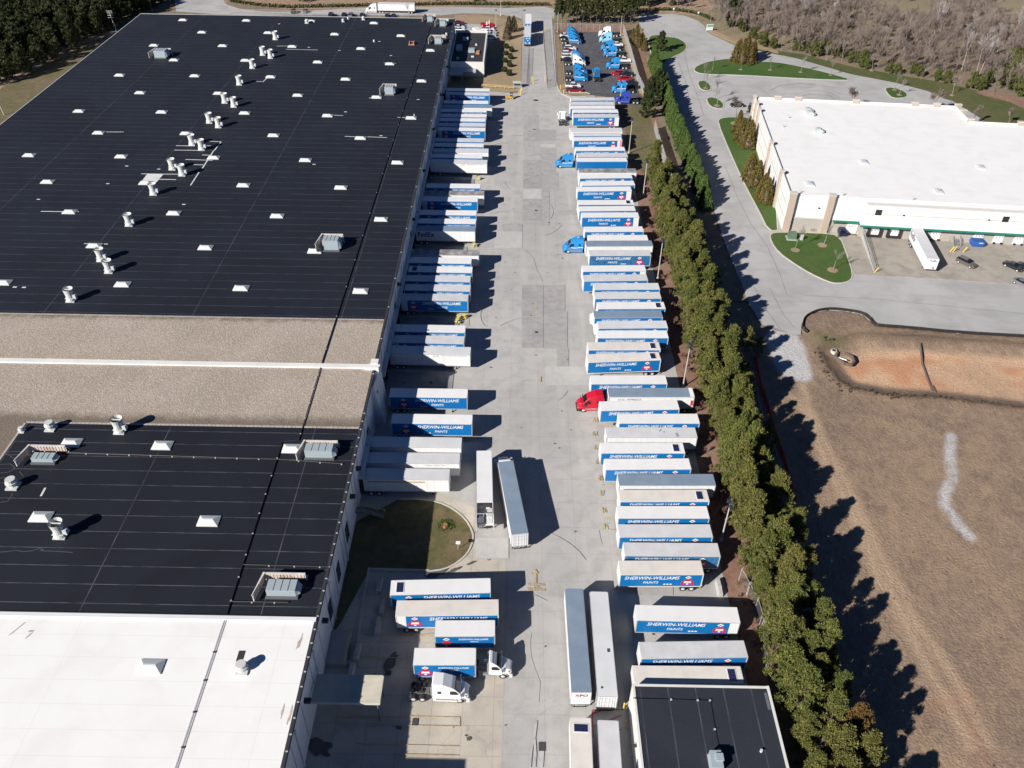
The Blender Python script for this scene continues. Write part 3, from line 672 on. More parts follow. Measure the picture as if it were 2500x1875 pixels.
# white seam-coating stripes
mb = MB()
def stripe(f, x0, y0, x1, y1, wd=.28, z=.012):
    a, b = f(x0, y0, ZR), f(x1, y1, ZR); line2(mb, a, b, wd, ZR + z)
def line2(mb, a, b, wd, z, mi=0):
    a, b = Vector(a), Vector(b); d = (b - a).normalized(); n_ = Vector((-d.y, d.x)) * wd / 2
    mb.add([(*(a - n_), z), (*(b - n_), z), (*(b + n_), z), (*(a + n_), z)], [(0, 1, 2, 3)], mi)
q0, q1, q2 = Q[0, 0], Q[0, 1], Q[1, 0]
k_ = 0
for f, a in ((q0, (800, 1018, 955, 1018)), (q0, (1358, 1124, 1500, 1126)), (q0, (1345, 1158, 1530, 1160)), (q0, (1590, 1124, 1700, 1126)), (q0, (1610, 1090, 1710, 1094)), (q0, (1705, 1094, 1655, 1160)), (q0, (1650, 1160, 1560, 1300)), (q0, (1535, 1330, 1470, 1430)),
             (q0, (1560, 1195, 1620, 1198)), (q0, (1430, 1230, 1640, 1237)), (q0, (1490, 1270, 1570, 1272)), (q0, (1090, 1341, 1380, 1345)), (q0, (1210, 1383, 1358, 1386)), (q0, (1970, 628, 2030, 630)), (q0, (2030, 630, 2065, 598)), (q1, (310, 380, 555, 386)), (q1, (350, 355, 240, 356)), (q1, (1065, 485, 1160, 490)),
             (q1, (675, 889, 752, 892)), (q1, (1170, 905, 1250, 908)), (q1, (1298, 880, 1300, 905)), (q1, (765, 1052, 845, 1056)), (q1, (930, 1056, 1090, 1062)), (q2, (315, 209, 520, 212)), (q2, (590, 211, 607, 212)), (q2, (650, 458, 720, 460)), (q2, (780, 460, 833, 462)), (q1, (950, 756, 1000, 757)), (Q[2, 0], (350, 920, 315, 985))):
    k_ += 1; stripe(f, *a, wd=.34, z=.01 + .001 * k_)
mb.sheet([f_ for f_ in (zr(q0, 1135, 1343), zr(q0, 1260, 1345), zr(q0, 1190, 1425), zr(q0, 1072, 1425))], ZR + .009)
for f, x, y in ((q0, 1225, 1305), (q0, 978, 1281), (q0, 832, 1417), (q0, 297, 1538), (q0, 1418, 1577), (q1, 257, 184), (q1, 722, 390), (q1, 487, 365), (q1, 1030, 319), (q1, 527, 1268), (q1, 770, 863), (q1, 1043, 1047), (q2, 115, 793), (q2, 185, 795), (q1, 1330, 768), (q1, 1120, 428)):
    X, Y = f(x, y, ZR); mb.box(X - .45, Y - .22, ZR, X + .45, Y + .22, ZR + .03)
wp('seam_patches', mb, paint('white_coating', (.62, .62, .62), .8, dirt=.3))
# rusty marks on the white roof, water marks on the black roof
mb = MB(); rs = random.Random(11)
def mark(f, x, y, rx, ry, mi, rot=0, z=ZR + .035):
    X, Y = f(x, y, ZR); pts = []
    for i in range(14):
        t = 2 * math.pi * i / 14; r = 1 + rs.uniform(-.45, .35); a, b = rx * r * math.cos(t), ry * r * math.sin(t)
        pts.append((X + a * math.cos(rot) - b * math.sin(rot), Y + a * math.sin(rot) + b * math.cos(rot)))
    mb.sheet(pts, z + rs.random() * .004, mi)
for f, x, y, rx, ry, r_ in ((Q[3, 0], 128, 590, .12, 1.5, -.5), (Q[3, 0], 235, 605, .5, .18, 0), (Q[3, 0], 222, 640, .1, .7, -.4), (Q[3, 1], 415, 690, .22, 1.2, -.1), (Q[3, 1], 285, 1220, .15, .8, 0), (Q[3, 1], 350, 1230, .13, 1.2, 0), (Q[3, 1], 330, 1280, .12, .9, -.1), (Q[3, 0], 2180, 1220, .15, .9, 0)):
    mark(f, x, y, rx, ry, 0, r_)
wp('roof_stains', mb, [paint('rust_mark', (.50, .42, .35), .9, dirt=.5), paint('water_mark', (.05, .06, .075), .8, dirt=.2), TRIM])
X, Y = zr(Q[3, 0], 1857, 797); wp('roof_mat', MB().box(X - .45, Y - .85, ZR, X + .45, Y + .85, ZR + .08), TRIM)
mb = MB()
for pts in ([(0, 1415), (60, 1412), (120, 1400), (180, 1412), (250, 1405), (300, 1388), (345, 1395), (300, 1405), (420, 1408), (560, 1418)], [(0, 740), (80, 735), (120, 770), (60, 800), (0, 805)], [(0, 690), (80, 640), (180, 640)], [(60, 660), (100, 690), (190, 690)], [(0, 845), (70, 840)], [(230, 415), (350, 430)], [(250, 455), (360, 465)], [(240, 435), (300, 440), (360, 450)], [(0, 1030), (60, 1025), (100, 960)], [(150, 795), (180, 830)]):
    ribbon(mb, [f_ for f_ in (Q[2, 0](x, y, ZR) for x, y in pts)], .16, ZR + .012)
wp('water_marks', mb, paint('water_mark', (.05, .06, .075)))

# stack fans: flared cylinder with motor housing on its side
FM = paint('fan_metal', (.60, .61, .59), .4, dirt=.15, metal=.1)
def fan(x, y, sc=1.0, rz=0):
    t = MB(); t.box(-1.0, -1.0, 0, 1.0, 1.0, .22); t.cyl((0, 0, .22), (0, 0, .85), 1.15, .92, 18, caps=False); t.cyl((0, 0, .85), (0, 0, 2.2), .92, .92, 18, caps=False)
    t.cyl((0, 0, 2.2), (0, 0, 3.1), .98, 1.12, 18, caps=False); t.cyl((0, 0, 3.1), (0, 0, 2.4), 1.06, .9, 18, caps=False)
    t.box(-.98, -.05, 2.75, .98, .05, 3.0); t.box(-.9, -.9, .9, .9, .9, .95); 
    t.cyl((0, 0, 2.15), (0, 0, 2.3), 1.0, 1.0, 18)
    t.m[-2] = 1; t.m[-1] = 1
    mbx_ = MB(); mbx_.box(.85, -.55, .7, 1.45, .25, 1.75); mbx_.hexa([(1.45, -.5, .7), (1.6, -.3, .9), (1.6, .1, .9), (1.45, .25, .7), (1.45, -.5, 1.75), (1.6, -.3, 1.5), (1.6, .1, 1.5), (1.45, .25, 1.75)])
    return t, mbx_
ft, fb = fan(0, 0); FT = ft.mesh('fan_stack', [FM, paint('fan_throat', (.12, .13, .13), .6)]); FB = fb.mesh('motor_box', [FM])
fans = [(Q[0, 0], p_) for p_ in [(2127, 303), (2030, 424), (2090, 447), (1950, 524), (1850, 652), (1738, 791), (1808, 822), (1620, 945), (1690, 980), (1487, 1115), (1560, 1153), (1335, 1304), (1410, 1350), (1190, 1497)]] + \
       [(Q[1, 0], p_) for p_ in [(1003, 313), (787, 584), (848, 674), (553, 895)]] + [(Q[2, 0], p_) for p_ in [(930, 483), (473, 1285)]]
for f, (x, y) in fans:
    X, Y = f(x, y, ZR); o = bpy.data.objects.new('stack_fan', FT); C.objects.link(o); o.parent = wh; o.location = (X - WX, Y - WY, ZR)
    b = bpy.data.objects.new('motor_box', FB); C.objects.link(b); b.parent = o
mv = MB(); mv.box(-.9, -.9, 0, .9, .9, .25); mv.cyl((0, 0, .25), (0, 0, .9), .55, .55, 14); mv.cyl((0, 0, .9), (0, 0, 1.15), .95, .95, 14); mv.cyl((0, 0, 1.15), (0, 0, 1.7), .8, .75, 14)
MVM = mv.mesh('roof_vent', [FM])
for f, x, y, s_ in ((Q[2, 0], 395, 465, 1), (Q[2, 0], 105, 910, 1.1), (Q[2, 0], 170, 485, .6), (Q[3, 0], 1872, 905, .95), (q1, 472, 178, .9), (q1, 752, 168, .7), (q1, 908, 152, .8), (q1, 790, 146, .5), (q1, 1520, 288, .6), (q1, 1548, 270, .5), (q1, 990, 322, .45)):
    X, Y = f(x, y, ZR); o = bpy.data.objects.new('roof_vent', MVM); C.objects.link(o); o.parent = wh; o.location = (X - WX, Y - WY, ZR); o.scale = (s_,) * 3
# roof plant with L-shaped screen
SCRM = paint('screen_cream', (.62, .56, .50), .6, dirt=.35, scale=.8, dirtcol=(.30, .12, .08)); ACM = paint('ac_grey', (.34, .40, .43), .5, dirt=.1, metal=.1)
def screen_mb(wd, dp, h, side=-1, gx=0):
    t = MB(); n_ = int(wd / .5)
    t.box(-wd / 2, dp / 2 - .15, .5, wd / 2, dp / 2, h, 0)
    for i in range(n_): t.box(-wd / 2 + i * wd / n_, dp / 2 - .22, .55, -wd / 2 + (i + .6) * wd / n_, dp / 2 - .15, h - .08, 0)
    t.box(-wd / 2 - .1, dp / 2 - .3, h - .12, wd / 2, dp / 2 + .05, h + .02, 1)
    t.hexa([(-wd / 2 - .1, dp / 2, .5), (-wd / 2 + .05, dp / 2, .5), (-wd / 2 - .6, -dp / 2, .5), (-wd / 2 - .75, -dp / 2, .5), (-wd / 2 - .1, dp / 2, h), (-wd / 2 + .05, dp / 2, h), (-wd / 2 - .6, -dp / 2, h), (-wd / 2 - .75, -dp / 2, h)], 0)
    t.hexa([(-wd / 2 - .15, dp / 2, h), (-wd / 2 + .2, dp / 2, h), (-wd / 2 - .75, -dp / 2, h), (-wd / 2 - .85, -dp / 2, h), (-wd / 2 - .15, dp / 2, h + .1), (-wd / 2 + .2, dp / 2, h + .1), (-wd / 2 - .75, -dp / 2, h + .1), (-wd / 2 - .85, -dp / 2, h + .1)], 1)
    for x in np.arange(-wd / 2, wd / 2 + .1, wd / 3): t.box(x - .06, dp / 2, 0, x + .06, dp / 2 + .9, .12, 1); t.cyl((x, dp / 2 + .8, .1), (x, dp / 2, h * .8), .05, n=4, mi=1)
    return t
def unit(f, x, y, wd, dp, uw, ud, uh, h=1.8, rw=True):
    X, Y = f(x, y, ZR)
    u = MB(); u.box(-uw / 2, -ud / 2, .35, uw / 2, ud / 2, uh); u.hexa([(uw / 2, -ud / 2, .5), (uw / 2 + .7, -ud / 2 + .3, .7), (uw / 2 + .7, ud / 2 - .3, .7), (uw / 2, ud / 2, .5), (uw / 2, -ud / 2, uh - .1), (uw / 2 + .5, -ud / 2 + .3, uh - .5), (uw / 2 + .5, ud / 2 - .3, uh - .5), (uw / 2, ud / 2, uh - .1)])
    for i in range(3): u.box(-uw / 2 + uw * (i + 1) / 4 - .03, -ud / 2 - .02, uh, -uw / 2 + uw * (i + 1) / 4 + .03, ud / 2, uh + .05, 1)
    u.box(-uw / 2 - .2, -ud / 2 - .35, 0, uw / 2 + .3, ud / 2 + .2, .34, 1)
    o = obj('air_handler', u, [ACM, paint('ac_dark', (.10, .11, .12), .6)], wh, (X - WX, Y - WY, ZR))
    s_ = obj('wind_screen', screen_mb(wd, dp, h), [SCRM, paint('screen_trim', (.66, .62, .58), .6, dirt=.4)], o)
    return o
unit(Q[2, 1], 575, 668, 6.0, 4.0, 4.9, 2.0, 2.0); unit(Q[2, 0], 350, 708, 6.4, 4.2, 3.8, 1.6, 1.2); unit(Q[3, 1], 290, 300, 6.3, 4.4, 4.4, 2.1, 1.7)
unit(Q[1, 1], 665, 495, 5.2, 5.5, 3.8, 2.6, 2.9, 2.6); unit(Q[0, 1], 1110, 725, 4.6, 5.5, 3.0, 2.8, 2.8, 2.6); unit(Q[0, 0], 1250, 440, 6.0, 6, 4.2, 3.6, 2.8, 2.4)
unit(Q[0, 1], 1485, 335, 6.0, 5.5, 2.6, 2.8, 2.4, 2.5); unit(Q[0, 1], 1422, 165, 4.8, 5, 2.2, 2.6, 2.2, 2.4); unit(Q[0, 1], 1520, 200, 4.8, 5, 2.4, 2.6, 2.2, 2.4)
mb = MB(); X, Y = zr(q1, 1281, 340); mb.box(X - 1.2, Y - 1.6, ZR, X + 1.2, Y + 1.6, ZR + .2); mb.box(X - 1, Y - 1.2, ZR + .2, X - .7, Y + 1.2, ZR + 1); mb.box(X + .7, Y - 1.2, ZR + .2, X + 1, Y + 1.2, ZR + 1); mb.box(X - .7, Y + .8, ZR + .6, X + .7, Y + 1, ZR + .8)
wp('roof_hatch', mb, paint('hatch_orange', (.42, .20, .12), .7))

# yard wall: pilasters, dock shelters, doors, windows, lamps
mb = MB(); y = 33
while y < 380:
    if abs(y - 135) > 6: mb.box(XE + .002, y, 0, XE + .22, y + .35, ZR - 1.2)
    y += 12.2
wp('downpipes', mb, paint('downpipe', (.58, .60, .62), .6, dirt=.1))
mb = MB(); y = 37
while y < 380: mb.box(XE + .003, y, 1.0, XE + .05, y + .12, ZR - .7); y += 6.1
wp('wall_joints', mb, paint('joint_grey', (.30, .32, .34), .8))
SH = paint('shelter_grey', (.50, .52, .55), .7, dirt=.2); SHB = paint('shelter_black', (.02, .02, .022), .7)
DD = MB(); DD.box(0, -1.6, 1.3, .1, 1.6, 4.9, 0)
for i in range(5): DD.box(.1, -1.6, 1.3 + i * .72, .13, 1.6, 1.34 + i * .72, 1)
DDM = DD.mesh('dock_door', [paint('door_white', (.6, .6, .6), .5), TRIM])
SM = MB(); SM.box(0, -2.1, .9, .75, -1.65, 5.2, 1); SM.box(0, 1.65, .9, .75, 2.1, 5.2, 1); SM.box(0, -2.1, 5.2, .95, 2.1, 5.35, 0); SM.box(0, -2.12, 4.6, .9, 2.12, 5.2, 0); SM.box(0.1, -1.5, .9, .45, -1.1, 1.4, 1); SM.box(0.1, 1.1, .9, .45, 1.5, 1.4, 1)
SMM = SM.mesh('dock_shelter', [SH, SHB])
DOCKS = [314.3, 310.2, 301.4, 297.4, 293.2, 288.4, 284.6, 280, 276.1, 270.8, 266.8, 262.8, 258, 253.9, 250, 245.5, 241.2, 236.6, 232.1, 227.5, 223.4, 219.2, 215, 210.2, 206, 201.5, 197, 192.6, 188.4, 184, 179.5, 175.2, 170.9, 166.6, 162, 157.8, 153.3, 149.2, 144.5, 140.5, 118.8, 114.3, 110, 49.5, 43.5, 37.5]
for y in DOCKS:
    o = bpy.data.objects.new('dock_door', DDM); C.objects.link(o); o.parent = wh; o.location = (0, y + 1.5 - WY, 0)
    s_ = bpy.data.objects.new('dock_shelter', SMM); C.objects.link(s_); s_.parent = o
WIN = MB(); WIN.box(0, -1.0, 2.2, .06, 1.0, 5.9, 0)
for i in range(4): WIN.box(.06, -1.0, 2.2 + i * 1.2, .1, 1.0, 2.26 + i * 1.2, 1)
for yy in (-1.0, -.03, .94): WIN.box(.06, yy, 2.2, .1, yy + .06, 5.9, 1)
WINM = WIN.mesh('window', [paint('dark_glass', (.02, .028, .035), .15), paint('window_frame', (.2, .2, .22), .5)])
for f, x, y in ((Q[2, 1], 997, 400), (Q[2, 1], 815, 1200), (Q[2, 1], 748, 1510), (Q[3, 1], 655, 500), (Q[3, 1], 655, 500)):
    pass
for Yw in (121.5, 96.5, 88.0, 80.5, 165.5, 200.5): 
    o = bpy.data.objects.new('window', WINM); C.objects.link(o); o.parent = wh; o.location = (.003, Yw - WY, .6)
LM = MB(); LM.box(0, -.35, 7.6, .9, .35, 8.1); LM.box(0, -.1, 7.2, .25, .1, 8.2); LMM = LM.mesh('wall_lamp', [paint('lamp_dark', (.02, .025, .035), .5)])
for Yw in (36, 63, 76.2, 102, 109, 131, 172, 205, 236, 268, 300, 330): 
    o = bpy.data.objects.new('wall_lamp', LMM); C.objects.link(o); o.parent = wh; o.location = (0, Yw - WY, 0)
# steel stair to the side door next to the grass island
sx, sy = Q[2, 1](985, 985)
st_ = thing('steel_staircase', 'steel staircase with pale handrails against the warehouse wall above the dark grass', 'staircase', (XE + .1, 104.6, 0))
mb = MB()
for i in range(7): mb.box(1.6 + i * .45, -.8, 1.45 - i * .2, 2.1 + i * .45, .8, 1.5 - i * .2)
mb.box(0, -.8, 1.45, 1.6, .8, 1.55); part('steps', mb, paint('stair_steel', (.2, .2, .21), .6, metal=.4), st_)
mb = MB()
for s_ in (-.8, .8):
    for dz in (.55, 1.05): mb.tube([(0, s_, 1.5 + dz), (1.6, s_, 1.5 + dz), (4.9, s_, .1 + dz), (5.2, s_, .1 + dz)], .05, 5)
    for x, z in ((0, 1.5), (1.6, 1.5), (3.2, .8), (4.9, .1)): mb.cyl((x, s_, z), (x, s_, z + 1.1), .05, n=5)
part('handrail', mb, paint('yellow_rail', (.55, .45, .16), .6, dirt=.3), st_)
# canopy over the lower dock
x0, y0 = at(768, 1650); 
Yc0, Yc1 = 64.4, 68.6
cp = thing('dock_canopy', 'ribbed metal dock canopy projecting from the warehouse wall near the white tractor', 'canopy', (XE, (Yc0 + Yc1) / 2, 0))
mb = MB(); hw = (Yc1 - Yc0) / 2; n_ = 22
mb.box(.25, -hw, 5.1, 10.0, hw, 5.3, 0)
for i in range(n_): yy = -hw + i * 2 * hw / n_; mb.box(.3, yy, 5.3, 10.0, yy + .08, 5.34, 0)
part('canopy_roof', mb, paint('canopy_metal', (.56, .52, .44), .6, dirt=.2), cp)
mb = MB(); mb.box(.25, -hw - .12, 4.8, 10.0, -hw - .02, 5.32); mb.box(10.02, -hw - .1, 4.8, 10.15, hw, 5.34); mb.box(.25, hw + .02, 4.8, 10.0, hw + .12, 5.32); part('fascia', mb, paint('canopy_trim', (.6, .57, .5), .6, dirt=.3), cp)
for x, yy in ((9.7, -hw + .2), (9.7, hw - .2)): part('post', MB().cyl((x, yy, 0), (x, yy, 5.1), .12, n=8), paint('stair_steel', (.2, .2, .21)), cp)
# raised court with ramp next to it
cr = thing('entrance_stoop', 'low concrete stoop with yellow handrail at the warehouse side door', 'stoop', (XE, 76.5, 0))
part('slab', MB().box(.05, -3.2, 0, 3.2, 3.0, .8), paint('stoop_concrete', (.38, .37, .35), .9, dirt=.2), cr)
mb = MB(); 
for dz in (.9, 1.4): mb.tube([(3.1, -3.0, .8 + dz - .4), (3.1, 2.8, .8 + dz - .4)], .05, 5)
for yy in (-3, -1, 1, 2.8): mb.cyl((3.1, yy, .8), (3.1, yy, 1.8), .05, n=5)
part('handrail', mb, paint('yellow_rail', (.55, .45, .16)), cr)
# concrete barrier blocks in the court
blk = None
for i, (x, y) in enumerate([(1033, 262), (1058, 428), (1022, 578), (862, 770), (815, 935)]):
    X, Y = Q[3, 1](x, y); lb = ['beside the solar-panelled trailer', 'behind the cream-roofed trailer with two visible wheels', 'below the two blocks near the trailers', 'next to the curved walk of the stoop', 'close to the ribbed dock canopy'][i]
    if blk is None:
        blk = thing('concrete_barrier', 'grey concrete barrier block ' + lb, 'barrier', (X, Y, .05), 0, 'concrete blocks in the dock court')
        mb = MB(); mb.hexa([(-.45, -1.5, 0), (.45, -1.5, 0), (.45, 1.5, 0), (-.45, 1.5, 0), (-.3, -1.5, 1), (.3, -1.5, 1), (.3, 1.5, 1), (-.3, 1.5, 1)]); mb.box(-.32, -.3, .99, .32, .3, 1.06)
        part('block', mb, paint('block_concrete', (.45, .44, .42), .9, dirt=.3), blk)
    else: dup(blk, (X, Y, .05), 0, 'grey concrete barrier block ' + lb)
X, Y = Q[3, 2](1752, 285); o = dup(blk, (X, Y, .05), 0, 'white concrete barrier block at the end of the last upper parking stall', 'concrete blocks in the dock court')

# ---- office annex beside the guarded gate
an = zf(1050, 0, .15823)
c0, c1, c2, c3 = an(320, 955, 5.8), an(825, 960, 5.8), an(895, 490, 5.8), an(425, 500, 5.8)
ax0, ax1, ay0, ay1 = XE + .1, (c1[0] + c2[0]) / 2, c1[1], c2[1]
ann = thing('office_building', 'low white office block with black roof attached to the far warehouse wall', 'office', (ax0, ay0, 0))
W_, D_ = ax1 - ax0, ay1 - ay0; HA = 5.8
mb = MB(); mb.box(0.3, 0, 0, W_, D_, HA - .6); mb.box(.3, 0, HA - .6, W_, .5, HA); mb.box(W_ - .6, .5, HA - .6, W_, D_ - .5, HA); mb.box(.3, D_ - .7, HA - .6, W_, D_, HA + .5); mb.box(.3, .5, HA - .6, .8, D_ - .7, HA)
for k in range(9): mb.box(.3 + (k + 1) * W_ / 10, -.03, .4, .38 + (k + 1) * W_ / 10, 0, HA - .2, 0)
part('wall', mb, paint('office_white', (.62, .61, .585), .7, dirt=.1), ann)
part('roof', MB().box(.8, .5, HA - .65, W_ - .6, D_ - .7, HA - .35), paint('office_roof', (.028, .028, .034), .8, dirt=.5, scale=.2), ann)
def in_ann(x, y): X, Y = an(x, y, HA - .35); return X - ax0, Y - ay0
for (x, y, a, b, h, nm, cm) in ((640, 795, 2.6, 3.4, 1.1, 'air_handler', ACM), (450, 760, 2.4, 5.0, 1.2, 'air_handler', ACM), (550, 620, 2.4, 2.4, 1.0, 'air_handler', ACM), (735, 815, 1.5, 4, .5, 'roof_hatch', paint('hatch_orange', (.42, .2, .12))), (655, 880, 1.2, 1.0, .4, 'roof_vent', FM), (712, 700, .8, 1, .6, 'roof_vent', FM), (430, 910, 1, 1, .6, 'roof_vent', FM)):
    X, Y = in_ann(x, y); mb = MB(); mb.box(X - a / 2, Y - b / 2, HA - .35, X + a / 2, Y + b / 2, HA - .35 + h); mb.box(X - a / 2 + .2, Y - b / 2 + .2, HA - .35 + h, X + a / 2 - .2, Y, HA - .25 + h); part(nm, mb, cm, ann)
mb = MB(); mb.box(.3, -7.5, 3.2, 6.0, -.02, 3.45); mb.box(6.02, -4.2, 3.0, 11.0, -.02, 3.3); mb.box(.3, -7.62, 3.0, 6.0, -7.5, 3.5)
for x, y in ((.8, -7.3), (5.6, -7.3), (10.6, -4.0)): mb.cyl((x, y, 0), (x, y, 3.2), .12, n=6)
part('porch_canopy', mb, paint('porch_metal', (.42, .44, .46), .6), ann)
wx0, wy0 = an(600, 430, 6.5); part('roof_wing', MB().prism([(9.5, D_ + .02), (11.6, D_ + .02), (9.6, D_ + 5.5), (7.3, D_ + 4)], 0, 6.4), paint('office_white', (.62, .61, .585)), ann)
for k in range(3): part('window', MB().box(W_ + .002, 5 + k * 9, 1.2, W_ + .06, 9 + k * 9, 3.2), paint('dark_glass', (.02, .028, .035)), ann)

# ---- small maintenance building, lower right
b0 = (17.9, 66.6); HB = 6.4
tl, tr = Q[3, 2](1085, 1010, HB), Q[3, 2](2140, 1035, HB)
bw = tr[0] - tl[0]
sb = thing('maintenance_building', 'small black-roofed white building at the bottom edge behind the last parked trailers', 'building', (tl[0], tl[1], 0))
mb = MB(); mb.box(0, -34, 0, bw, 0, HB - .3)
part('wall', mb, paint('shed_white', (.64, .63, .61), .7, dirt=.15), sb)
SHR = roofmat('shed_roof', (.016, .019, .026), (.075, .08, .09), 300, 1, 4.0, -18.9 + 20, .8, .09)
part('roof', MB().box(.35, -34, HB - .28, bw - .35, -.35, HB - .05), SHR, sb)
mb = MB(); mb.box(0, -34, HB - .28, .34, 0, HB + .05, 0); mb.box(bw - .34, -34, HB - .28, bw, 0, HB + .12, 0); mb.box(.34, -.34, HB - .28, bw - .34, 0, HB + .05, 0)
part('parapet', mb, paint('shed_white', (.64, .63, .61)), sb)
mb = MB()
def sl_(x, y): a = Q[3, 2](x, y, HB); return (a[0] - tl[0], a[1] - tl[1])
pts = [sl_(1100, 1125), sl_(1385, 1132), sl_(1590, 1138), sl_(1685, 1140), sl_(1722, 1362), sl_(1755, 1515)]
for a, b in zip(pts, pts[1:]): mb.cyl((*a, HB + .1), (*b, HB + .1), .035, n=5)
part('conduit', mb, PIPE, sb)
mb = MB()
for a in pts: mb.box(a[0] - .13, a[1] - .1, HB - .05, a[0] + .13, a[1] + .1, HB + .18)
part('pipe_blocks', mb, BLK, sb)
X, Y = sl_(1725, 1620); mb = MB(); mb.box(X - .75, Y - 1.2, HB, X + .75, Y + 1.1, HB + 1.3); mb.box(X - .1, Y - .4, HB + 1.3, X + .9, Y + .6, HB + 1.55); mb.box(X - .9, Y - 1.3, HB - .04, X + .9, Y + 1.2, HB + .02)
part('air_handler', mb, ACM, sb)
X, Y = sl_(2080, 1530); part('roof_vent', MB().cyl((X, Y, HB - .05), (X, Y, HB + .35), .2, n=10), FM, sb)
part('roof_patch', MB().box(bw - .9, -3.6, HB - .04, bw - .5, -1, HB + .0), paint('patch_grey', (.12, .14, .17), .8, dirt=.5), sb)
for k in range(2): part('door', MB().box(-.06, -14 - k * 9, 0, -.003, -10 - k * 9, 4.2), paint('door_blue', (.03, .05, .12), .5), sb)
part('wall_lamp', MB().box(-.7, -8.5, 4.4, -.02, -8.1, 4.7), TRIM, sb)

# ---- white distribution warehouse on the right
H2 = 11.2
e4_ = Q[0, 3]; s4_ = Q[1, 3]
A0 = at(1929.5, 473.5, H2); 
A1 = at(1843, 236, H2)
d_w = (Vector(A1) - Vector(A0)).normalized()
B0 = at(2500, 543, H2); B0 = s4_(2212, 228, H2)
d_s = Vector((d_w.y, -d_w.x))   # south face runs to the right, square to the west face
N = e4_(1680, 808, H2); N2 = e4_(1800, 935, H2); N3 = e4_(2212, 955, H2)
b2 = thing('white_warehouse', 'white flat-roofed warehouse with green dock awning and tan brick pilasters', 'warehouse', (A0[0], A0[1], 0), math.atan2(d_s.y, d_s.x))
def loc2(pt): v = Vector(pt) - Vector(A0); return (v.dot(d_s), v.dot(d_w))
LW = loc2(A1)[1]; n1, n2, n3 = loc2(N), loc2(N2), loc2(N3)
S0 = loc2(s4_(1035, 165, H2)); LX = 150
print('bld2', LW, n1, n2, n3, S0, loc2(B0))
foot = [(0, 0), (LX, 0), (LX, n3[1]), (n2[0], n2[1]), (n1[0], LW), (0, LW)]
part('wall', MB().prism(foot, 0, H2 - .8), WW := paint('warehouse_white', (.70, .69, .665), .75, dirt=.08, scale=.3), b2)
inn = [(.4, .4), (LX - .4, .4), (LX - .4, n3[1] - .4), (n2[0], n2[1] - .4), (n1[0] - .3, LW - .4), (.4, LW - .4)]
part('roof', MB().prism(inn, H2 - .82, H2 - .6), WROOF, b2)
mb = MB()
for i in range(6):
    a, b = Vector(foot[i]), Vector(foot[(i + 1) % 6]); d = (b - a).normalized(); nn = Vector((-d.y, d.x)) * .35
    mb.hexa([(*a, H2 - .8), (*b, H2 - .8), (*(b + nn), H2 - .8), (*(a + nn), H2 - .8), (*a, H2), (*b, H2), (*(b + nn), H2), (*(a + nn), H2)])
part('parapet', mb, WW, b2)
TAN = paint('tan_brick', (.42, .34, .28), .85, dirt=.25, scale=3); TAN2 = paint('tan_block', (.36, .335, .30), .85, dirt=.1, scale=.5)
LS = S0[0]
mb = MB(); mb.box(1.6, -.25, 3.9, LS, -.002, 4.35, 0); mb.box(LS + .02, -1.85, 7.2, LX, -1.802, 7.5, 0)
part('band', mb, paint('band_grey', (.48, .46, .43), .8), b2)
mb = MB(); mb.box(0, -.12, 0, LX, -.003, 3.85, 0)
part('lower_wall', mb, TAN2, b2)
# stepped wall: dock part stands slightly forward and lower
mb = MB(); mb.box(LS, -1.8, 3.86, LX, -.002, H2 - 1.2); mb.box(LS, -1.8, .0, LX, -.13, 3.85, 1)
part('dock_wall', mb, [WW, TAN2], b2)
mb = MB(); mb.box(LS, -1.95, H2 - 1.2, LX, -.0, H2 - 1.0)
part('coping', mb, paint('coping_grey', (.55, .54, .52), .7), b2)
def pil(x, y, wd=1.7, dp=1.1, ax='s'):
    mb = MB()
    if ax == 's': mb.box(x - wd / 2, -dp, 0, x + wd / 2, .4, H2 + .5)
    elif ax == 'w': mb.box(-dp * .6, y - wd / 2, 0, .5, y + wd / 2, H2 + .5)
    else: mb.box(x - wd / 2, y - .5, 0, x + wd / 2, y + .5, H2 + .6)
    cx0 = [min(v_[0] for v_ in mb.v), max(v_[0] for v_ in mb.v)]; cy0 = [min(v_[1] for v_ in mb.v), max(v_[1] for v_ in mb.v)]
    mb.box(cx0[0] - .1, cy0[0] - .1, H2 + .5, cx0[1] + .1, cy0[1] + .1, H2 + .75, 1)
    part('pilaster', mb, [TAN, paint('pilaster_cap', (.52, .48, .44), .8)], b2)
pil(.9, 0); px2 = loc2(s4_(728, 80, H2)); pil(px2[0], 0)
for q in ((350, 1330), (262, 1105), (175, 850), (150, 800)):
    pil(0, loc2(e4_(q[0], q[1], H2))[1], 1.3, 1.0, 'w')
pil(0, LW - .6, 1.2, 1.0, 'w')
for q in ((307, 745), (467, 755), (910, 775), (1363, 795), (1528, 797), (1692, 806)): pil(loc2(e4_(*q, H2))[0], LW - .2, 2.2, 1, 'n')
for q in ((1745, 862), (1800, 930)): a = loc2(e4_(*q, H2)); pil(a[0], a[1], 1.8, 1, 'n')
pil(n3[0] - 1, n3[1], 2, 1, 'n')
mb = MB()
for y in np.arange(4, LW, 4.5): mb.box(-.06, y, .3, -.003, y + .08, H2 - .6)
for z in (3.6, 7.3): mb.box(-.07, .4, z, -.004, LW, z + .12)
part('wall_joints', mb, paint('joint_grey', (.30, .32, .34)), b2)
GRN = paint('awning_green', (.008, .19, .125), .45, dirt=.2)
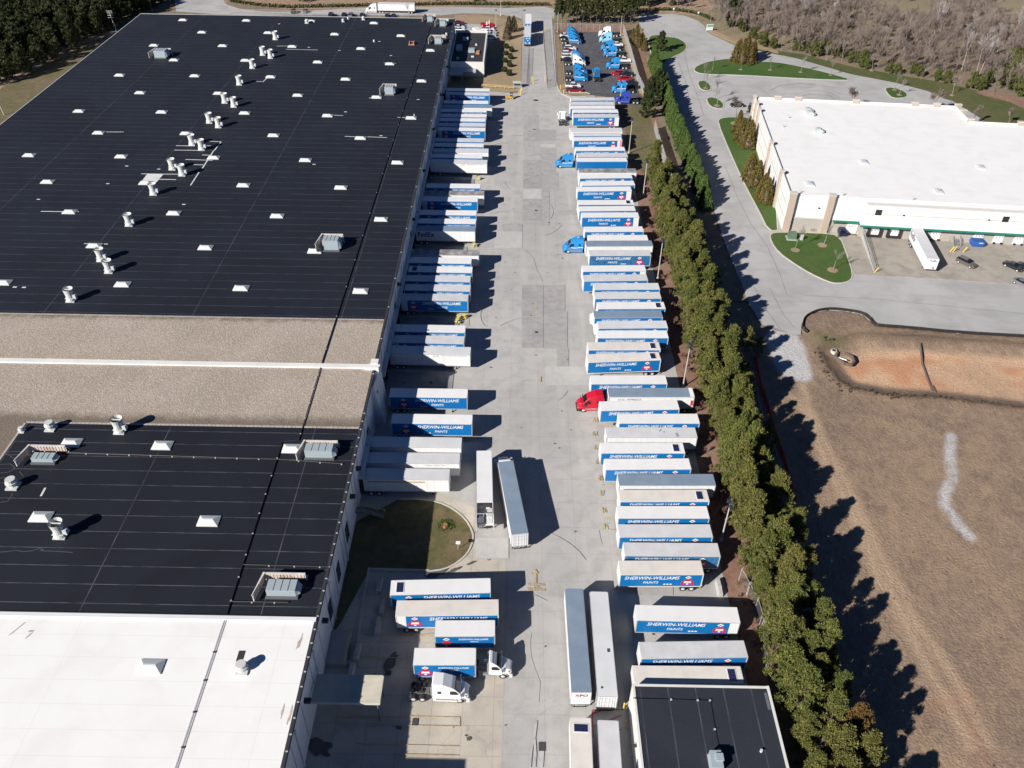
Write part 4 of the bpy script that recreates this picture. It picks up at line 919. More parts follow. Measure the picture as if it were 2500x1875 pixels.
def awn(x0, x1, z, o=0):
    mb = MB(); mb.add([(x0, -.02 - o, z + 1.0), (x1, -.02 - o, z + 1.0), (x1, -1.6 - o, z), (x0, -1.6 - o, z), (x0, -.02 - o, z), (x1, -.02 - o, z)], [(0, 3, 2, 1), (0, 4, 3), (1, 2, 5), (4, 5, 2, 3)], 1)
    mb.box(x0 - .1, -1.8 - o, z - .38, x1 + .1, -1.61 - o, z + .15, 0)
    k = x0
    part('awning', mb, [GRN, paint('awning_top', (.60, .60, .57), .6)], b2)
aw0, aw1 = loc2(s4_(735, 240, 5.2))[0], LS - .3
awn(aw0, aw1, 4.6); awn(LS - .8, LX, 4.4, 1.82)
part('green_strip', MB().box(1.6, -.2, 3.85, aw0, -.13, 4.05), GRN, b2)
# dock doors on the south face
for k, (u, v, tall) in enumerate([(885, 330, 2), (1060, 365, 1), (1215, 380, 1), (1390, 385, 1), (1530, 385, 0), (1860, 405, 0), (2015, 410, 0), (2170, 415, 0), (2330, 425, 0)]):
    X = loc2(s4_(u, v, 2.2))[0]; wd = 3.0 if tall == 2 else 2.6; DOFF = 0 if tall == 2 else -1.68
    dm = MB(); z0 = .2 if tall == 2 else 1.1
    dm.box(X - wd / 2, -.3, z0, X + wd / 2, -.13, 3.9, 0); 
    for i in range(3): dm.box(X - wd / 2 + .5 + i * .8, -.34, 2.3, X - wd / 2 + .8 + i * .8, -.3, 2.5, 1)
    if tall == 0: dm.box(X - wd / 2 - .1, -.6, .7, X + wd / 2 + .1, -.13, 1.05, 0); dm.box(X - wd / 2, -.75, .55, X - wd / 2 + .6, -.6, 1.0, 1); dm.box(X + wd / 2 - .6, -.75, .55, X + wd / 2, -.6, 1.0, 1)
    if tall == 1: dm.box(X - 1.9, -.9, .7, X - 1.35, -.14, 4.3, 1); dm.box(X + 1.35, -.9, .7, X + 1.9, -.14, 4.3, 1); dm.box(X - 1.9, -.95, 3.7, X + 1.9, -.14, 4.3, 1); dm.box(X - 1.9, -.8, .6, X + 1.9, -.14, 1.0, 1)
    dm.v = [(a_, b_ + DOFF, c_) for a_, b_, c_ in dm.v]
    part('dock_door', dm, [paint('door_bright', (.72, .72, .72), .5), SHB], b2)
for u, v in ((1095, 222), (2075, 272)):
    X = loc2(s4_(u, v, 8))[0]; part('window', MB().box(X - .85, -1.92, 8.0 - .9, X + .85, -1.81, 8.0 + .75), paint('dark_glass_green', (.02, .03, .025), .3), b2)
for u, v, z in ((1277, 225, 7.5), (1930, 258, 7.5), (1740, 368, 3.2), (758, 315, 3.2), (633, 190, 7.5)):
    X = loc2(s4_(u, v, z))[0]; part('wall_lamp', MB().box(X - .22, -2.1 if X > LS else -.4, z - .15, X + .22, -1.81 if X > LS else -.13, z + .15), TRIM, b2)
skm = MB(); skm.box(-1.1, -1.5, 0, 1.1, 1.5, .3, 0); skm.add([(-1, -1.4, .3), (1, -1.4, .3), (1, 1.4, .3), (-1, 1.4, .3), (-.5, -.8, .5), (.5, -.8, .5), (.5, .8, .5), (-.5, .8, .5)], [(0, 1, 5, 4), (1, 2, 6, 5), (2, 3, 7, 6), (3, 0, 4, 7), (4, 5, 6, 7)], 1)
S2 = skm.mesh('skylight', [paint('curb_pale', (.55, .55, .54), .6), paint('pane_pale', (.50, .53, .55), .3)])
for q in ((977, 1252), (560, 1420), (1553, 1478), (1880, 1292)):
    a = loc2(e4_(*q, H2 - .6)); o = bpy.data.objects.new('skylight', S2); C.objects.link(o); o.parent = b2; o.location = (*a, H2 - .6)
for q in ((562, 890), (548, 865), (628, 1022)):
    a = loc2(e4_(*q, H2 - .6)); mb = MB(); mb.box(a[0] - 1.2, a[1] - 1, H2 - .6, a[0] + 1.0, a[1] + 1, H2 + .6); mb.box(a[0] - .9, a[1] - .8, H2 + .6, a[0] + .4, a[1] + .8, H2 + .9); mb.box(a[0] + 1.02, a[1] - .8, H2 - .3, a[0] + 1.5, a[1] + .8, H2 + .3)
    part('air_handler', mb, paint('ac_pale', (.44, .47, .46), .5), b2)
for q in ((395, 912), (355, 982), (485, 1490), (815, 1510), (1355, 1545)):
    a = loc2(e4_(*q, H2 - .6)); mb = MB(); mb.cyl((a[0], a[1], H2 - .6), (a[0] - .3, a[1], H2 + .6), .08, n=6); mb.cyl((a[0], a[1], H2 - .6), (a[0] + .5, a[1] + .3, H2 + .2), .08, n=6); part('roof_brace', mb, paint('brace_grey', (.4, .4, .4), .6), b2)
B2 = b2; B2ds, B2dw = d_s, d_w
def on2(x, y): return (A0[0] + d_s.x * x + d_w.x * y, A0[1] + d_s.y * x + d_w.y * y)
# ================================================================ trailers
BLUE = paint('livery_blue', (.006, .145, .40), .38, dirt=.12, scale=.5, vary=.14); BLUED = paint('faded_blue', (.012, .10, .26), .5, dirt=.5, scale=1.2, dirtcol=(.05, .18, .32))
LET = paint('letter_white', (.74, .74, .74), .5, dirt=.05); RB_W = paint('body_white', (.70, .70, .70), .45, dirt=.12, scale=.7)
RF = {'white': paint('roof_white', (.74, .735, .73), .55, dirt=.10, scale=.5, vary=.12), 'cream': paint('roof_cream', (.68, .64, .59), .6, dirt=.2, scale=.4, vary=.15),
      'grey': paint('roof_grey', (.47, .47, .48), .6, dirt=.45, scale=.4, dirtcol=(.60, .605, .62), vary=.5), 'silver': paint('roof_silver', (.20, .265, .345), .35, metal=.1, dirt=.35, scale=.35, bump=.1, dirtcol=(.28, .34, .41)),
      'dark': paint('roof_sooty', (.36, .34, .335), .8, dirt=.8, scale=.5, dirtcol=(.16, .155, .155)), 'pale': paint('roof_pale', (.60, .61, .62), .5, dirt=.15, scale=.3)}
RAIL = paint('aluminium_rail', (.50, .52, .54), .4, metal=.3, dirt=.2); TYRE = paint('tyre', (.018, .018, .018), .9); RIM = paint('rim', (.62, .62, .62), .35, metal=.2)
CHS = paint('chassis_black', (.025, .025, .028), .7); REDP = paint('emblem_red', (.55, .015, .03), .5); PURP = paint('emblem_purple', (.12, .08, .45), .5)
SOL = paint('solar_cell', (.01, .014, .05), .2, dirt=.1); PNK = paint('faded_pink', (.75, .25, .33), .6); DRED = paint('panel_red', (.55, .02, .04), .5)
TOPZ, BOTZ, TW = 4.5, 1.38, 1.46
def wheel_mesh(r=.55, wd=.62):
    t = MB(); t.cyl((0, -wd / 2, 0), (0, wd / 2, 0), r, r, 16, 0)
    for s_ in (-1, 1): t.cyl((0, s_ * wd / 2, 0), (0, s_ * (wd / 2 + .012), 0), r * .58, r * .5, 12, 1); t.cyl((0, s_ * (wd / 2 + .012), 0), (0, s_ * (wd / 2 + .06), 0), r * .2, r * .16, 8, 1)
    return t.mesh('wheel', [TYRE, RIM])
WHM = wheel_mesh(); WHS = wheel_mesh(.55, .36); WHC = wheel_mesh(.37, .26)
def putmesh(name, me, parent, loc, rz=0):
    o = bpy.data.objects.new(name, me); C.objects.link(o); o.parent = parent; o.location = loc; o.rotation_euler = (0, 0, rz); KIDS.setdefault(parent.name, []).append(o); return o
def decal3(mb, geo, xc, zc, sg, mi=0, y=TW + .03):
    decal(mb, geo, (xc, sg * y, zc), (1 if sg < 0 else -1, 0, 0), (0, 0, 1), mi)
def box_of(w_, h_): return ([(-w_ / 2, -h_ / 2), (w_ / 2, -h_ / 2), (w_ / 2, h_ / 2), (-w_ / 2, h_ / 2)], [(0, 1, 2, 3)])
def dia(w_, h_): return ([(-w_ / 2, 0), (0, -h_ / 2), (w_ / 2, 0), (0, h_ / 2)], [(0, 1, 2, 3)])
TR = {}
def trailer_proto(L, roof, side, ex):
    key = (L, roof, side, ex)
    if key in TR: return TR[key]
    t = thing('box_trailer', '-', 'trailer', (0, 0, -50)); TR[key] = t
    bodym = {'blue': RB_W, 'fade': RB_W, 'plainblue': BLUE}.get(side, RB_W)
    if side == 'silver': bodym = RAIL
    mb = MB(); mb.box(0, -TW, BOTZ, L, TW, TOPZ - .06)
    part('body', mb, bodym, t)
    mb = MB(); c = .22
    mb.prism([(.0, -TW + .02), (L - c, -TW + .02), (L - .02, -TW + c), (L - .02, TW - c), (L - c, TW - .02), (.0, TW - .02)], TOPZ - .058, TOPZ)
    part('roof', mb, RF[roof], t)
    mb = MB()
    for s_ in (-1, 1):
        y0, y1 = (s_ * TW, s_ * (TW + .04)); y0, y1 = min(y0, y1), max(y0, y1)
        mb.box(0, y0, TOPZ - .14, L, y1, TOPZ - .03); mb.box(0, y0, BOTZ - .12, L, y1, BOTZ + .06); mb.box(-.03, y0, BOTZ, .12, y1, TOPZ - .14); mb.box(L - .14, y0, BOTZ, L + .01, y1, TOPZ - .14)
    mb.box(-.05, -TW, TOPZ - .16, -.001, TW, TOPZ - .02); mb.box(-.05, -TW, BOTZ - .15, -.001, TW, BOTZ)
    part('rails', mb, RAIL if roof != 'cream' else paint('rail_pale', (.6, .59, .57), .5), t)
    mb = MB(); mb.box(-.03, -TW + .05, BOTZ + .02, -.002, -.02, TOPZ - .18); mb.box(-.03, .02, BOTZ + .02, -.002, TW - .05, TOPZ - .18)
    for y in (-1.1, -.75, -.3, .3, .75, 1.1) if 'xpo' not in ex else (): mb.cyl((-.07, y, BOTZ + .1), (-.07, y, TOPZ - .2), .025, n=4, mi=1)
    for z in (2.0, 2.9, 3.8) if 'xpo' not in ex else (): mb.box(-.05, -TW + .05, z, -.031, TW - .05, z + .05, 1)
    part('rear_door', mb, [RB_W if 'xpo' not in ex else LET, RAIL], t)
    if side in ('blue', 'fade', 'plainblue'):
        m_ = BLUED if side == 'fade' else BLUE
        xr = 1.55 if 'rear' in ex else .16
        for sg in (-1, 1):
            y0, y1 = sorted((sg * (TW + .001), sg * (TW + .016)))
            sp = part('side_panel', MB().box(xr, y0, BOTZ + .08, L - .16, y1, TOPZ - .16), m_, t)
            if side != 'plainblue':
                mb = MB(); short = L < 12
                if short: xc, wt, ht, zt = L - 3.35, 4.7, .42, 3.72; xe = 1.75; xd = 4.4
                else: xc, wt, ht, zt = L - (6.35 if L > 15 else 5.4), 9.3, .82, 3.62; xe = 2.95 if L > 15 else 2.45; xd = xc - 2.75
                decal3(mb, text_geo('SHERWIN-WILLIAMS', wt, ht, .22), xc, zt, sg, 0)
                decal3(mb, text_geo('PAINTS', wt * .28, ht * .72, .22), xc + (0.1), zt - ht * 1.42, sg, 0)
                for k in range(3): decal3(mb, dia(.55 if not short else .35, .38 if not short else .25), xd - sg * 0 + (k - 1) * (.52 if not short else .34), 1.98, sg, 0)
                part_letters = obj('lettering', mb, [LET], sp); KIDS.setdefault(sp.name, []).append(part_letters)
                mb = MB()
                pts = [(-1.05, 0), (1.05, 0), (1.08, .55), (.8, 1.05), (.25, 1.5), (0, 1.75), (-.25, 1.5), (-.8, 1.05), (-1.08, .55)]
                decal3(mb, (pts, [tuple(range(9))]), xe, 1.75, sg, 0, TW + .03); decal3(mb, dia(1.15, .8), xe, 3.72, sg, 1, TW + .034); decal3(mb, box_of(.5, .14), xe, 3.74, sg, 0, TW + .038)
                decal3(mb, box_of(.3, .1), xe, 3.58, sg, 0, TW + .038); decal3(mb, box_of(1.15, .28), xe, 2.62, sg, 1, TW + .034); decal3(mb, box_of(1.3, .16), xe, 2.38, sg, 1, TW + .034)
                for k in range(3): decal3(mb, box_of(.34, .3), xe + (k - 1) * .5, 2.02, sg, (2, 1, 2)[k], TW + .035)
                decal3(mb, box_of(1.8, .12), xe, 1.80, sg, 2, TW + .036)
                eo = obj('emblem', mb, [REDP, LET, PURP], sp); KIDS.setdefault(sp.name, []).append(eo)
            if 'pink' in ex: part('rear_panel', MB().box(.15, y0, BOTZ + .08, .75, y1, TOPZ - .16), PNK, t)
    else:
        mb = MB(); k = 1.2
        while k < L - .5:
            for s_ in (-1, 1):
                y0, y1 = sorted((s_ * (TW + .0005), s_ * (TW + .012))); mb.box(k, y0, BOTZ + .06, k + .03, y1, TOPZ - .15)
            k += 1.22
        part('panel_seams', mb, paint('seam_grey', (.5, .5, .5), .6), t)
    mb = MB()
    if 'xpress' in ex:
        for sg in (-1, 1): decal3(mb, text_geo('U.S. XPRESS', 4.9, .5, .2, .0), L - 4.4, 3.75, sg, 0, TW + .02)
        part('lettering', mb, paint('letter_dark', (.06, .055, .06), .6), t)
        mb = MB(); mb.box(.02, -TW - .02, BOTZ + .7, .62, TW + .02, TOPZ - 1.0); part('rear_panel', mb, DRED, t)
        mb = MB(); mb.box(0, -TW - .01, TOPZ, .85, TW + .01, TOPZ + .02); part('rear_frame', mb, LET, t)
    if 'fedex' in ex:
        for sg in (-1, 1):
            xa, xb = (.4, 2.75) if sg < 0 else (2.75, .4)
            mb = MB(); decal3(mb, text_geo('Fed', 2.4, 1.55, 0, .02), 1.75 if sg < 0 else 4.2, 3.5 - .15, sg, 0, TW + .02); part('lettering', mb, paint('letter_violet', (.06, .012, .09), .5), t)
            mb = MB(); decal3(mb, text_geo('Ex', 1.9, 1.55, 0, .02), 4.1 if sg < 0 else 1.9, 3.5 - .15, sg, 0, TW + .02); part('lettering', mb, paint('letter_crimson', (.30, .03, .09) if 'ground' in ex else (.06, .012, .09), .5), t)
        mb = MB(); decal(mb, text_geo('FedEx', 1.7, .5, 0, .03), (L + .03, 0.2, 3.9), (0, 1, 0), (0, 0, 1)); mb.box(L + .001, .4, 1.6, L + .02, .9, 2.0); part('lettering', mb, paint('letter_violet', (.06, .012, .09)), t)
    if 'xpo' in ex:
        mb = MB(); decal(mb, text_geo('XPO', 1.9, .62, 0, .01), (-.11, 0, 3.7), (0, -1, 0), (0, 0, 1)); part('lettering', mb, paint('letter_maroon', (.25, .02, .04), .5), t)
    if 'csi' in ex:
        mb = MB(); decal3(mb, text_geo('CSI', 1.2, .5, .2, 0), L - 7.6, 4.0, -1, 0, TW + .02); decal3(mb, box_of(5.6, .12), L - 3.6, 4.12, -1, 0, TW + .02)
        part('lettering', mb, paint('letter_grey', (.25, .25, .27), .6), t)
    if 'stripe' in ex:
        mb = MB(); decal3(mb, box_of(L - 5.5, .13), (L - 3.5) / 2, 3.85, -1, 0, TW + .02); decal3(mb, box_of(L - 5.5, .11), (L - 3.5) / 2, 3.70, -1, 1, TW + .02)
        part('side_stripe', mb, [paint('stripe_black', (.02, .02, .02), .5), paint('stripe_yellow', (.6, .38, .03), .5)], t)
    if 'small' in ex:
        mb = MB(); decal3(mb, text_geo('United Trailer, LLC', 3.9, .34, 0, .0), L - 4.6, 3.95, -1, 0, TW + .02); part('lettering', mb, paint('letter_grey', (.25, .25, .27)), t)
    if 'solar' in ex:
        so = part('solar_panel', MB().box(.85, -TW + .35, TOPZ, 2.2, TW - .35, TOPZ + .05), paint('solar_frame', (.66, .65, .64), .5), t)
        mb = MB(); mb.box(.98, -TW + .5, TOPZ + .051, 2.07, TW - .5, TOPZ + .07); o_ = obj('cells', mb, SOL, so); KIDS.setdefault(so.name, []).append(o_)
        mb = MB()
        for k in range(1, 4): mb.box(.98 + k * .272 - .012, -TW + .5, TOPZ + .071, .98 + k * .272 + .012, TW - .5, TOPZ + .075)
        for k in range(1, 8): yy = -TW + .5 + k * (2 * TW - 1) / 8; mb.box(.98, yy - .01, TOPZ + .0712, 2.07, yy + .01, TOPZ + .0755)
        o_ = obj('cell_grid', mb, paint('cell_line', (.06, .08, .2), .4), so); KIDS.setdefault(so.name, []).append(o_)
    if 'reefer' in ex:
        mb = MB(); mb.loft([(L + .01, 2.2, .9), (L + .75, 2.4, .8), (L + .8, 4.1, .8), (L + .01, 4.35, .9)]); part('cooling_unit', mb, LET, t)
    if 'vents' in ex:
        mb = MB(); mb.box(1.2, .6, TOPZ, 1.5, .9, TOPZ + .05); mb.box(7.3, -.9, TOPZ, 7.9, -.5, TOPZ + .05); part('roof_marks', mb, paint('mark_dark', (.04, .06, .1), .6), t)
    if 'gear' in ex:
        mb = MB(); mb.box(3.6, .2, TOPZ, 4.2, TW - .1, TOPZ + .02); mb.box(6.9, -.5, TOPZ, 7.3, -.3, TOPZ + .02, 1); mb.box(6.2, -.2, TOPZ, 6.5, .0, TOPZ + .02, 1); mb.box(6.8, -.9, TOPZ, 7.1, -.75, TOPZ + .02, 1); part('roof_marks', mb, [paint('mark_pale', (.3, .32, .34), .6), paint('mark_dark', (.04, .06, .1))], t)
    # running gear
    mb = MB()
    for s_ in (-.5, .5): mb.box(.3, s_ - .07, BOTZ - .3, L - .3, s_ + .07, BOTZ - .001)
    for k in range(int(L / 1.5)): mb.box(.4 + k * 1.5, -TW + .1, BOTZ - .14, .5 + k * 1.5, TW - .1, BOTZ - .002)
    mb.box(-.05, -1.1, .55, .05, 1.1, .67); mb.box(-.04, -.9, .6, .04, -.8, BOTZ); mb.box(-.04, .8, .6, .04, .9, BOTZ)
    for s_ in (-1, 1): mb.box(.25, s_ * 1.35 - .3 * (s_ > 0), .45, .28, s_ * 1.35 + .3 * (s_ < 0), 1.15)
    part('chassis', mb, CHS, t)
    axs = (1.15,) if L < 12 else (1.5, 2.95)
    for a in axs:
        for s_ in (-1, 1): putmesh('wheel', WHM, t, (a, s_ * 1.1, .55))
    if L > 12 and 'hitched' not in ex or 'stand' in ex:
        mb = MB(); xl = L - 3.2
        for s_ in (-.75, .75): mb.box(xl - .09, s_ - .09, .05, xl + .09, s_ + .09, BOTZ - .001); mb.box(xl - .2, s_ - .2, .0, xl + .2, s_ + .2, .06)
        mb.hexa([(xl, -.8, 1.0), (xl + .1, -.8, 1.0), (xl + .1, .8, 1.0), (xl, .8, 1.0), (xl, -.8, 1.1), (xl + .1, -.8, 1.1), (xl + .1, .8, 1.1), (xl, .8, 1.1)])
        part('landing_gear', mb, CHS, t)
    return t
USED = set()
def put_trailer(L, roof, side, ex, x, y, rz, label, group=None, z=.05, name=None):
    p_ = trailer_proto(L, roof, side, ex)
    if p_.name not in USED:
        USED.add(p_.name); p_.location = (x, y, z); p_.rotation_euler = (0, 0, rz); p_['label'] = label
        if group: p_['group'] = group
        return p_
    return dup(p_, (x, y, z), rz, label, group)
def place(f, x0, y0, x1, y1, nose, L, roof, side, ex, label, group):
    """near roof edge of a parked trailer from end to end"""
    a, b = Vector(f(x0, y0, TOPZ)), Vector(f(x1, y1, TOPZ)); d = (b - a).normalized(); nrm = Vector((-d.y, d.x))
    if nrm.y < 0: nrm = -nrm
    mid = (a + b) / 2
    if nose == 'R' and x0 < 350 and f in LF: mid = b - d * L / 2
    ctr = mid + nrm * TW
    h = d if nose == 'R' else -d
    o = ctr - h * L / 2
    return put_trailer(L, roof, side, ex, o.x, o.y, math.atan2(h.y, h.x), label, group)
COLN = {'white': 'white', 'cream': 'cream', 'grey': 'grey', 'silver': 'shiny silver', 'dark': 'sooty grey', 'pale': 'pale grey'}
SIDN = {'blue': 'blue lettered side', 'fade': 'weathered blue lettered side', 'plainblue': 'plain blue side', 'white': 'plain white side'}
la, lb, lc, ld = zf(1040, 200, .14467), zf(1000, 430, .15672), zf(940, 650, .18083), Q[2, 1]
LF = (la, lb, lc, ld)
W16, W18 = 16.25, 17.95
left = [(la, 350, 150, 1065, 160, W16, 'white', 'blue', ''), (la, 350, 213, 1055, 230, W16, 'grey', 'blue', 'rear'), (la, 300, 362, 1050, 370, W16, 'white', 'blue', ''), (la, 290, 432, 1115, 440, W18, 'silver', 'white', ''),
        (la, 280, 508, 1025, 512, W16, 'white', 'blue', ''), (la, 250, 590, 1020, 598, W16, 'white', 'blue', ''), (la, 235, 660, 1005, 670, W16, 'white', 'blue', ''), (la, 225, 745, 1005, 752, W16, 'grey', 'blue', ''),
        (la, 205, 820, 1000, 832, W16, 'white', 'blue', 'rear'), (la, 170, 1005, 975, 1015, W16, 'grey', 'blue', ''), (la, 155, 1088, 970, 1100, W16, 'white', 'blue', ''), (la, 130, 1185, 1055, 1190, W18, 'grey', 'white', ''),
        (la, 115, 1278, 950, 1290, W16, 'white', 'blue', ''), (la, 85, 1365, 1030, 1385, W18, 'pale', 'white', 'csi'),
        (lb, 250, 180, 1100, 190, W16, 'white', 'blue', ''), (lb, 225, 290, 1160, 300, W18, 'dark', 'white', ''), (lb, 205, 388, 1060, 400, W16, 'white', 'blue', 'rear'), (lb, 150, 600, 1040, 612, W16, 'white', 'blue', ''),
        (lb, 130, 735, 1030, 745, W16, 'white', 'blue', ''), (lb, 110, 850, 1020, 862, W16, 'silver', 'white', 'fedex'), (lb, 15, 1222, 1078, 1240, W18, 'dark', 'white', 'vents'), (lb, -20, 1350, 960, 1365, W16, 'white', 'blue', ''),
        (lc, 290, 75, 1175, 90, W16, 'white', 'blue', 'solar'), (lc, 265, 200, 1150, 214, W16, 'grey', 'blue', ''), (lc, 240, 325, 1150, 340, W16, 'grey', 'blue', ''), (lc, 220, 455, 1120, 470, W16, 'grey', 'blue', 'rear'),
        (lc, 120, 882, 1080, 900, W16, 'white', 'blue', 'vents'), (lc, 95, 1030, 1065, 1050, W16, 'grey', 'blue', 'rear'), (lc, 50, 1175, 1150, 1200, W18, 'pale', 'white', 'csi2csi vents'),
        (ld, 1110, 219, 1705, 226, W16, 'white', 'blue', ''), (ld, 1120, 422, 1745, 430, W16, 'white', 'blue', ''), (ld, 945, 602, 1665, 612, W18, 'pale', 'white', ''), (ld, 915, 728, 1650, 735, W18, 'grey', 'white', 'small'), (ld, 890, 852, 1570, 860, W16, 'grey', 'white', 'stripe')]
n_ = len(left)
for i, (f, x0, y0, x1, y1, L, rf, sd, ex) in enumerate(left):
    lab = f"{COLN[rf]}-roofed trailer with {SIDN[sd]}, {nth(i + 1)} from the far end of the dock row"
    if i == n_ - 1: lab = 'grey-roofed white trailer with a black and yellow side stripe, nearest the grass island'
    if ex == 'fedex': lab = 'silver-roofed white trailer with big dark purple lettering backed into a middle dock'
    if i == 22: lab = 'white-roofed trailer with a small dark roof panel near the dock wall'
    if i == 29: lab = 'white-roofed blue lettered trailer standing alone just below the roof firewall'
    if i == 30: lab = 'second lone blue lettered trailer below the roof firewall, white roofed'
    place(f, x0, y0, x1, y1, 'R', L, rf, sd, ex, lab, 'trailers backed into the warehouse docks')
ra, rb_, rc, rd, re_, rf_ = zf(1340, 220, .15672), zf(1360, 400, .18083), zf(1400, 640, .19289), zf(1380, 920, .19292), zf(1400, 1200, .19892), Q[3, 2]
right = [(ra, 345, 163, 1025, 158, W16, 'grey', 'blue', ''), (ra, 340, 228, 1020, 228, W16, 'grey', 'blue', ''), (ra, 335, 290, 1030, 288, W16, 'white', 'blue', ''), (ra, 375, 350, 1085, 350, W16, 'white', 'blue', ''),
         (ra, 380, 425, 1095, 425, W16, 'grey', 'blue', 'rear'), (ra, 335, 643, 1145, 640, W18, 'grey', 'white', ''), (ra, 380, 717, 1135, 715, W16, 'grey', 'blue', ''), (ra, 385, 790, 1145, 785, W16, 'white', 'blue', 'rear pink'),
         (ra, 420, 947, 1185, 943, W16, 'white', 'blue', ''), (ra, 440, 1040, 1235, 1038, W16, 'grey', 'blue', ''), (ra, 435, 1115, 1220, 1112, W16, 'white', 'plainblue', 'hitched'), (ra, 475, 1285, 1360, 1285, W18, 'dark', 'white', ''),
         (ra, 480, 1378, 1300, 1368, W16, 'white', 'blue', ''), (ra, 505, 1490, 1345, 1480, W16, 'white', 'blue', ''), (rb_, 275, 372, 1010, 365, W16, 'white', 'blue', 'rear'), (rb_, 275, 554, 1050, 550, W16, 'white', 'blue', 'solar'),
         (rb_, 300, 640, 1060, 632, W16, 'white', 'blue', ''), (rb_, 335, 725, 1110, 722, W16, 'white', 'blue', 'rear'), (rb_, 375, 920, 1170, 915, W16, 'white', 'blue', ''), (rb_, 420, 1035, 1235, 1033, W16, 'white', 'blue', ''),
         (rb_, 385, 1115, 1305, 1110, W18, 'silver', 'white', 'hitched'), (rb_, 440, 1242, 1270, 1240, W16, 'grey', 'fade', ''), (rb_, 345, 1456, 1205, 1448, W16, 'white', 'blue', 'rear'), (rc, 130, 243, 945, 232, W16, 'grey', 'blue', ''),
         (rc, 255, 351, 1105, 345, W16, 'pale', 'blue', ''), (rc, 265, 465, 1120, 460, W16, 'grey', 'blue', ''), (rc, 295, 594, 1180, 590, W16, 'white', 'blue', 'solar'), (rc, 260, 708, 1135, 700, W16, 'silver', 'blue', 'reefer'),
         (rc, 310, 842, 1200, 832, W16, 'pale', 'blue', 'reefer'), (rc, 305, 962, 1205, 960, W16, 'white', 'blue', ''), (rc, 180, 1112, 1110, 1110, W16, 'cream', 'blue', 'solar'), (rc, 180, 1270, 1112, 1238, W16, 'cream', 'blue', 'solar'),
         (rd, 320, 93, 1300, 90, W16, 'white', 'blue', ''), (rd, 550, 255, 1640, 255, W18, 'silver', 'white', 'xpress hitched'), (rd, 440, 430, 1455, 412, W16, 'white', 'blue', ''), (rd, 680, 590, 1705, 590, W16, 'white', 'blue', ''),
         (rd, 500, 765, 1695, 768, W18, 'grey', 'white', 'gear'), (rd, 450, 968, 1520, 968, W16, 'white', 'blue', 'solar'), (rd, 500, 1176, 1605, 1170, W16, 'white', 'blue', ''), (rd, 665, 1375, 1920, 1375, W18, 'silver', 'white', ''),
         (re_, 560, 125, 1680, 122, W16, 'cream', 'blue', 'solar'), (re_, 550, 330, 1670, 330, W16, 'white', 'blue', ''), (re_, 560, 562, 1715, 560, W16, 'grey', 'blue', ''), (re_, 615, 790, 1820, 800, W16, 'grey', 'fade', ''),
         (re_, 575, 1022, 1600, 1020, 13.9, 'cream', 'blue', ''), (rf_, 1115, 520, 1925, 540, W16, 'white', 'blue', 'rear'), (rf_, 1145, 818, 1990, 805, W16, 'grey', 'blue', ''), (rf_, 1085, 1006, 1965, 1012, W16, 'cream', 'blue', 'solar')]
exn = {'solar': ' and roof solar panel', 'rear': ' and white tail section', 'reefer': ' and nose cooler'}
for i, (f, x0, y0, x1, y1, L, rf, sd, ex) in enumerate(right):
    e = next((exn[k] for k in ex.split() if k in exn), '')
    lab = f"{COLN[rf]}-roofed trailer, {SIDN[sd].replace(' lettered', '')}{e}, {nth(i + 1)} from far end of tree-side row"
    if 'pink' in ex: lab = 'white-roofed blue lettered trailer with a pink strip at its tail'
    if 'xpress' in ex: lab = 'silver-roofed white trailer hitched to the red tractor'
    if i == 10: lab = 'white-roofed trailer with a plain blue side and no lettering'
    if i == 20: lab = 'long silver-roofed white trailer hitched to the blue tractor in mid row'
    if i == 44: lab = 'shorter cream-roofed trailer with full blue lettered side above the white barrier block'
    if i == 47: lab = 'cream-roofed solar panel trailer partly hidden behind the black-roofed maintenance building'
    place(f, x0, y0, x1, y1, 'L', L, rf, sd, ex, lab, 'trailers parked along the tree side')
# loose trailers
lg = zf(880, 1400, .19289); GR = 'trailers standing in the lower court'
place(lg, 395, 275, 1630, 245, 'R', W16, 'white', 'blue', 'solar', 'white-roofed trailer with solar panel, topmost of the four in the dark court', GR)
place(lg, 450, 540, 1745, 525, 'R', W16, 'cream', 'blue', 'rear', 'cream ribbed-roof trailer with white tail and two visible wheels in the court', GR)
place(lg, 945, 800, 1700, 795, 'R', 9.3, 'white', 'blue', '', 'short white-roofed blue lettered trailer without tractor in the court', GR)
place(lg, 670, 1160, 1455, 1160, 'R', 9.35, 'white', 'blue', 'hitched', 'short white-roofed lettered trailer beside the two white tractors', GR)
def vplace(f, xt, yt, xb, yb, heading_up, L, roof, side, ex, label, group=None):
    """trailer pointing along the lane: centre line of its roof from far end to near end"""
    a, b = Vector(f(xt, yt, TOPZ)), Vector(f(xb, yb, TOPZ)); d = (a - b).normalized(); mid = (a + b) / 2
    h = d if heading_up else -d; o = mid - h * L / 2
    return put_trailer(L, roof, side, ex, o.x, o.y, math.atan2(h.y, h.x), label, group)
GV = 'trailers standing lengthwise in the yard'
open_t = vplace(ld, 1839, 630, 1845, 1120, True, 16.2, 'white', 'white', 'openrear', 'plain white trailer with its rear doors open showing wrapped pallets', GV)
vplace(ld, 2003, 710, 2117, 1280, True, 18.2, 'silver', 'white', 'hitched', 'long silver-roofed white trailer behind the white cab in mid yard', GV)
vplace(k3, 636, 274, 695, 1076, True, 18.5, 'silver', 'white', 'xpo', 'long silver-roofed trailer with dark red letters on its rear door', GV)
vplace(k3, 828, 299, 897, 1106, True, 18.5, 'pale', 'silver', 'vents silverrear', 'long pale grey trailer with a silver rear, next to the red-lettered one', GV)
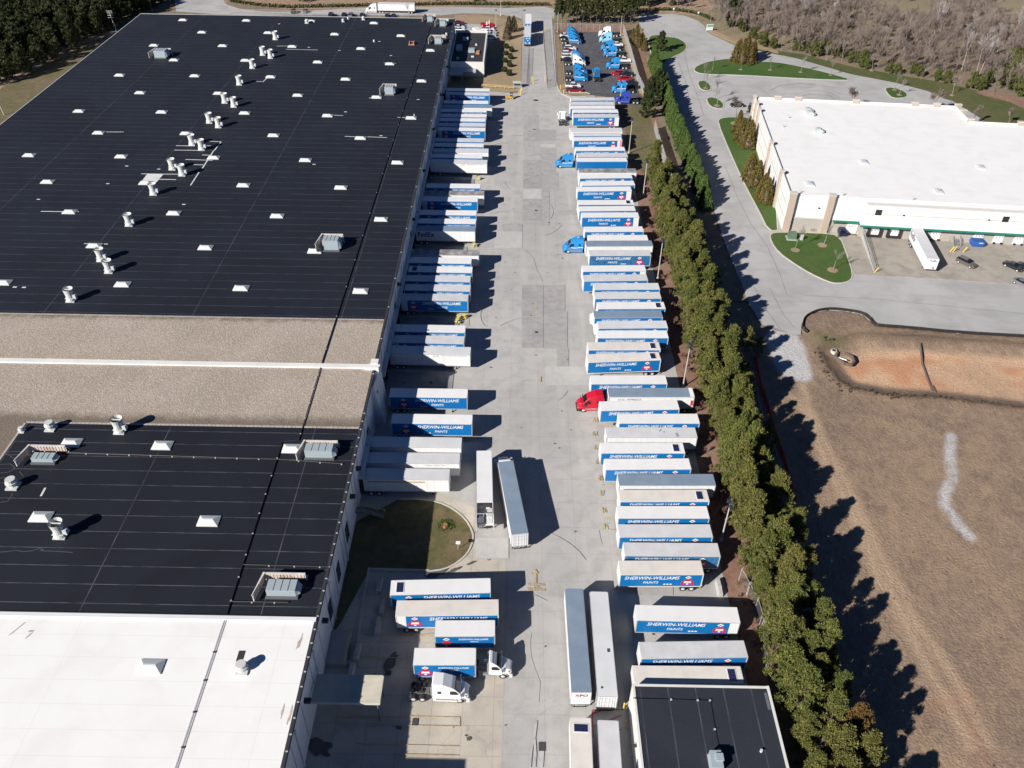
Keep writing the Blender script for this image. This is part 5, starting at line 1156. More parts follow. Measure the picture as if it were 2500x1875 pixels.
vplace(k3, 692, 1428, 710, 2010, False, 16.2, 'cream', 'white', 'solar', 'cream-roofed trailer with solar panel cut off by the bottom edge', GV)
vplace(k3, 909, 1449, 945, 2030, True, 16.2, 'grey', 'white', '', 'plain grey-roofed trailer at the bottom edge beside the maintenance building', GV)
# load in the open trailer
for nm in ('rear_door',):
    for o_ in KIDS[open_t.name]:
        if o_.name.startswith('rear_door'): bpy.data.objects.remove(o_); break
KIDS[open_t.name] = [k_ for k_ in KIDS[open_t.name] if k_.name in bpy.data.objects] if False else KIDS[open_t.name]
ax_, ay_ = open_t.location.x, open_t.location.y
bo = [c_ for c_ in open_t.children if c_.name.startswith('body')][0]
ro = [c_ for c_ in open_t.children if c_.name.startswith('roof')][0]
L = 16.2
mb = MB(); mb.box(0, -TW, BOTZ, L, TW, BOTZ + .12); mb.box(0, -TW, BOTZ + .12, L, -TW + .06, TOPZ - .06); mb.box(0, TW - .06, BOTZ + .12, L, TW, TOPZ - .06); mb.box(L - .06, -TW + .06, BOTZ + .12, L, TW - .06, TOPZ - .06)
bo.data = mb.mesh('body', [RB_W])
mb = MB(); mb.box(2.6, -TW + .02, TOPZ - .058, L - .05, TW - .02, TOPZ); ro.data = mb.mesh('roof', [RF['white']])
part('open_doors', MB().box(-1.3, -TW - .12, BOTZ, 0, -TW - .06, TOPZ - .2).box(-1.3, TW + .06, BOTZ, 0, TW + .12, TOPZ - .2), RB_W, open_t)
rs = random.Random(4); PAL = None
for k, (dx, dy) in enumerate([(.1, -.72), (.15, .72), (1.4, -.72), (1.45, .7)]):
    c_, s_ = math.cos(open_t.rotation_euler.z), math.sin(open_t.rotation_euler.z)
    X = ax_ + (dx + .65) * c_ - dy * s_; Y = ay_ + (dx + .65) * s_ + dy * c_
    lb_ = ['right front', 'left front', 'right rear', 'left rear'][k]
    if PAL is None:
        PAL = thing('wrapped_pallet', 'plastic-wrapped pallet load inside the open trailer, ' + lb_, 'pallet', (X, Y, .05 + BOTZ + .12), open_t.rotation_euler.z, 'pallets in the open trailer')
        mb = MB(); mb.box(-.55, -.6, .15, .55, .6, 1.5, 0); mb.box(-.5, -.55, 1.5, .1, .3, 1.9, 0); mb.box(.1, -.2, 1.5, .5, .5, 1.75, 1)
        part('load', mb, [paint('shrink_wrap', (.55, .56, .57), .3, dirt=.6, scale=3), paint('box_white', (.7, .7, .7), .5)], PAL)
        mb = MB(); 
        for yy in (-.55, 0, .5): mb.box(-.58, yy, 0, .58, yy + .1, .14)
        part('pallet_base', mb, paint('pallet_wood', (.35, .25, .15), .9), PAL)
    else: dup(PAL, (X, Y, .05 + BOTZ + .12), open_t.rotation_euler.z, 'plastic-wrapped pallet load inside the open trailer, ' + lb_)
# trailer at the white warehouse and pups at the gate
a, b = Vector(s4(1388, 342, TOPZ)), Vector(s4(1515, 580, TOPZ)); d = (b - a).normalized(); L = (b - a).length
put_trailer(round(L, 1), 'grey', 'white', 'fedex ground', a.x, a.y, math.atan2(d.y, d.x), 'white trailer with purple and crimson lettering backed to the white warehouse dock', None, .15)
def gate(y0, y1, x0, x1):
    a, b = Vector(an((x0[0] + x0[1]) / 2, y0, TOPZ)), Vector(an((x1[0] + x1[1]) / 2, y1, TOPZ)); return a, b
for (ya, yb, xs, lb_) in ((213, 362, (1475, 1556), 'leading white-roofed blue trailer of the pair on the gate drive'), (402, 565, (1462, 1550), 'rear white-roofed blue trailer of the pair on the gate drive')):
    a, b = Vector(an(sum(xs) / 2 + (4 if ya < 300 else 0), ya, TOPZ)), Vector(an(sum(xs) / 2 - (4 if ya > 300 else 0), yb, TOPZ)); d = (a - b).normalized(); L = (a - b).length
    tt = put_trailer(round(L, 1), 'white' if ya < 300 else 'pale', 'white', 'hitched gate' + str(ya), b.x, b.y, math.atan2(d.y, d.x), lb_, 'trailers on the gate drive')
    part('rear_panel', MB().box(-.13, -TW + .02, BOTZ + .05, -.09, TW - .02, TOPZ - .2), BLUE, tt)
    mb = MB(); 
    for (u_, v_, w__, h__) in ((-.9, 3.7, .5, .4), (.3, 3.7, .5, .4), (-.2, 2.8, .4, .4), (-.9, 1.8, .6, .4), (.8, 1.8, .6, .4)): mb.box(-.15, u_ - w__ / 2, v_ - h__ / 2, -.131, u_ + w__ / 2, v_ + h__ / 2)
    part('rear_marks', mb, LET, tt)

# ================================================================ tractors
GLASS = paint('cab_glass', (.012, .016, .022), .08); CHR = paint('chrome', (.6, .6, .6), .2, metal=.8)
TCOL = {'white': paint('cab_white', (.72, .72, .73), .3, dirt=.04), 'blue': paint('cab_blue', (.018, .22, .52), .3, dirt=.04), 'red': paint('cab_red', (.48, .010, .03), .28, dirt=.04),
        'aqua': paint('cab_aqua', (.22, .50, .64), .3, dirt=.04), 'indigo': paint('cab_indigo', (.03, .06, .34), .3, dirt=.04)}
TP = {}
def tractor_proto(col, kind):
    key = (col, kind)
    if key in TP: return TP[key]
    t = thing('truck_tractor', '-', 'truck', (0, 0, -60)); TP[key] = t; cm = TCOL[col]
    day = kind == 'day'
    NX = 8.9 if not day else 7.6      # nose
    s0 = 3.5 if not day else 4.1      # back of cab
    wt = 6.9 if not day else NX - 2.3 # top of windscreen
    ht = 4.35 if not day else 3.9
    W = 1.33
    mb = MB()
    mb.loft([(s0, 1.0, W), (wt + .85, .95, W), (wt + .85, 2.25, W - .06), (wt + .62, 2.45, W - .12), (wt - .05, 3.3, W - .18), (wt - .5, 3.62, W - .22), ((s0 + wt) / 2 - .1, ht - .12, W - .26), (s0 + .1, ht, W - .22), (s0, ht - .1, W - .2), (s0, 3.2, W)])
    part('cab', mb, cm, t, bevel=.14)
    mb = MB(); fx = wt + .84
    mb.loft([(fx, .9, W - .1), (NX - .25, .75, W - .12), (NX - .05, .95, W - .3), (NX, 1.5, W - .42), (NX - .2, 1.85, W - .45), (fx + .5, 2.22, W - .35), (fx, 2.32, W - .25)])
    part('hood', mb, cm, t, bevel=.12)
    mb = MB()
    for s_ in (-1, 1): mb.loft([(0, 0, 0)] * 3) if False else None
    for s_ in (-1, 1):
        y0, y1 = sorted((s_ * (W - .42), s_ * (W + .02))); fxw = NX - 1.35
        n6 = 8; pts = [(fxw + .78 * math.cos(math.pi * k / n6), .62 + .72 * math.sin(math.pi * k / n6)) for k in range(n6 + 1)]
        for (xa, za), (xb, zb_) in zip(pts, pts[1:]): mb.hexa([(xa, y0, za), (xb, y0, zb_), (xb, y1, zb_), (xa, y1, za), (xa, y0, za + .07), (xb, y0, zb_ + .07), (xb, y1, zb_ + .07), (xa, y1, za + .07)])
    part('fender', mb, cm, t)
    part('bumper', MB().box(NX - .35, -W + .02, .38, NX + .06, W - .02, .78), CHR if col in ('indigo',) else (cm if col != 'red' else CHS), t)
    part('grille', MB().box(NX - .1, -.45, .9, NX + .02, .45, 1.6), CHS, t)
    mb = MB(); w0 = W - .2
    mb.add([(wt + .66, -w0 + .02, 2.44), (wt + .66, w0 - .02, 2.44), (wt + .02, w0 - .1, 3.27), (wt + .02, -w0 + .1, 3.27)], [(0, 1, 2, 3)])
    mb.add([(wt + .70, -w0 + .02, 2.46), (wt + .70, w0 - .02, 2.46), (wt + .05, w0 - .1, 3.31), (wt + .05, -w0 + .1, 3.31)], [(0, 1, 2, 3)])
    part('windshield', mb, GLASS, t)
    for s_ in (-1, 1):
        yy = s_ * (W - .015)
        mb = MB(); pts = [(wt - .75, 2.25), (wt + .45, 2.25), (wt + .35, 2.55), (wt - .1, 2.95), (wt - .75, 2.95)]
        a_ = [(x, s_ * (W + .012 - (z - 2.25) * .13), z) for x, z in pts]; mb.add(a_, [tuple(range(5))]); part('side_window', mb, GLASS, t)
        if not day:
            mb = MB(); y0, y1 = sorted((s_ * (W - .1), s_ * (W + .015))); mb.box(wt - 2.6, y0, 2.35, wt - 2.1, y1, 2.85); part('sleeper_window', mb, GLASS, t)
        part('headlight', MB().box(NX - .45, s_ * .95 - .14, 1.0, NX - .1, s_ * .95 + .14, 1.32), CHR, t)
        mb = MB(); y0, y1 = sorted((s_ * (W + .1), s_ * (W + .42))); mb.box(wt + .55, y0 + .05, 1.9, wt + .67, y1, 2.75); mb.box(wt + .5, min(s_ * W, s_ * (W + .2)), 2.2, wt + .56, max(s_ * W, s_ * (W + .2)), 2.26); mb.box(NX - 1.0, y0 + .12, 1.9, NX - .9, y1 - .05, 2.2); mb.cyl((NX - .95, s_ * (W - .4), 1.75), (NX - .95, s_ * (W + .25), 2.1), .025, n=4)
        part('mirror', mb, cm if col in ('white', 'blue') else CHS, t)
        mb = MB(); mb.cyl((s0 + .5 if not day else s0 - .9, s_ * 1.08, .85), (wt + .3 if not day else s0 + .3, s_ * 1.08, .85), .33, n=12); part('fuel_tank', mb, CHR, t)
        if not day:
            y0, y1 = sorted((s_ * (W - .05), s_ * (W + .03))); part('side_skirt', MB().box(s0 + .1, y0, .45, wt + .3, y1, 1.0), cm, t)
        if col == 'blue':
            mb = MB(); pts = [(s0 + .05, 1.75), (s0 + .9, 1.85), (s0 + 2, 1.62), (s0 + 3, 1.75), (wt + .7, 1.6)]
            for (xa, za), (xb, zb_) in zip(pts, pts[1:]): mb.add([(xa, s_ * (W + .014), za), (xb, s_ * (W + .014), zb_), (xb, s_ * (W + .014), zb_ + .16), (xa, s_ * (W + .014), za + .26)], [(0, 1, 2, 3)])
            part('side_stripe', mb, paint('stripe_pale', (.7, .62, .72), .4), t)
    if col == 'blue':
        mb = MB(); decal(mb, dia(1.0, .9), ((s0 + wt) / 2 - .35, 0, ht - .02), (0, -1, 0), (-.96, 0, .1), 0); decal(mb, dia(.5, .4), ((s0 + wt) / 2 - .3, 0, ht - .0), (0, -1, 0), (-.96, 0, .1), 1); part('roof_emblem', mb, [paint('emblem_pink', (.75, .25, .35), .5), LET], t)
    mb = MB()
    for s_ in (-1, 1): mb.box(0, s_ * .45 - .06, .75, s0 + .5, s_ * .45 + .06, 1.02)
    mb.box(0, -1.1, .8, .1, 1.1, 1.0); mb.box(1.25, -.5, .8, 1.4, .5, 1.0); mb.box(2.4, -.5, .8, 2.9, .5, 1.05); mb.box(.2, -1.25, 1.12, .3, -.75, 1.2); mb.box(.4, -.62, .4, .8, .62, .6)
    for xx in (.6, 1.95): mb.cyl((xx, -1.1, .55), (xx, 1.1, .55), .14, n=8)
    part('chassis', mb, CHS if col != 'white' else paint('chassis_grey', (.10, .10, .105), .7), t)
    mb = MB(); mb.prism([(.75, -.28), (1.9, -.5), (1.9, .5), (.75, .28)], 1.08, 1.2); part('fifth_wheel', mb, CHS, t)
    for xx in (.6, 1.95):
        for s_ in (-1, 1): putmesh('wheel', WHM, t, (xx, s_ * 1.02, .55))
    for s_ in (-1, 1): putmesh('wheel', WHS, t, (NX - 1.35, s_ * 1.12, .55))
    if not day:
        mb = MB()
        for k in range(5): mb.box(s0 - .04, -.9 + k * .4, 1.3, s0 - .003, -.7 + k * .4, 4.0)
        part('back_panel', mb, cm if col == 'white' else CHS, t)
    for s_ in (-1, 1): part('exhaust', MB().cyl((s0 - .2, s_ * 1.0, 1.2), (s0 - .2, s_ * 1.0, 3.6), .08, n=8), CHR, t)
    return t
def put_tractor(col, kind, x, y, rz, label, group=None, z=.05):
    p_ = tractor_proto(col, kind)
    if p_.name not in USED:
        USED.add(p_.name); p_.location = (x, y, z); p_.rotation_euler = (0, 0, rz); p_['label'] = label
        if group: p_['group'] = group
        return p_
    return dup(p_, (x, y, z), rz, label, group)
def tr_nose(f, u, v, ang, col, kind, label, group=None, near=True):
    """tractor whose nose bottom, near side, stands at this spot"""
    NX = 8.9 if kind != 'day' else 7.6
    x, y = f(u, v); h = Vector((math.cos(ang), math.sin(ang))); x -= h.x * NX; y -= h.y * NX
    if near and abs(h.x) > .5: y += 1.2
    return put_tractor(col, kind, x, y, ang, label, group)
GP_ = 'truck tractors in the fenced dark car park'
for f, u, v, a, c, lb_ in ((P, 500, 330, -.05, 'blue', 'blue tractor at the far left corner of the car park'), (P, 520, 398, -.05, 'blue', 'blue tractor between two other blue tractors at the far left corner'), (P, 545, 468, -.03, 'blue', 'nearest of the three stacked blue tractors at the far left'),
        (P, 615, 800, -.05, 'blue', 'blue tractor in the left row just behind the white tractor'), (P, 628, 885, -.05, 'white', 'white tractor among blue ones in the left row'), (P, 660, 1060, -.03, 'blue', 'blue tractor in the left row directly in front of the white one'),
        (P, 665, 1185, -.02, 'blue', 'blue tractor in the left row beside the white pickup')):
    tr_nose(f, u, v, a, c, 'sleeper', lb_, GP_)
for f, u, v, a, c, lb_ in ((P, 878, 320, math.pi, 'white', 'white tractor at the far right corner of the car park'), (P, 893, 435, math.pi, 'aqua', 'pale aqua tractor in the right row'), (P, 925, 592, math.pi, 'blue', 'blue tractor directly in front of the pale aqua one'),
        (P, 975, 708, math.pi + .02, 'blue', 'second blue tractor in front of the pale aqua one'), (P, 1025, 942, math.pi, 'blue', 'blue tractor above the red pickups in the right row'), (P, 1130, 1405, math.pi, 'blue', 'blue tractor just behind the dark indigo one'),
        (P, 1200, 1612, math.pi, 'indigo', 'dark indigo tractor at the near right corner of the car park')):
    tr_nose(f, u, v, a, c, 'sleeper', lb_, GP_)
x, y = P(855, 1195); put_tractor('blue', 'sleeper', x, y, math.pi / 2, 'blue tractor seen from behind in the middle of the car park', GP_)
tr_nose(ra, 108, 1218, math.pi + .03, 'blue', 'sleeper', 'blue tractor hitched to the plain blue trailer')
tr_nose(rb_, 80, 1212, math.pi + .03, 'blue', 'sleeper', 'blue tractor hitched to the long silver-roofed trailer')
tr_nose(rd, 142, 450, math.pi + .06, 'red', 'sleeper', 'bright red tractor hitched to a silver-roofed trailer')
x, y = ra(215, 565); put_tractor('white', 'day', x, y, math.pi / 2 + .02, 'white tractor seen from behind next to the upper trailer rows')
tr_nose(lg, 1375, 1640, -.02, 'white', 'sleeper', 'white sleeper tractor without trailer, nearest the canopy')
tr_nose(lg, 1915, 1330, -.02, 'white', 'day', 'white day-cab tractor ahead of the short trailer')
a, b = Vector(ld(2003, 710, TOPZ)), Vector(ld(2117, 1280, TOPZ)); d = (a - b).normalized(); ang = math.atan2(d.y, d.x)
put_tractor('white', 'day', (a + d * -3.6).x, (a + d * -3.6).y, ang, 'white tractor hauling the long silver-roofed trailer in mid yard')
# semi on the far road
tr_nose(q1, 926, 104, math.pi, 'white', 'sleeper', 'white tractor driving on the far road behind the warehouse')
a, b = Vector(q1(1020, 25, TOPZ)), Vector(q1(1300, 20, TOPZ)); aa = Vector(q1(1010, 104)); bb = Vector(q1(1300, 95)); L = 17.9; x0_ = q1(926, 104)[0] + 6.0
put_trailer(W18, 'pale', 'white', 'hitched far', x0_ + W18, aa.y + 1.4, math.pi, 'grey-white trailer pulled by the white tractor on the far road')

# ================================================================ cars
CARC = {'white': (.70, .70, .70), 'black': (.018, .019, .022), 'red': (.42, .01, .02), 'dkred': (.20, .008, .02), 'grey': (.16, .16, .18), 'silver': (.42, .43, .45), 'navy': (.015, .02, .10), 'brown': (.10, .085, .085)}
CP = {}
def car_proto(col, kind):
    key = (col, kind)
    if key in CP: return CP[key]
    nm = {'sedan': 'parked_car', 'suv': 'parked_car', 'pickup': 'pickup_truck'}[kind]
    t = thing(nm, '-', 'pickup' if kind == 'pickup' else 'car', (0, 0, -70)); CP[key] = t
    cm = paint('car_' + col, CARC[col], .25, dirt=.03); H = 2.65 if kind != 'pickup' else 3.1; W = .98
    if kind == 'sedan': body = [(-H, .4, W - .1), (-H, .95, W - .15), (-H + .3, 1.08, W - .08), (-1.6, 1.12, W), (1.0, 1.08, W), (H - .5, .98, W - .08), (H - .05, .8, W - .2), (H, .4, W - .15), (H - .3, .28, W - .1), (-H + .3, .28, W - .08)]; cab = [(-1.9, 1.1, W - .12), (-1.15, 1.58, W - .28), (.15, 1.6, W - .28), (1.1, 1.08, W - .12)]
    elif kind == 'suv': body = [(-H, .4, W - .05), (-H, 1.2, W - .05), (1.2, 1.2, W), (H - .4, 1.08, W - .08), (H, .85, W - .2), (H, .4, W - .15), (H - .3, .3, W - .1), (-H + .3, .3, W - .08)]; cab = [(-H + .05, 1.19, W - .08), (-H + .35, 1.8, W - .2), (.3, 1.84, W - .2), (1.2, 1.18, W - .1)]
    else: body = [(-H, .5, W), (-H, 1.25, W), (-.9, 1.25, W), (1.3, 1.25, W), (H - .35, 1.18, W - .05), (H, .95, W - .12), (H, .5, W - .1), (H - .3, .4, W - .1), (-H + .3, .4, W - .05)]; cab = [(-.95, 1.24, W - .05), (-.85, 1.9, W - .18), (.75, 1.92, W - .18), (1.5, 1.24, W - .08)]
    part('body', MB().loft(body), cm, t); part('windows', MB().loft(cab), GLASS, t)
    a, b = cab[1], cab[2]
    part('roof', MB().box(a[0] + .05, -a[2] - .01, a[1] - .02, b[0] - .02, a[2] + .01, max(a[1], b[1]) + .03), cm, t)
    if kind == 'pickup':
        part('cargo_bed', MB().box(-H + .15, -W + .15, 1.251, -1.05, W - .15, 1.26), CHS, t)
    for xx in (-H + .95, H - 1.0):
        for s_ in (-1, 1): putmesh('wheel', WHC, t, (xx, s_ * (W - .1), .37))
    for s_ in (-.7, .7): part('headlight', MB().box(H - .12, s_ - .18, .68, H + .01, s_ + .18, .82), CHR, t)
    return t
def put_car(col, kind, x, y, ang, label, group=None, z=.05):
    p_ = car_proto(col, kind)
    if p_.name not in USED:
        USED.add(p_.name); p_.location = (x, y, z); p_.rotation_euler = (0, 0, ang); p_['label'] = label
        if group: p_['group'] = group
        return p_
    return dup(p_, (x, y, z), ang, label, group)
GC = 'private cars in the fenced dark car park'
PI = math.pi
for u, v, c, k, a, lb_ in ((240, 315, 'white', 'sedan', 0, 'white car at the far left corner of the dark car park'), (232, 372, 'black', 'sedan', 0, 'black car below the white one at the far left corner'), (330, 565, 'white', 'suv', 0, 'white car beneath the three stacked blue tractors'),
        (285, 610, 'dkred', 'sedan', 0, 'dark red car in the left row between two white cars'), (285, 668, 'white', 'suv', 0, 'upper of the white cars below the dark red one'), (285, 728, 'white', 'suv', 0, 'lower of the white cars below the dark red one'),
        (285, 800, 'black', 'pickup', 0, 'black pickup behind the white tractor in the left row'), (385, 1292, 'white', 'pickup', 0, 'white pickup next to the near blue tractor in the left row'), (415, 1372, 'dkred', 'pickup', 0, 'dark red pickup nearest the kerb island'),
        (1235, 488, 'white', 'sedan', 0, 'white car behind the pale aqua tractor'), (1360, 800, 'white', 'pickup', 0, 'white pickup in the right row'), (1262, 1050, 'red', 'pickup', PI, 'bright red pickup, upper of the two in the right row'),
        (1410, 1070, 'black', 'pickup', PI, 'black pickup between the two red pickups'), (1370, 1165, 'red', 'pickup', PI, 'bright red pickup, lower of the two in the right row'), (1500, 1225, 'black', 'sedan', PI, 'black car at the near right by the fence'), (1510, 1310, 'black', 'suv', PI, 'black car behind the last blue tractor')):
    X, Y = P(u, v); put_car(c, k, X, Y, a, lb_, GC)
GO = 'cars in the office car park'
for u, v, c, k, a, lb_ in ((880, 402, 'red', 'pickup', 0, 'red pickup in the office car park, farthest'), (905, 440, 'red', 'suv', 0, 'red car in the office car park'), (892, 478, 'white', 'pickup', 0, 'white pickup in the office car park'), (940, 515, 'silver', 'sedan', 0, 'silver car in the office car park'),
        (930, 555, 'silver', 'suv', 0, 'second silver car in the office car park, beside the office corner'), (945, 605, 'white', 'suv', 0, 'white car by the office corner'), (447, 375, 'dkred', 'sedan', 0, 'dark red car between warehouse and office car park'), (447, 410, 'black', 'sedan', 0, 'black car between warehouse and office car park'), (450, 440, 'white', 'sedan', 0, 'upper white car between warehouse and office car park'), (452, 478, 'white', 'sedan', 0, 'lower white car between warehouse and office car park')):
    X, Y = an(u, v); put_car(c, k, X, Y, a, lb_, GO)
GF = 'cars parked behind the far end of the warehouse'
for i, (u, v, c) in enumerate(((372, 105, 'black'), (460, 100, 'grey'), (660, 130, 'black'), (760, 128, 'black'), (812, 130, 'grey'), (900, 130, 'black'), (1095, 135, 'black'), (1140, 135, 'navy'))):
    X, Y = q1(u, v - 5); put_car(c, 'sedan' if i % 2 else 'suv', X, max(Y, 387), PI / 2, f'{CARC and c} car behind the far warehouse wall, {nth(i + 1)} from the left', GF)
for u, v, c, k, a, lb_ in ((1760, 625, 'brown', 'suv', -.95, 'grey-brown estate car in front of the blue skip'), (2122, 652, 'black', 'sedan', -.95, 'black car at the right edge of the dock apron'), (2195, 785, 'grey', 'sedan', -.95, 'dark grey car on the asphalt at the right edge'), (2225, 660, 'black', 'sedan', -.95, 'black car cut off by the right edge'), (792, 378, 'navy', 'suv', PI / 2 - .05, 'dark blue car beside the tall white roll-up door')):
    X, Y = s4(u, v); put_car(c, k, X, Y, a, lb_, None, .17)
for u, v, c, k, a, lb_ in ((105, 835, 'grey', 'suv', 1.2, 'dark grey car at the far corner of the white warehouse'),):
    X, Y = e4(u, v); put_car(c, k, X, Y, a, lb_, None, .15)
X, Y = e3(1895, 825); put_car('black', 'sedan', X, Y, .1, 'black car half hidden under a purplish bare tree', None, .15)
# ================================================================ vegetation
rng = np.random.default_rng(12)
def quads_mesh(name, V, F, mats, mi=None):
    me = bpy.data.meshes.new(name); nv, nf = len(V), len(F)
    me.vertices.add(nv); me.vertices.foreach_set('co', np.asarray(V, np.float32).ravel())
    me.loops.add(nf * 4); me.loops.foreach_set('vertex_index', np.asarray(F, np.int32).ravel())
    me.polygons.add(nf); me.polygons.foreach_set('loop_start', np.arange(0, nf * 4, 4, dtype=np.int32)); 
    try: me.polygons.foreach_set('loop_total', np.full(nf, 4, np.int32))
    except Exception: pass
    for m_ in mats: me.materials.append(m_)
    if mi is not None: me.polygons.foreach_set('material_index', np.asarray(mi, np.int32))
    me.update(calc_edges=True); me.validate(); return me
def cards(c, n, s, ratio=.5, up=0.0, out=None, shell=True):
    """n leaf cards around centre c with radii s (3)"""
    d = rng.normal(size=(n, 3)); d /= np.linalg.norm(d, axis=1)[:, None]
    r = (rng.uniform(.55, 1.05, n) if shell else rng.uniform(0, 1, n) ** .5)[:, None]
    return np.asarray(c) + d * r * np.asarray(s), d
def card_geo(P_, D, size, ratio, up=0.0, jitter=.8):
    n = len(P_)
    a = D * .6 + rng.normal(size=(n, 3)) * jitter; a[:, 2] += up; a /= np.linalg.norm(a, axis=1)[:, None]
    b = np.cross(a, rng.normal(size=(n, 3))); b /= np.linalg.norm(b, axis=1)[:, None]
    sz = size * rng.uniform(.6, 1.4, n)[:, None]; a = a * sz; b = b * sz * ratio
    V = np.stack([P_ - a * .5 - b * .3, P_ - b * .0 + a * .0 - b * .6, P_ + a * .6, P_ + b * .6], 1).reshape(-1, 3)
    V = np.stack([P_ - a * .5, P_ - b * .5, P_ + a * .5, P_ + b * .5], 1).reshape(-1, 3)
    return V, np.arange(n * 4).reshape(n, 4)
def seg_geo(A, B, ra, rb, k=4):
    """tapered k-sided branch segments"""
    A, B = np.asarray(A, float), np.asarray(B, float); d = B - A; d /= (np.linalg.norm(d, axis=1)[:, None] + 1e-9)
    ref = np.where(np.abs(d[:, 2:3]) < .9, np.array([[0, 0, 1.]]), np.array([[1., 0, 0]])); u = np.cross(d, ref); u /= np.linalg.norm(u, axis=1)[:, None]; w_ = np.cross(d, u)
    V = []; 
    for P_, r in ((A, ra), (B, rb)):
        for i in range(k):
            t = 2 * np.pi * i / k; V.append(P_ + (u * np.cos(t) + w_ * np.sin(t)) * np.asarray(r)[:, None])
    V = np.stack(V, 1); n = len(A); base = (np.arange(n) * 2 * k)[:, None]
    F = [np.column_stack([base + i, base + (i + 1) % k, base + k + (i + 1) % k, base + k + i]) for i in range(k)]
    return V.reshape(-1, 3), np.concatenate(F)
def branch(segs, p, d, L, r, depth, spread, maxd, upb, gr):
    steps = 3 if depth < 2 else 2
    for i in range(steps):
        d = d + gr.normal(size=3) * .10; d[2] += upb * .06; d = d / np.linalg.norm(d)
        q = p + d * L / steps; r2 = r * (1 - .28 / steps * 2); segs.append((p, q, r, r2)); p, r = q, r2
        if depth < maxd and (i > 0 or depth > 0):
            for _ in range(gr.integers(1, 3) if depth < maxd - 1 else gr.integers(1, 4)):
                a = gr.normal(size=3); a -= a.dot(d) * d; a /= np.linalg.norm(a); nd = d * math.cos(spread) + a * math.sin(spread); nd[2] += upb * .15; nd /= np.linalg.norm(nd)
                branch(segs, p, nd, L * gr.uniform(.55, .8), r * .58, depth + 1, spread, maxd, upb, gr)
    if depth < maxd: branch(segs, p, d, L * .7, r * .7, depth + 1, spread, maxd, upb, gr)
def bare_tree(h, r, seed, spread=.6, maxd=4, upb=1.0, trunk=.3, rmin=.02):
    gr = np.random.default_rng(seed); segs = []; d = np.array([gr.normal() * .05, gr.normal() * .05, 1.]); tl = h * trunk
    segs.append((np.zeros(3), d * tl, r, r * .85)); branch(segs, d * tl, d, h * .33, r * .8, 0, spread, maxd, upb, gr)
    A = np.array([s[0] for s in segs]); B = np.array([s[1] for s in segs]); ra = np.maximum([s[2] for s in segs], rmin); rb = np.maximum([s[3] for s in segs], rmin * .8)
    sc = h / max(B[:, 2].max(), 1); A = A * sc; B = B * sc
    big = ra > r * .35
    V1, F1 = seg_geo(A, B, ra, rb, 3); return V1, F1
def pine_geo(h, seed, rad=2.7, low=.28, nclump=70, ncard=140, size=.36):
    global rng
    rng = np.random.default_rng(seed); gr = rng
    lx, ly = gr.normal() * .35, gr.normal() * .35
    TA, TB, ra, rb = [np.zeros(3)], [np.array([lx, ly, h * .95])], [.19], [.04]
    Vs, Fs = [], []; k0 = 0; ecc = gr.uniform(0, 6.28)
    for i in range(nclump):
        t = low + (1 - low) * ((i + .5) / nclump) ** .9; z = h * t; u = (t - low) / (1 - low)
        prof = (1 - u) ** .48 * (.6 + .4 * min(1, u * 4 + .2)); a = i * 2.4 + gr.uniform(-.6, .6)
        R_ = rad * prof * gr.uniform(.35, 1.12) * (1 + .22 * math.cos(a - ecc)) + .05
        c = np.array([lx * t + R_ * math.cos(a), ly * t + R_ * math.sin(a), z + R_ * .22])
        TA.append(np.array([lx * t, ly * t, z - R_ * .3])); TB.append(c); ra.append(.06); rb.append(.015)
        s_ = gr.uniform(.42, .78) * (.8 if u > .85 else 1) * rad / 2.4
        P_, D = cards(c, ncard, (s_, s_, s_ * .9), shell=False); v, f = card_geo(P_, D, size * 1.3, .26, .9, .5); Vs.append(v); Fs.append(f + k0); k0 += len(v)
    tv, tf = seg_geo(TA, TB, ra, rb, 5)
    return (tv, tf), (np.concatenate(Vs), np.concatenate(Fs))
BARK = paint('pine_bark', (.14, .10, .075), .95, dirt=.4); BARKG = paint('pale_bark', (.30, .265, .235), .9, dirt=.3); BARKD = paint('grey_bark', (.20, .165, .145), .9, dirt=.3); BARKP = paint('purple_bark', (.24, .19, .165), .9, dirt=.3)
PINE = leaf_mat('pine_needles', (.088, .115, .028), (.165, .172, .042), (.165, .13, .042), .35); PINED = leaf_mat('dark_needles', (.032, .048, .015), (.055, .068, .02), (.055, .055, .022))
CYP = leaf_mat('cypress_leaf', (.070, .120, .028), (.105, .155, .038), (.075, .11, .03), .9); CYPG = leaf_mat('golden_leaf', (.12, .095, .020), (.17, .13, .032), (.13, .085, .03), 1.0); SHRUB = leaf_mat('shrub_leaf', (.035, .05, .015), (.06, .07, .02), (.05, .05, .02), 1.0)
RUST = leaf_mat('rusty_leaf', (.16, .085, .03), (.11, .085, .025), (.14, .075, .03), .8)
def tree_proto(name, cat, geo, leafm, barkm=BARK, nm=('trunk', 'crown')):
    t = thing(name, '-', cat, (0, 0, -90)); (tv, tf), (lv, lf) = geo
    part(nm[0], quads_mesh(nm[0], tv, tf, [barkm]), [], t); part(nm[1], quads_mesh(nm[1], lv, lf, [leafm]), [], t); return t
def grow(protos, x, y, s, label, group, z=0, rz=None, zs=None):
    p_ = protos[random.randrange(len(protos))]; rz = random.uniform(0, 6.28) if rz is None else rz
    sc = (s, s, s * (zs or random.uniform(.92, 1.08)))
    if p_.name not in USED:
        USED.add(p_.name); p_.location = (x, y, z); p_.rotation_euler = (0, 0, rz); p_.scale = sc; p_['label'] = label; p_['group'] = group; return p_
    return dup(p_, (x, y, z), rz, label, group, sc)
random.seed(21)
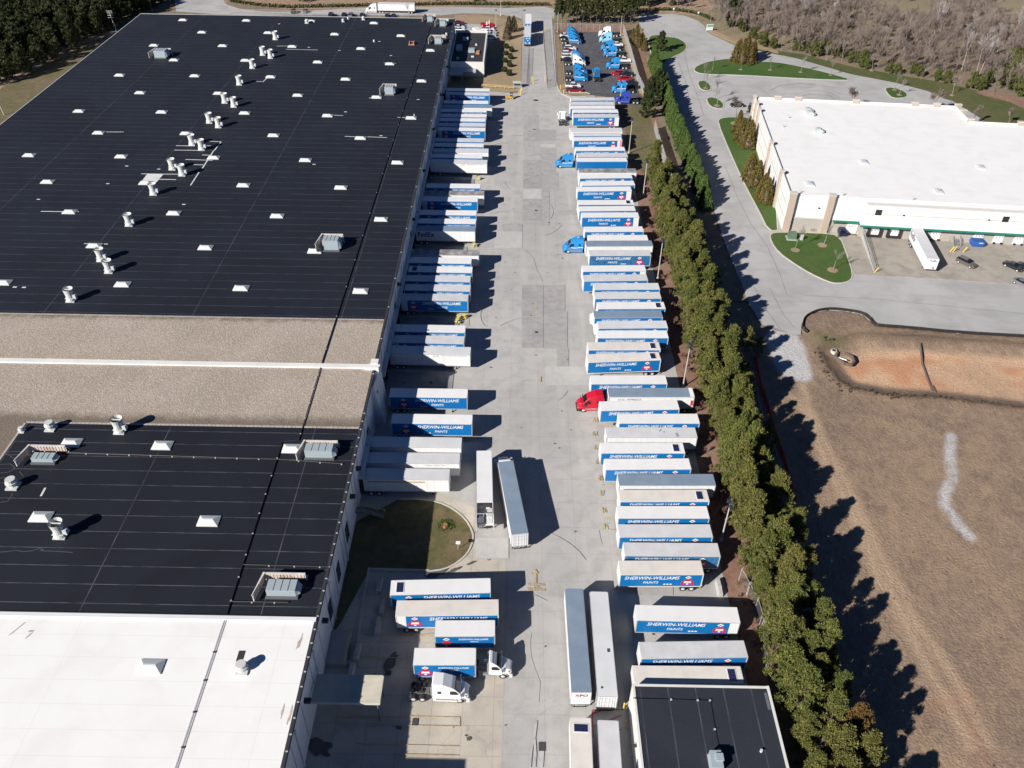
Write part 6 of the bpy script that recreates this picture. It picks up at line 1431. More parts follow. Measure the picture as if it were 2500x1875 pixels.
pines = [tree_proto('pine_tree', 'tree', pine_geo(random.uniform(11.5, 13.5), 100 + i, rad=random.uniform(2.4, 3.0), low=random.uniform(.14, .28)), RUST if i == 5 else PINE) for i in range(6)]
k_ = 0
def pine_row(xf, y0, y1, step, name):
    """a line of pines running along the yard"""
    out = []; y = y0
    while y < y1: out.append((xf(y) + random.uniform(-.7, .7), y + random.uniform(-.8, .8))); y += step * random.uniform(.85, 1.15)
    return out
rA = pine_row(lambda y: 41.7 + max(0, (y - 200)) * .02, 50, 250, 3.5, 'yard'); rB = pine_row(lambda y: 47.4, 44, 226, 4.3, 'field'); rC = pine_row(lambda y: 44.6, 47, 240, 3.9, 'middle')
GPN = 'pine trees in the belt between yard and field'
for i, (x, y) in enumerate(reversed(rA)): 
    s = random.uniform(.68, 1.12); pr = pines[:5] if not (26 < i < 34 and False) else pines; grow(pines[:5], x, y, s, f'olive-green pine on the yard side of the tree belt, {nth(i + 1)} from its far end', GPN)
for i, (x, y) in enumerate(reversed(rB)):
    s = random.uniform(.62, 1.05)
    if i in (len(rB) - 3, len(rB) - 5): grow(pines[5:], x, y, s, f'rusty-brown pine on the field side of the tree belt, {nth(i + 1)} from its far end', GPN)
    else: grow(pines[:5], x, y, s, f'olive-green pine on the field side of the tree belt, {nth(i + 1)} from its far end', GPN)
for i, (x, y) in enumerate(reversed(rC)): grow(pines[:5], x, y, random.uniform(.72, 1.1), f'olive-green pine in the middle line of the tree belt, {nth(i + 1)} from its far end', GPN)
small_p = [tree_proto('pine_tree', 'tree', pine_geo(6.0, 140 + i, rad=1.7, low=.1, nclump=36, ncard=90, size=.3), PINE) for i in range(2)]
for i, (f, u, v, s, lb_) in enumerate(((s4, 60, 1290, 1.0, 'young pine beyond the fence at the end of the access road'), (s4, 150, 1330, .85, 'young pine right beside the grey gravel patch'), (s4, 20, 1530, .9, 'young pine in the shade below the gravel patch'), (t4, 235, 560, .9, 'lone young pine next to the red silt tape'), (t4, -20, 170, .8, 'young pine above the red silt tape'), (t4, 262, 640, .6, 'smallest young pine beside the red silt tape'))):
    X, Y = f(u, v); grow(small_p, X, Y, s, lb_, 'young pines on the field side')
dark_p = [tree_proto('pine_tree', 'tree', pine_geo(9.0, 160 + i, rad=2.8, low=.08, nclump=50, ncard=110, size=.45), PINED) for i in range(2)]
for f, u, v, s, lb_ in ((e3, 1262, 740, 1.15, 'dark pine touching the cypress hedge above the fence gap'), (e3, 1225, 815, 1.15, 'dark pine at the gap in the silver fence, nearest the hedge'), (e3, 1185, 905, 1.1, 'dark pine at the gap in the silver fence, next to the yard'), (e3, 1300, 395, 1.0, 'dark pine at the top of the cypress hedge by the green lawn')):
    X, Y = f(u, v); grow(dark_p, X, Y, s, lb_, 'dark pines near the fence')
# cluster of pines beyond the car park
tall_p = [tree_proto('pine_tree', 'tree', pine_geo(13, 180 + i, rad=2.8, low=.35, nclump=36, ncard=90, size=.55), leaf_mat('far_pine', (.042, .06, .018), (.075, .085, .025), (.07, .07, .02))) for i in range(3)]
k = 0
for u in range(500, 1090, 52):
    for dv in (0, 1):
        k += 1; X, Y = e3(u + dv * 25 + random.uniform(-8, 8), 190 - dv * 45); grow(tall_p, X, Y, random.uniform(.75, 1.0), f'tall pine behind the car park in the {"front" if dv == 0 else "back"} line, {nth((k + 1) // 2)} from the left', 'tall pines behind the dark car park')
# cypress hedge
def cone_geo(h, r, seed, n=2600, size=.42, lean=0):
    global rng
    rng = np.random.default_rng(seed); t = rng.uniform(0, 1, n) ** 1.4; a = rng.uniform(0, 2 * np.pi, n); lob = 1 + .16 * np.sin(a * 5 + seed) + .1 * np.sin(t * 23 + a * 2)
    R_ = r * (1 - t) ** .62 * lob * rng.uniform(.72, 1.05, n) + .05; P_ = np.column_stack([R_ * np.cos(a), R_ * np.sin(a), .1 + t * h])
    D = np.column_stack([np.cos(a) * .6, np.sin(a) * .6, np.full(n, .8)]); v, f = card_geo(P_, D, size, .4, .5, .35)
    ta, tb = np.array([[0, 0, 0.]]), np.array([[0, 0, h * .9]]); tv, tf = seg_geo(ta, tb, [r * .45], [.05], 8)
    return (tv, tf), (v, f)
cyps = [tree_proto('cypress_tree', 'tree', cone_geo(5.6, 1.65, 300 + i), CYP, BARKD) for i in range(4)]
hedge = [(1222, 470), (1270, 600), (1330, 740), (1400, 880), (1440, 1020), (1500, 1180), (1570, 1340), (1640, 1500), (1665, 1640), (1640, 1700)]
hw_ = [Vector(e3(u, v)) for u, v in [(1245, 500), (1285, 640), (1365, 830), (1400, 960), (1470, 1140), (1550, 1330), (1625, 1530), (1650, 1640)]]
L = 0; pts = []
for a, b in zip(hw_, hw_[1:]):
    n = max(2, int((b - a).length / 1.9))
    for i in range(n): pts.append(a.lerp(b, i / n))
for i, q_ in enumerate(pts): grow(cyps, q_.x + random.uniform(-.3, .3), q_.y, random.uniform(1.1, 1.4), f'green conical cypress in the long roadside hedge, {nth(i + 1)} from the top', 'cypresses of the roadside hedge')
gold = [tree_proto('golden_conifer', 'tree', cone_geo(7.0, 1.9, 330 + i, 2600, .45), CYPG, BARKD) for i in range(3)]
for i, (f, u, v, s, zs) in enumerate(((e3, 1085, 330, .8, 1.1), (e3, 1115, 345, 1.0, 1.25), (e3, 1140, 365, .85, 1.0), (e3, 1180, 390, .8, .9), (e3, 1160, 340, .7, 1.0),)):
    X, Y = f(u, v); grow(gold, X, Y, s, f'golden-brown conifer at the far top of the hedge beside the fence, {nth(i + 1)} of five', 'golden conifers by the fence', zs=zs)
for i, (f, u, v, s) in enumerate(((e3, 1880, 480, 1.25), (e3, 1930, 490, 1.35), (e3, 1990, 490, 1.3), (e3, 1900, 455, 1.2), (e3, 1960, 455, 1.35), (e3, 2010, 460, 1.1))):
    X, Y = f(u, v); grow(gold, X, Y, s, f'golden-green conifer in the tight clump on the grass triangle, {nth(i + 1)} of six', 'conifers of the clump on the grass triangle')
for i, (f, u, v, s) in enumerate(((e3, 1920, 1095, 1.05), (e3, 1975, 1140, 1.15), (e3, 1895, 1030, .9), (e3, 1985, 1385, 1.1), (e3, 2035, 1450, 1.0), (e3, 2085, 1530, 1.0), (e3, 2110, 1565, .95))):
    X, Y = f(u, v); grow(gold, X, Y, s * 1.22, f'golden-brown conifer against the end wall of the white warehouse, {nth(i + 1)} from the far corner', 'conifers along the white warehouse wall')
brown_c = [tree_proto('brown_conifer', 'tree', cone_geo(6.6, 2.0, 350, 2200, .45), leaf_mat('brown_leaf', (.10, .085, .045), (.15, .12, .07), (.12, .10, .06), 1.0), BARKD)]
for i, (u, v) in enumerate(((1190, 600), (1215, 490), (1290, 480))): X, Y = an(u, v); grow(brown_c, X, Y, 1.05, f'brownish conifer on the dry lawn by the office, {("nearest", "middle", "right-hand")[i]} of three', 'conifers on the dry lawn')
bush = [tree_proto('round_bush', 'bush', ((np.zeros((4, 3)), np.array([[0, 1, 2, 3]])), (lambda: (lambda P_D: card_geo(P_D[0], P_D[1], .35, .6, .2, .6))(cards((0, 0, 1.0), 1500, (1.25, 1.25, 1.05))))()), SHRUB) for _ in range(1)]
bush[0].children[0].name
tr0 = [c_ for c_ in bush[0].children if c_.name.startswith('trunk')][0]; tr0.data = MB().cyl((0, 0, 0), (0, 0, .9), .15, .1, 6).mesh('trunk', [BARK])
for i, (u, v) in enumerate([(1175, 745), (1260, 800), (1172, 850), (1243, 910), (1155, 960), (1228, 1030), (1148, 1105), (1222, 1165)]):
    X, Y = an(u, v); grow(bush, X, Y, .95, f'clipped round bush in the {"left" if i % 2 == 0 else "right"} line by the office, {nth(i // 2 + 1)} from the top', 'round bushes beside the office')
# bare young trees
bare = [thing('bare_tree', '-', 'tree', (0, 0, -90)) for _ in range(3)]
for i, t in enumerate(bare): v, f = bare_tree(6.5, .10, 400 + i, .5, 3, 1.3, .25, .018); part('branches', quads_mesh('branches', v, f, [BARKG]), [], t)
LBT = [(s4, 447, 500, 1.1, 'white-barked bare tree next to the green utility box'), (s4, 665, 468, 1.0, 'bare tree by the tan brick pilaster on the front lawn'), (s4, 738, 660, 1.0, 'bare tree at the tip of the front lawn, nearest the road'),
       (e4, 28, 538, .9, 'bare young tree before the conifer clump on the grass triangle'), (e4, 252, 545, .95, 'bare young tree right of the conifer clump'), (e4, 487, 560, 1.0, 'bare young tree in the middle of the grass triangle'), (e4, 718, 582, .95, 'bare young tree at the right tip of the grass triangle'),
       (e3, 1637, 625, 1.15, 'bare tree on the small upper grass island, left'), (e3, 1652, 680, 1.1, 'bare tree on the small upper grass island, right'), (e3, 1705, 545, 1.0, 'bare tree at the left end of the grass triangle'), (e3, 1722, 770, 1.25, 'bare tree at the back of the second small island'), (e3, 1738, 815, 1.2, 'bare tree at the front of the second small island'),
       (e4, 1212, 695, 1.15, 'bare tree at the back of the right-hand grass island'), (e4, 1248, 735, 1.1, 'bare tree at the front of the right-hand grass island'),
       (e4, 335, 400, 1.0, 'bare roadside tree below the woods, first from the left'), (e4, 683, 475, 1.1, 'bare roadside tree below the woods, second from the left'), (e4, 805, 465, 1.2, 'bare white tree below the woods, third from the left'), (e4, 1035, 545, 1.2, 'bare roadside tree below the woods, fourth from the left'), (e4, 1415, 620, 1.2, 'bare roadside tree below the woods, fifth from the left'), (e4, 1655, 735, 1.2, 'bare roadside tree on the far green lawn'),
       (e3, 1745, 240, 1.15, 'bare tree right of the sign at the turning circle'), (e3, 1690, 165, 1.2, 'bare tree behind the sign at the turning circle'), (e3, 1522, 105, 1.1, 'bare tree behind the hedge of the turning circle'),
       (e3, 15, 75, 1.0, 'bare tree behind the far hedge, fourth from the right'), (q1, 180, 75, 1.0, 'bare tree behind the far hedge, first from the left'), (q1, 410, 80, 1.05, 'bare tree behind the far hedge, second from the left'), (q1, 655, 70, 1.0, 'bare tree behind the far hedge, third from the left'), (q1, 905, 50, 1.0, 'bare tree above the grey-white far trailer'), (q1, 1405, 42, 1.0, 'bare tree behind the far hedge, third from the right'), (q1, 1655, 42, 1.0, 'bare tree behind the far hedge, second from the right'), (q1, 1910, 38, 1.0, 'bare tree behind the far hedge, nearest the gate'),
       (q0, 1180, 100, 1.3, 'bare grey tree at the far left corner of the black roof'), (q1, 1260, 130, .95, 'bare tree in front of the far trailer'), (q0, 1890, 50, 1.0, 'bare tree by the bend of the far road, left'), (q0, 2075, 70, 1.0, 'bare tree by the bend of the far road, right')]
for f, u, v, s, lb_ in LBT: X, Y = f(u, v); grow(bare, X, Y, s, lb_, 'bare young trees', z=.1)
pb = [thing('bare_tree', '-', 'tree', (0, 0, -90))]
v, f = bare_tree(6.5, .16, 420, .42, 5, 1.3, .2, .03); part('branches', quads_mesh('branches', v, f, [BARKP]), [], pb[0])
for f, u, v, s, lb_ in ((e3, 1885, 915, 1.2, 'purplish bare tree by the far corner of the white warehouse'), (e4, 880, 850, 1.35, 'purplish bare tree behind the back parapet of the white warehouse'), (e4, 1500, 860, 1.5, 'bare grey tree behind the right part of the white warehouse'), (e4, 1800, 960, 1.1, 'bare tree behind the stepped corner of the white warehouse'), (e4, 2090, 960, 1.0, 'bare tree on the lawn behind the white warehouse')):
    X, Y = f(u, v); grow(pb, X, Y, s, lb_, 'purplish bare trees')
# mulch rings
mb = MB()
for f, u, v, r in [(s4, 447, 510, 1.3), (s4, 655, 473, 1.4), (s4, 735, 665, 1.5), (e4, 25, 540, .9), (e4, 253, 543, .9), (e4, 487, 560, .9), (e4, 718, 582, .8), (e3, 1650, 682, 1.0), (e3, 1738, 818, 1.2), (e4, 1248, 735, 1.1), (e4, 1212, 695, 1), (e3, 1885, 955, 2.0), (e4, 1035, 548, .8), (e4, 1655, 738, .9)]:
    X, Y = f(u, v); mb.cyl((X, Y, .1), (X, Y, .24), r, r * .9, 16)
tag(obj('mulch_rings', mb, paint('bark_mulch', (.30, .22, .15), .95, dirt=.4)), kind='structure')

# woods as masses
def merge_stuff(name, geos, place_, mats, label=None):
    V, F, M = [], [], []; k0 = 0
    for (gi, x, y, z, s, a) in place_:
        for mi, (v, f) in enumerate(geos[gi]):
            c_, s_ = math.cos(a), math.sin(a); v2 = np.column_stack([(v[:, 0] * c_ - v[:, 1] * s_) * s + x, (v[:, 0] * s_ + v[:, 1] * c_) * s + y, v[:, 2] * s + z])
            V.append(v2); F.append(f + k0); M.append(np.full(len(f), mi)); k0 += len(v)
    me = quads_mesh(name, np.concatenate(V), np.concatenate(F), mats, np.concatenate(M)); o = bpy.data.objects.new(name, me); C.objects.link(o)
    return tag(o, label, 'woods', kind='stuff')
def pick(poly, n, seed, mind=2.5):
    gr = random.Random(seed); xs = [p_[0] for p_ in poly]; ys = [p_[1] for p_ in poly]; out = []; tries = 0; P0 = np.array(poly)
    while len(out) < n and tries < 9000:
        tries += 1; x, y = gr.uniform(min(xs), max(xs)), gr.uniform(min(ys), max(ys))
        if inside(np.array([[x, y]]), poly)[0] and all((x - a) ** 2 + (y - b) ** 2 > mind ** 2 for a, b in out): out.append((x, y))
    return out
g_far = [pine_geo(11, 500 + i, rad=3.3, low=.04, nclump=32, ncard=44, size=.95) for i in range(4)]
g_bare = [(bare_tree(11, .16, 520 + i, .45, 4, 1.4, .3, .035),) for i in range(4)]
# left pine wood
lw = [(-175, 268), (-190, 300), (-178, 335), at(200, 120), at(262, 78), at(300, 50), at(340, 28), at(330, 5), (-190, 470), (-420, 560), (-420, 240)]
lw = pn([(-60, 235), (60, 190), (150, 140), (225, 105), (268, 78), (318, 48), (348, 32), (390, 20), (420, -10), (420, -60), (-120, -60)])
pts = pick(lw, 480, 5, 2.7)
merge_stuff('pine_wood', g_far, [(random.randrange(4), x, y, 0, random.uniform(.75, 1.1), random.uniform(0, 6)) for x, y in pts], [BARK, PINED], 'dense dark pine wood left of the warehouse')
lay('bank_grass', pn([(0, 205), (150, 140), (265, 80), (350, 30), (360, 45), (280, 75), (0, 330), (-60, 380), (-60, 235)][::-1]), SCRUB)
ribp = px(q0, [(-100, 720), (0, 660), (200, 560), (400, 420), (600, 340), (750, 290), (900, 240)])
mb = MB(); 
for wd_, z_ in ((5.5, .20),): ribbon(mb, ribp, wd_, z_)
tag(obj('bank_path', mb, ground_mat('bank_path', ((.36, .265, .21), (.29, .21, .16), (.17, .13, .10)), (.1, .6, 5))), kind='structure')
# wood behind the far road
fw = pn([(420, -8), (560, -14), (700, 5), (900, 4), (1100, 2), (1350, 6), (1560, 20), (1700, 30), (1790, 70), (1800, -70), (400, -80)])
lim = lambda pts_: [(x, y) for x, y in pts_ if y < 640]
pts = lim(pick(fw, 380, 6, 2.7))
allg = g_far + [(g[0], (np.zeros((4, 3)), np.array([[0, 1, 2, 3]]))) for g in g_bare]
merge_stuff('mixed_wood', allg, [(random.choice((0, 1, 2, 3, 4, 5, 6, 7, 4, 5)), x, y, 0, random.uniform(.8, 1.15), random.uniform(0, 6)) for x, y in pts], [BARKD, PINED], 'dark mixed wood behind the far road')
# clipped hedge behind the far road and around the turning circle
def hedge_mass(name, poly, wd, h, lab, n_per=26):
    global rng
    rng = np.random.default_rng(8); Vs, Fs, k0 = [], [], 0
    t = thing(name, lab, 'hedge', (poly[0][0], poly[0][1], 0))
    for a, b in zip(poly, poly[1:]):
        L_ = math.dist(a, b); n = int(L_ * n_per); u = rng.uniform(0, 1, n)[:, None]; P_ = np.array([[a[0], a[1], 0]]) * (1 - u) + np.array([[b[0], b[1], 0]]) * u
        P_ = P_ + rng.uniform(-1, 1, (n, 3)) * np.array([wd / 2, wd / 2, 0]); P_[:, 2] = h * rng.uniform(.2, 1, n); P_ -= np.array([poly[0][0], poly[0][1], 0])
        v, f_ = card_geo(P_, rng.normal(size=(n, 3)), .7, .7, .2); Vs.append(v); Fs.append(f_ + k0); k0 += len(v)
    part('foliage', quads_mesh('foliage', np.concatenate(Vs), np.concatenate(Fs), [SHRUB]), [], t)
hedge_mass('clipped_hedge', pn([(560, 5), (640, 16), (700, 20), (900, 16), (1106, 12), (1340, 14)]), 1.8, 1.6, 'long dark clipped hedge behind the far road')
hedge_mass('clipped_hedge', px(e3, [(1110, 88), (1250, 82), (1400, 82), (1550, 105), (1640, 130), (1700, 160)]), 1.8, 1.5, 'dark clipped hedge curving behind the turning circle')
# winter brush on the right, with evergreen shrubs
br = px(e3, [(1700, 130), (1760, 230), (2212, 370)]) + px(e4, [(400, 415), (900, 500), (1300, 575), (1600, 625), (1900, 700), (2280, 790), (2280, -120), (-200, -120)])
brn = pick(br, 1500, 9, 1.5); mdw = [px(e4, [(760, -60), (1000, 120), (1250, 230), (1420, 180), (1500, 60), (1480, -100)]), px(e4, [(1880, -100), (2280, -100), (2280, 330), (2050, 250), (1900, 60)]), px(e4, [(-200, -120), (120, -120), (60, 20)])]
brn = [q_ for q_ in brn if not any(inside(np.array([q_]), m_)[0] for m_ in mdw) or random.random() < .04]
def clear(x, y):   # open dry meadow seen inside the brush
    return False
g_brush = [(bare_tree(random.uniform(8, 11), .08, 540 + i, .42, 3, 1.3, .14, .036),) for i in range(5)]
front = [(x, y) for x, y in brn if y < 455]
merge_stuff('winter_brush', g_brush, [(random.randrange(5), x, y, 0, random.uniform(.85, 1.35), random.uniform(0, 6)) for x, y in brn], [BARKP], 'tangle of purplish leafless brush behind the white warehouse')
bt = [thing('birch_tree', '-', 'tree', (0, 0, -90)) for _ in range(3)]
for i, t in enumerate(bt): v, f = bare_tree(16, .24, 560 + i, .42, 4, 1.1, .34, .04); part('branches', quads_mesh('branches', v, f, [paint('birch_bark', (.36, .32, .30), .85, dirt=.2)]), [], t)
for i, (u, v, s) in enumerate([(275, 220, .9), (490, 240, 1.0), (510, 230, .95), (630, 300, .8), (120, 120, .9), (700, 210, .8), (1500, 320, 1.1), (1080, 380, .7), (1700, 440, .9), (1730, 540, .9), (1835, 600, 1.15), (1860, 590, 1.1), (1920, 550, 1.0), (2100, 330, 1.1), (2150, 360, 1.0), (1560, 250, .9), (1300, 300, .7), (2000, 420, .9), (1780, 330, .9), (60, 200, .8), (380, 160, .9)]):
    X, Y = e4(u, v); grow(bt, X, Y, s, f'tall pale leafless tree in the brush behind the white warehouse, {nth(i + 1)} of {21} (left to right)' if False else f'tall pale leafless tree in the brush, {["left part", "middle", "right part"][min(2, int(u // 740))]}, {nth(sorted([q_[0] for q_ in [(275,), (490,), (510,), (630,), (120,), (700,), (1500,), (1080,), (1700,), (1730,), (1835,), (1860,), (1920,), (2100,), (2150,), (1560,), (1300,), (2000,), (1780,), (60,), (380,)]]).index(u) + 1)} from the left', 'tall pale trees in the brush')
ev = [tree_proto('evergreen_shrub', 'shrub', pine_geo(4.0, 600 + i, rad=2.0, low=.05, nclump=24, ncard=100, size=.45), leaf_mat('shrub_green', (.075, .10, .026), (.115, .125, .033), (.10, .09, .03))) for i in range(2)]
EV = [(200, 350), (120, 300), (40, 240), (520, 400), (590, 430), (680, 420), (455, 390), (880, 480), (960, 510), (1000, 530), (1170, 560), (1230, 570), (1350, 570), (1400, 585), (1540, 620), (1610, 640), (1800, 680), (1870, 690), (1930, 640), (2050, 650), (2130, 700), (2190, 640), (2080, 560), (2160, 520), (2200, 450), (2020, 600), (2120, 600), (2200, 730), (270, 370), (780, 440)]
for i, (u, v) in enumerate(sorted(EV)): X, Y = e4(u, v); grow(ev, X, Y, random.uniform(1.0, 1.5) * (1.5 if u > 1950 else 1), f'evergreen shrub at the lower edge of the brush, {nth(i + 1)} from the left', 'evergreen shrubs at the brush edge')
# meadow beyond the brush
lay('far_meadow', [(80, 390), (700, 370), (900, 1200), (-200, 1200), (-120, 470)], ground_mat('far_meadow', ((.30, .24, .16), (.23, .20, .12), (.19, .14, .10)), (0.02, 0.15, 2), fine=.5), .02)
# tufts of brush along the basin rim
grv = random.Random(2); tuft = []
for a, b in zip(basin[4:], basin[5:]):
    pass
rim = px(s4, [(600, 1290), (650, 1400), (720, 1520), (800, 1620)]) + px(t4, [(870, 170), (1150, 215), (1280, 225), (1600, 240), (1800, 265), (2080, 290)])
tp = []
for a, b in zip(rim, rim[1:]):
    n = int(math.dist(a, b) / .7)
    for i in range(n): t = i / n; tp.append((a[0] + (b[0] - a[0]) * t + grv.uniform(-.8, .8), a[1] + (b[1] - a[1]) * t + grv.uniform(-.6, .6)))
g_t = [(bare_tree(1.2, .03, 700 + i, .6, 3, .6, .05, .018),) for i in range(3)]
merge_stuff('dry_weeds', g_t, [(grv.randrange(3), x, y, 0, grv.uniform(.4, 1.0), grv.uniform(0, 6)) for x, y in tp + [(px_[0] + grv.uniform(-1, 1), px_[1] + grv.uniform(-1, 1)) for px_ in [s4(700, 1200)] * 10 + [t4(1200, 225)] * 12]], [paint('dry_stem', (.13, .09, .06), .95)], 'dark dry weeds along the rim of the basin')
merge_stuff('understory_litter', g_t, [(grv.randrange(3), grv.uniform(38, 49), grv.uniform(48, 250), 0, grv.uniform(.8, 2.2), grv.uniform(0, 6)) for _ in range(500)], [paint('litter_stem', (.20, .12, .08), .95)], 'leafless undergrowth beneath the pine belt')
for d_ in ('under_brush',):
    pass
# field tufts
merge_stuff('dry_tufts', g_t, [(grv.randrange(3), x, y, 0, grv.uniform(.15, .4), grv.uniform(0, 6)) for x, y in [(grv.uniform(52, 150), grv.uniform(40, 165)) for _ in range(900)]], [paint('straw_tuft', (.26, .19, .12), .95)], 'sparse dry tufts on the brown field')

# ================================================================ poles, fences, small things
POLE = paint('pole_grey', (.42, .40, .38), .6, dirt=.1); LAMP = paint('lamp_navy', (.03, .035, .07), .5)
lamp = thing('light_pole', '-', 'street lamp', (0, 0, -30))
part('pole', MB().cyl((0, 0, 0), (0, 0, 11.3), .16, .10, 8), POLE, lamp)
mb = MB(); mb.box(-.3, -1.2, 11.2, .3, -.25, 11.4); mb.box(-.3, .25, 11.2, .3, 1.2, 11.4); mb.box(-.05, -.3, 11.25, .05, .3, 11.35); part('lamp_head', mb, LAMP, lamp)
part('base', MB().cyl((0, 0, 0), (0, 0, .7), .35, .35, 10), paint('base_concrete', (.5, .48, .45), .9), lamp)
PL0 = [True]
def lamp_at(x, y, lab, s=1.0):
    if PL0[0]: PL0[0] = False; lamp.location = (x, y, 0); lamp['label'] = lab; lamp['group'] = 'tall light poles'; lamp.scale = (1, 1, s); return
    dup(lamp, (x, y, 0), 0, lab, 'tall light poles', (1, 1, s))
for (u, v), s, lb_ in (((1760, 1321), .85, 'light pole with twin heads by the lower upper-row trailers'), ((1667, 945), 1.0, 'light pole behind the trailer hitched to the red tractor'), ((1605, 682.6), 1.02, 'light pole in the mulch behind the weathered blue trailer'), ((1570, 478.6), 1.0, 'light pole just left of where the pine belt begins'), ((1535, 375), 1.05, 'light pole on the scrub verge near the plain blue trailer')):
    X, Y = at(u, v); lamp_at(X, Y, lb_, s)
for f, u, v, s, lb_ in ((an, 1090, 245, 1.0, 'thin pole at the far road before the hedge'), (an, 1018, 410, .8, 'light pole between office cars and conifers'), (P, 85, 225, 1.0, 'light pole at the far left corner of the dark car park'), (P, 1300, 300, 1.0, 'light pole at the far right corner of the dark car park'), (P, 1290, 1610, .9, 'light pole in front of the indigo tractor')):
    X, Y = f(u, v); lamp_at(X, Y, lb_, s * .8)
for i, (u, v) in enumerate(((900, 245), (35, 890))):
    X, Y = q0(u, v, 0); o = thing('utility_mast', ['leaning grey mast at the edge of the left wood', 'grey mast at the left picture edge behind the black roof'][i], 'mast', (X, Y, 0))
    mb = MB(); mb.cyl((0, 0, 0), (-1.0, 0, 9), .2, .14, 6); part('pole', mb, POLE, o); mb = MB()
    for z in (6, 7, 8, 8.8): mb.box(-2.1, -.1, z, .4, .1, z + .18)
    part('cross_arms', mb, POLE, o)
def meshmat(name, col, al):
    mt, n, p = _nodes(name); v = opos(n); p.inputs['Base Color'].default_value = (*col, 1); p.inputs['Roughness'].default_value = .4; p.inputs['Metallic'].default_value = .3
    a = n.nodes.new('ShaderNodeTexChecker'); a.inputs['Scale'].default_value = 9.0; n.links.new(v, a.inputs['Vector']); p.inputs['Alpha'].default_value = al; return mt
CL = meshmat('chain_link', (.40, .40, .41), .10); CLS = meshmat('slatted_link', (.50, .52, .55), .55)
def chainlink(name, pts, h, lab, mat=CL, post=3.0, col=None, lean=0.0):
    base = Vector(pts[0]); t = thing(name, lab, 'fence', (base.x, base.y, 0)); pm = col or POLE; mb = MB(); mp = MB(); mr = MB()
    for a, b in zip(pts, pts[1:]):
        a, b = Vector(a) - base, Vector(b) - base; d = (b - a).normalized(); nn = Vector((-d.y, d.x)) * .02
        mb.hexa([(*(a - nn), .05), (*(b - nn), .05), (*(b + nn), .05), (*(a + nn), .05), (*(a - nn), h), (*(b - nn), h), (*(b + nn), h), (*(a + nn), h)])
        mr.cyl((a.x, a.y, h), (b.x, b.y, h), .04, n=5)
        k = 0
        while k < (b - a).length: q_ = a + d * k; mp.cyl((q_.x, q_.y, 0), (q_.x, q_.y, h + .05), .05, n=5); mp.cyl((q_.x, q_.y, h), (q_.x + .25, q_.y, h + .35), .03, n=4); k += post
    part('mesh_panel', mb, mat, t); part('posts', mp, pm, t); part('top_rail', mr, pm, t); return t
DK = paint('fence_dark', (.05, .045, .045), .6)
chainlink('chain_link_fence', pn([(1521, 78), (1540, 140), (1556, 200), (1571, 232)]), 3.4, 'pale slatted fence right of the dark car park, upper run', CLS)
chainlink('chain_link_fence', pn([(1597, 318), (1612, 370), (1630, 430), (1645, 472)]), 3.4, 'pale slatted fence beside the dirt corridor, lower run', CLS)
chainlink('chain_link_fence', pn([(1823, 1455), (1842, 1490), (1856, 1540), (1862, 1590), (1870, 1640)][::1]), 3.2, 'see-through chain link fence by the lowest tree-side trailers')
chainlink('chain_link_fence', pn([(1803, 1418), (1823, 1455)]), 3.2, 'short return of chain link fence below the cream trailer')
chainlink('chain_link_fence', pn([(1740, 700), (1775, 800), (1830, 950), (1890, 1130), (1960, 1330)]), 2.6, 'long chain link fence hidden behind the pine belt')
chainlink('chain_link_fence', px(P, [(30, 175), (400, 185), (900, 195), (1340, 190)]), 2.8, 'chain link fence behind the dark car park', CL)
chainlink('gate_fence', px(an, [(1425, 330), (1415, 700), (1405, 1040), (1400, 1380)]), 2.6, 'dark fence on the left side of the gate drive', CL, 3, DK)
chainlink('gate_fence', px(an, [(1745, 480), (1765, 800), (1790, 1080), (1812, 1375)]), 2.6, 'dark fence along the middle of the gate drive', CL, 3, DK)
chainlink('gate_fence', px(an, [(1885, 330), (1905, 700), (1930, 1050), (1950, 1330)]), 2.4, 'dark fence on the right side of the gate drive', CL, 3, DK)
chainlink('gate_fence', px(an, [(1530, 760), (1510, 1040), (1490, 1320)]), 1.6, 'low dark fence inside the gate drive', CL, 3, DK)
chainlink('chain_link_fence', pn([(560, 33), (760, 38), (1000, 43)]), 2.2, 'thin fence between the far warehouse wall and the far road')
# red silt tape beside the belt
rt = thing('silt_tape', 'sagging red silt fence between the pine belt and the field', 'fence', (0, 0, 0)); mb = MB()
tape = px(s4, [(130, 1340), (190, 1640)]) + px(t4, [(180, 140), (215, 260), (290, 520), (350, 700), (400, 890), (435, 1010), (440, 1160), (470, 1280)])
for i, (a, b) in enumerate(zip(tape, tape[1:])):
    a, b = Vector(a), Vector(b); d = (b - a).normalized(); nn = Vector((-d.y, d.x)) * .03; mb.hexa([(*(a - nn), .0), (*(b - nn), .0), (*(b + nn), .0), (*(a + nn), .0), (a.x - nn.x + .3, a.y, .8), (b.x - nn.x + .3, b.y, .8), (b.x + nn.x + .3, b.y, .8), (a.x + nn.x + .3, a.y, .8)])
part('fabric', mb, paint('tape_red', (.65, .06, .04), .6), rt)
mb = MB()
for a in tape: mb.cyl((a[0], a[1], 0), (a[0], a[1], 1.2), .06, n=5)
part('stakes', mb, paint('fence_stake', (.25, .18, .1)), rt)
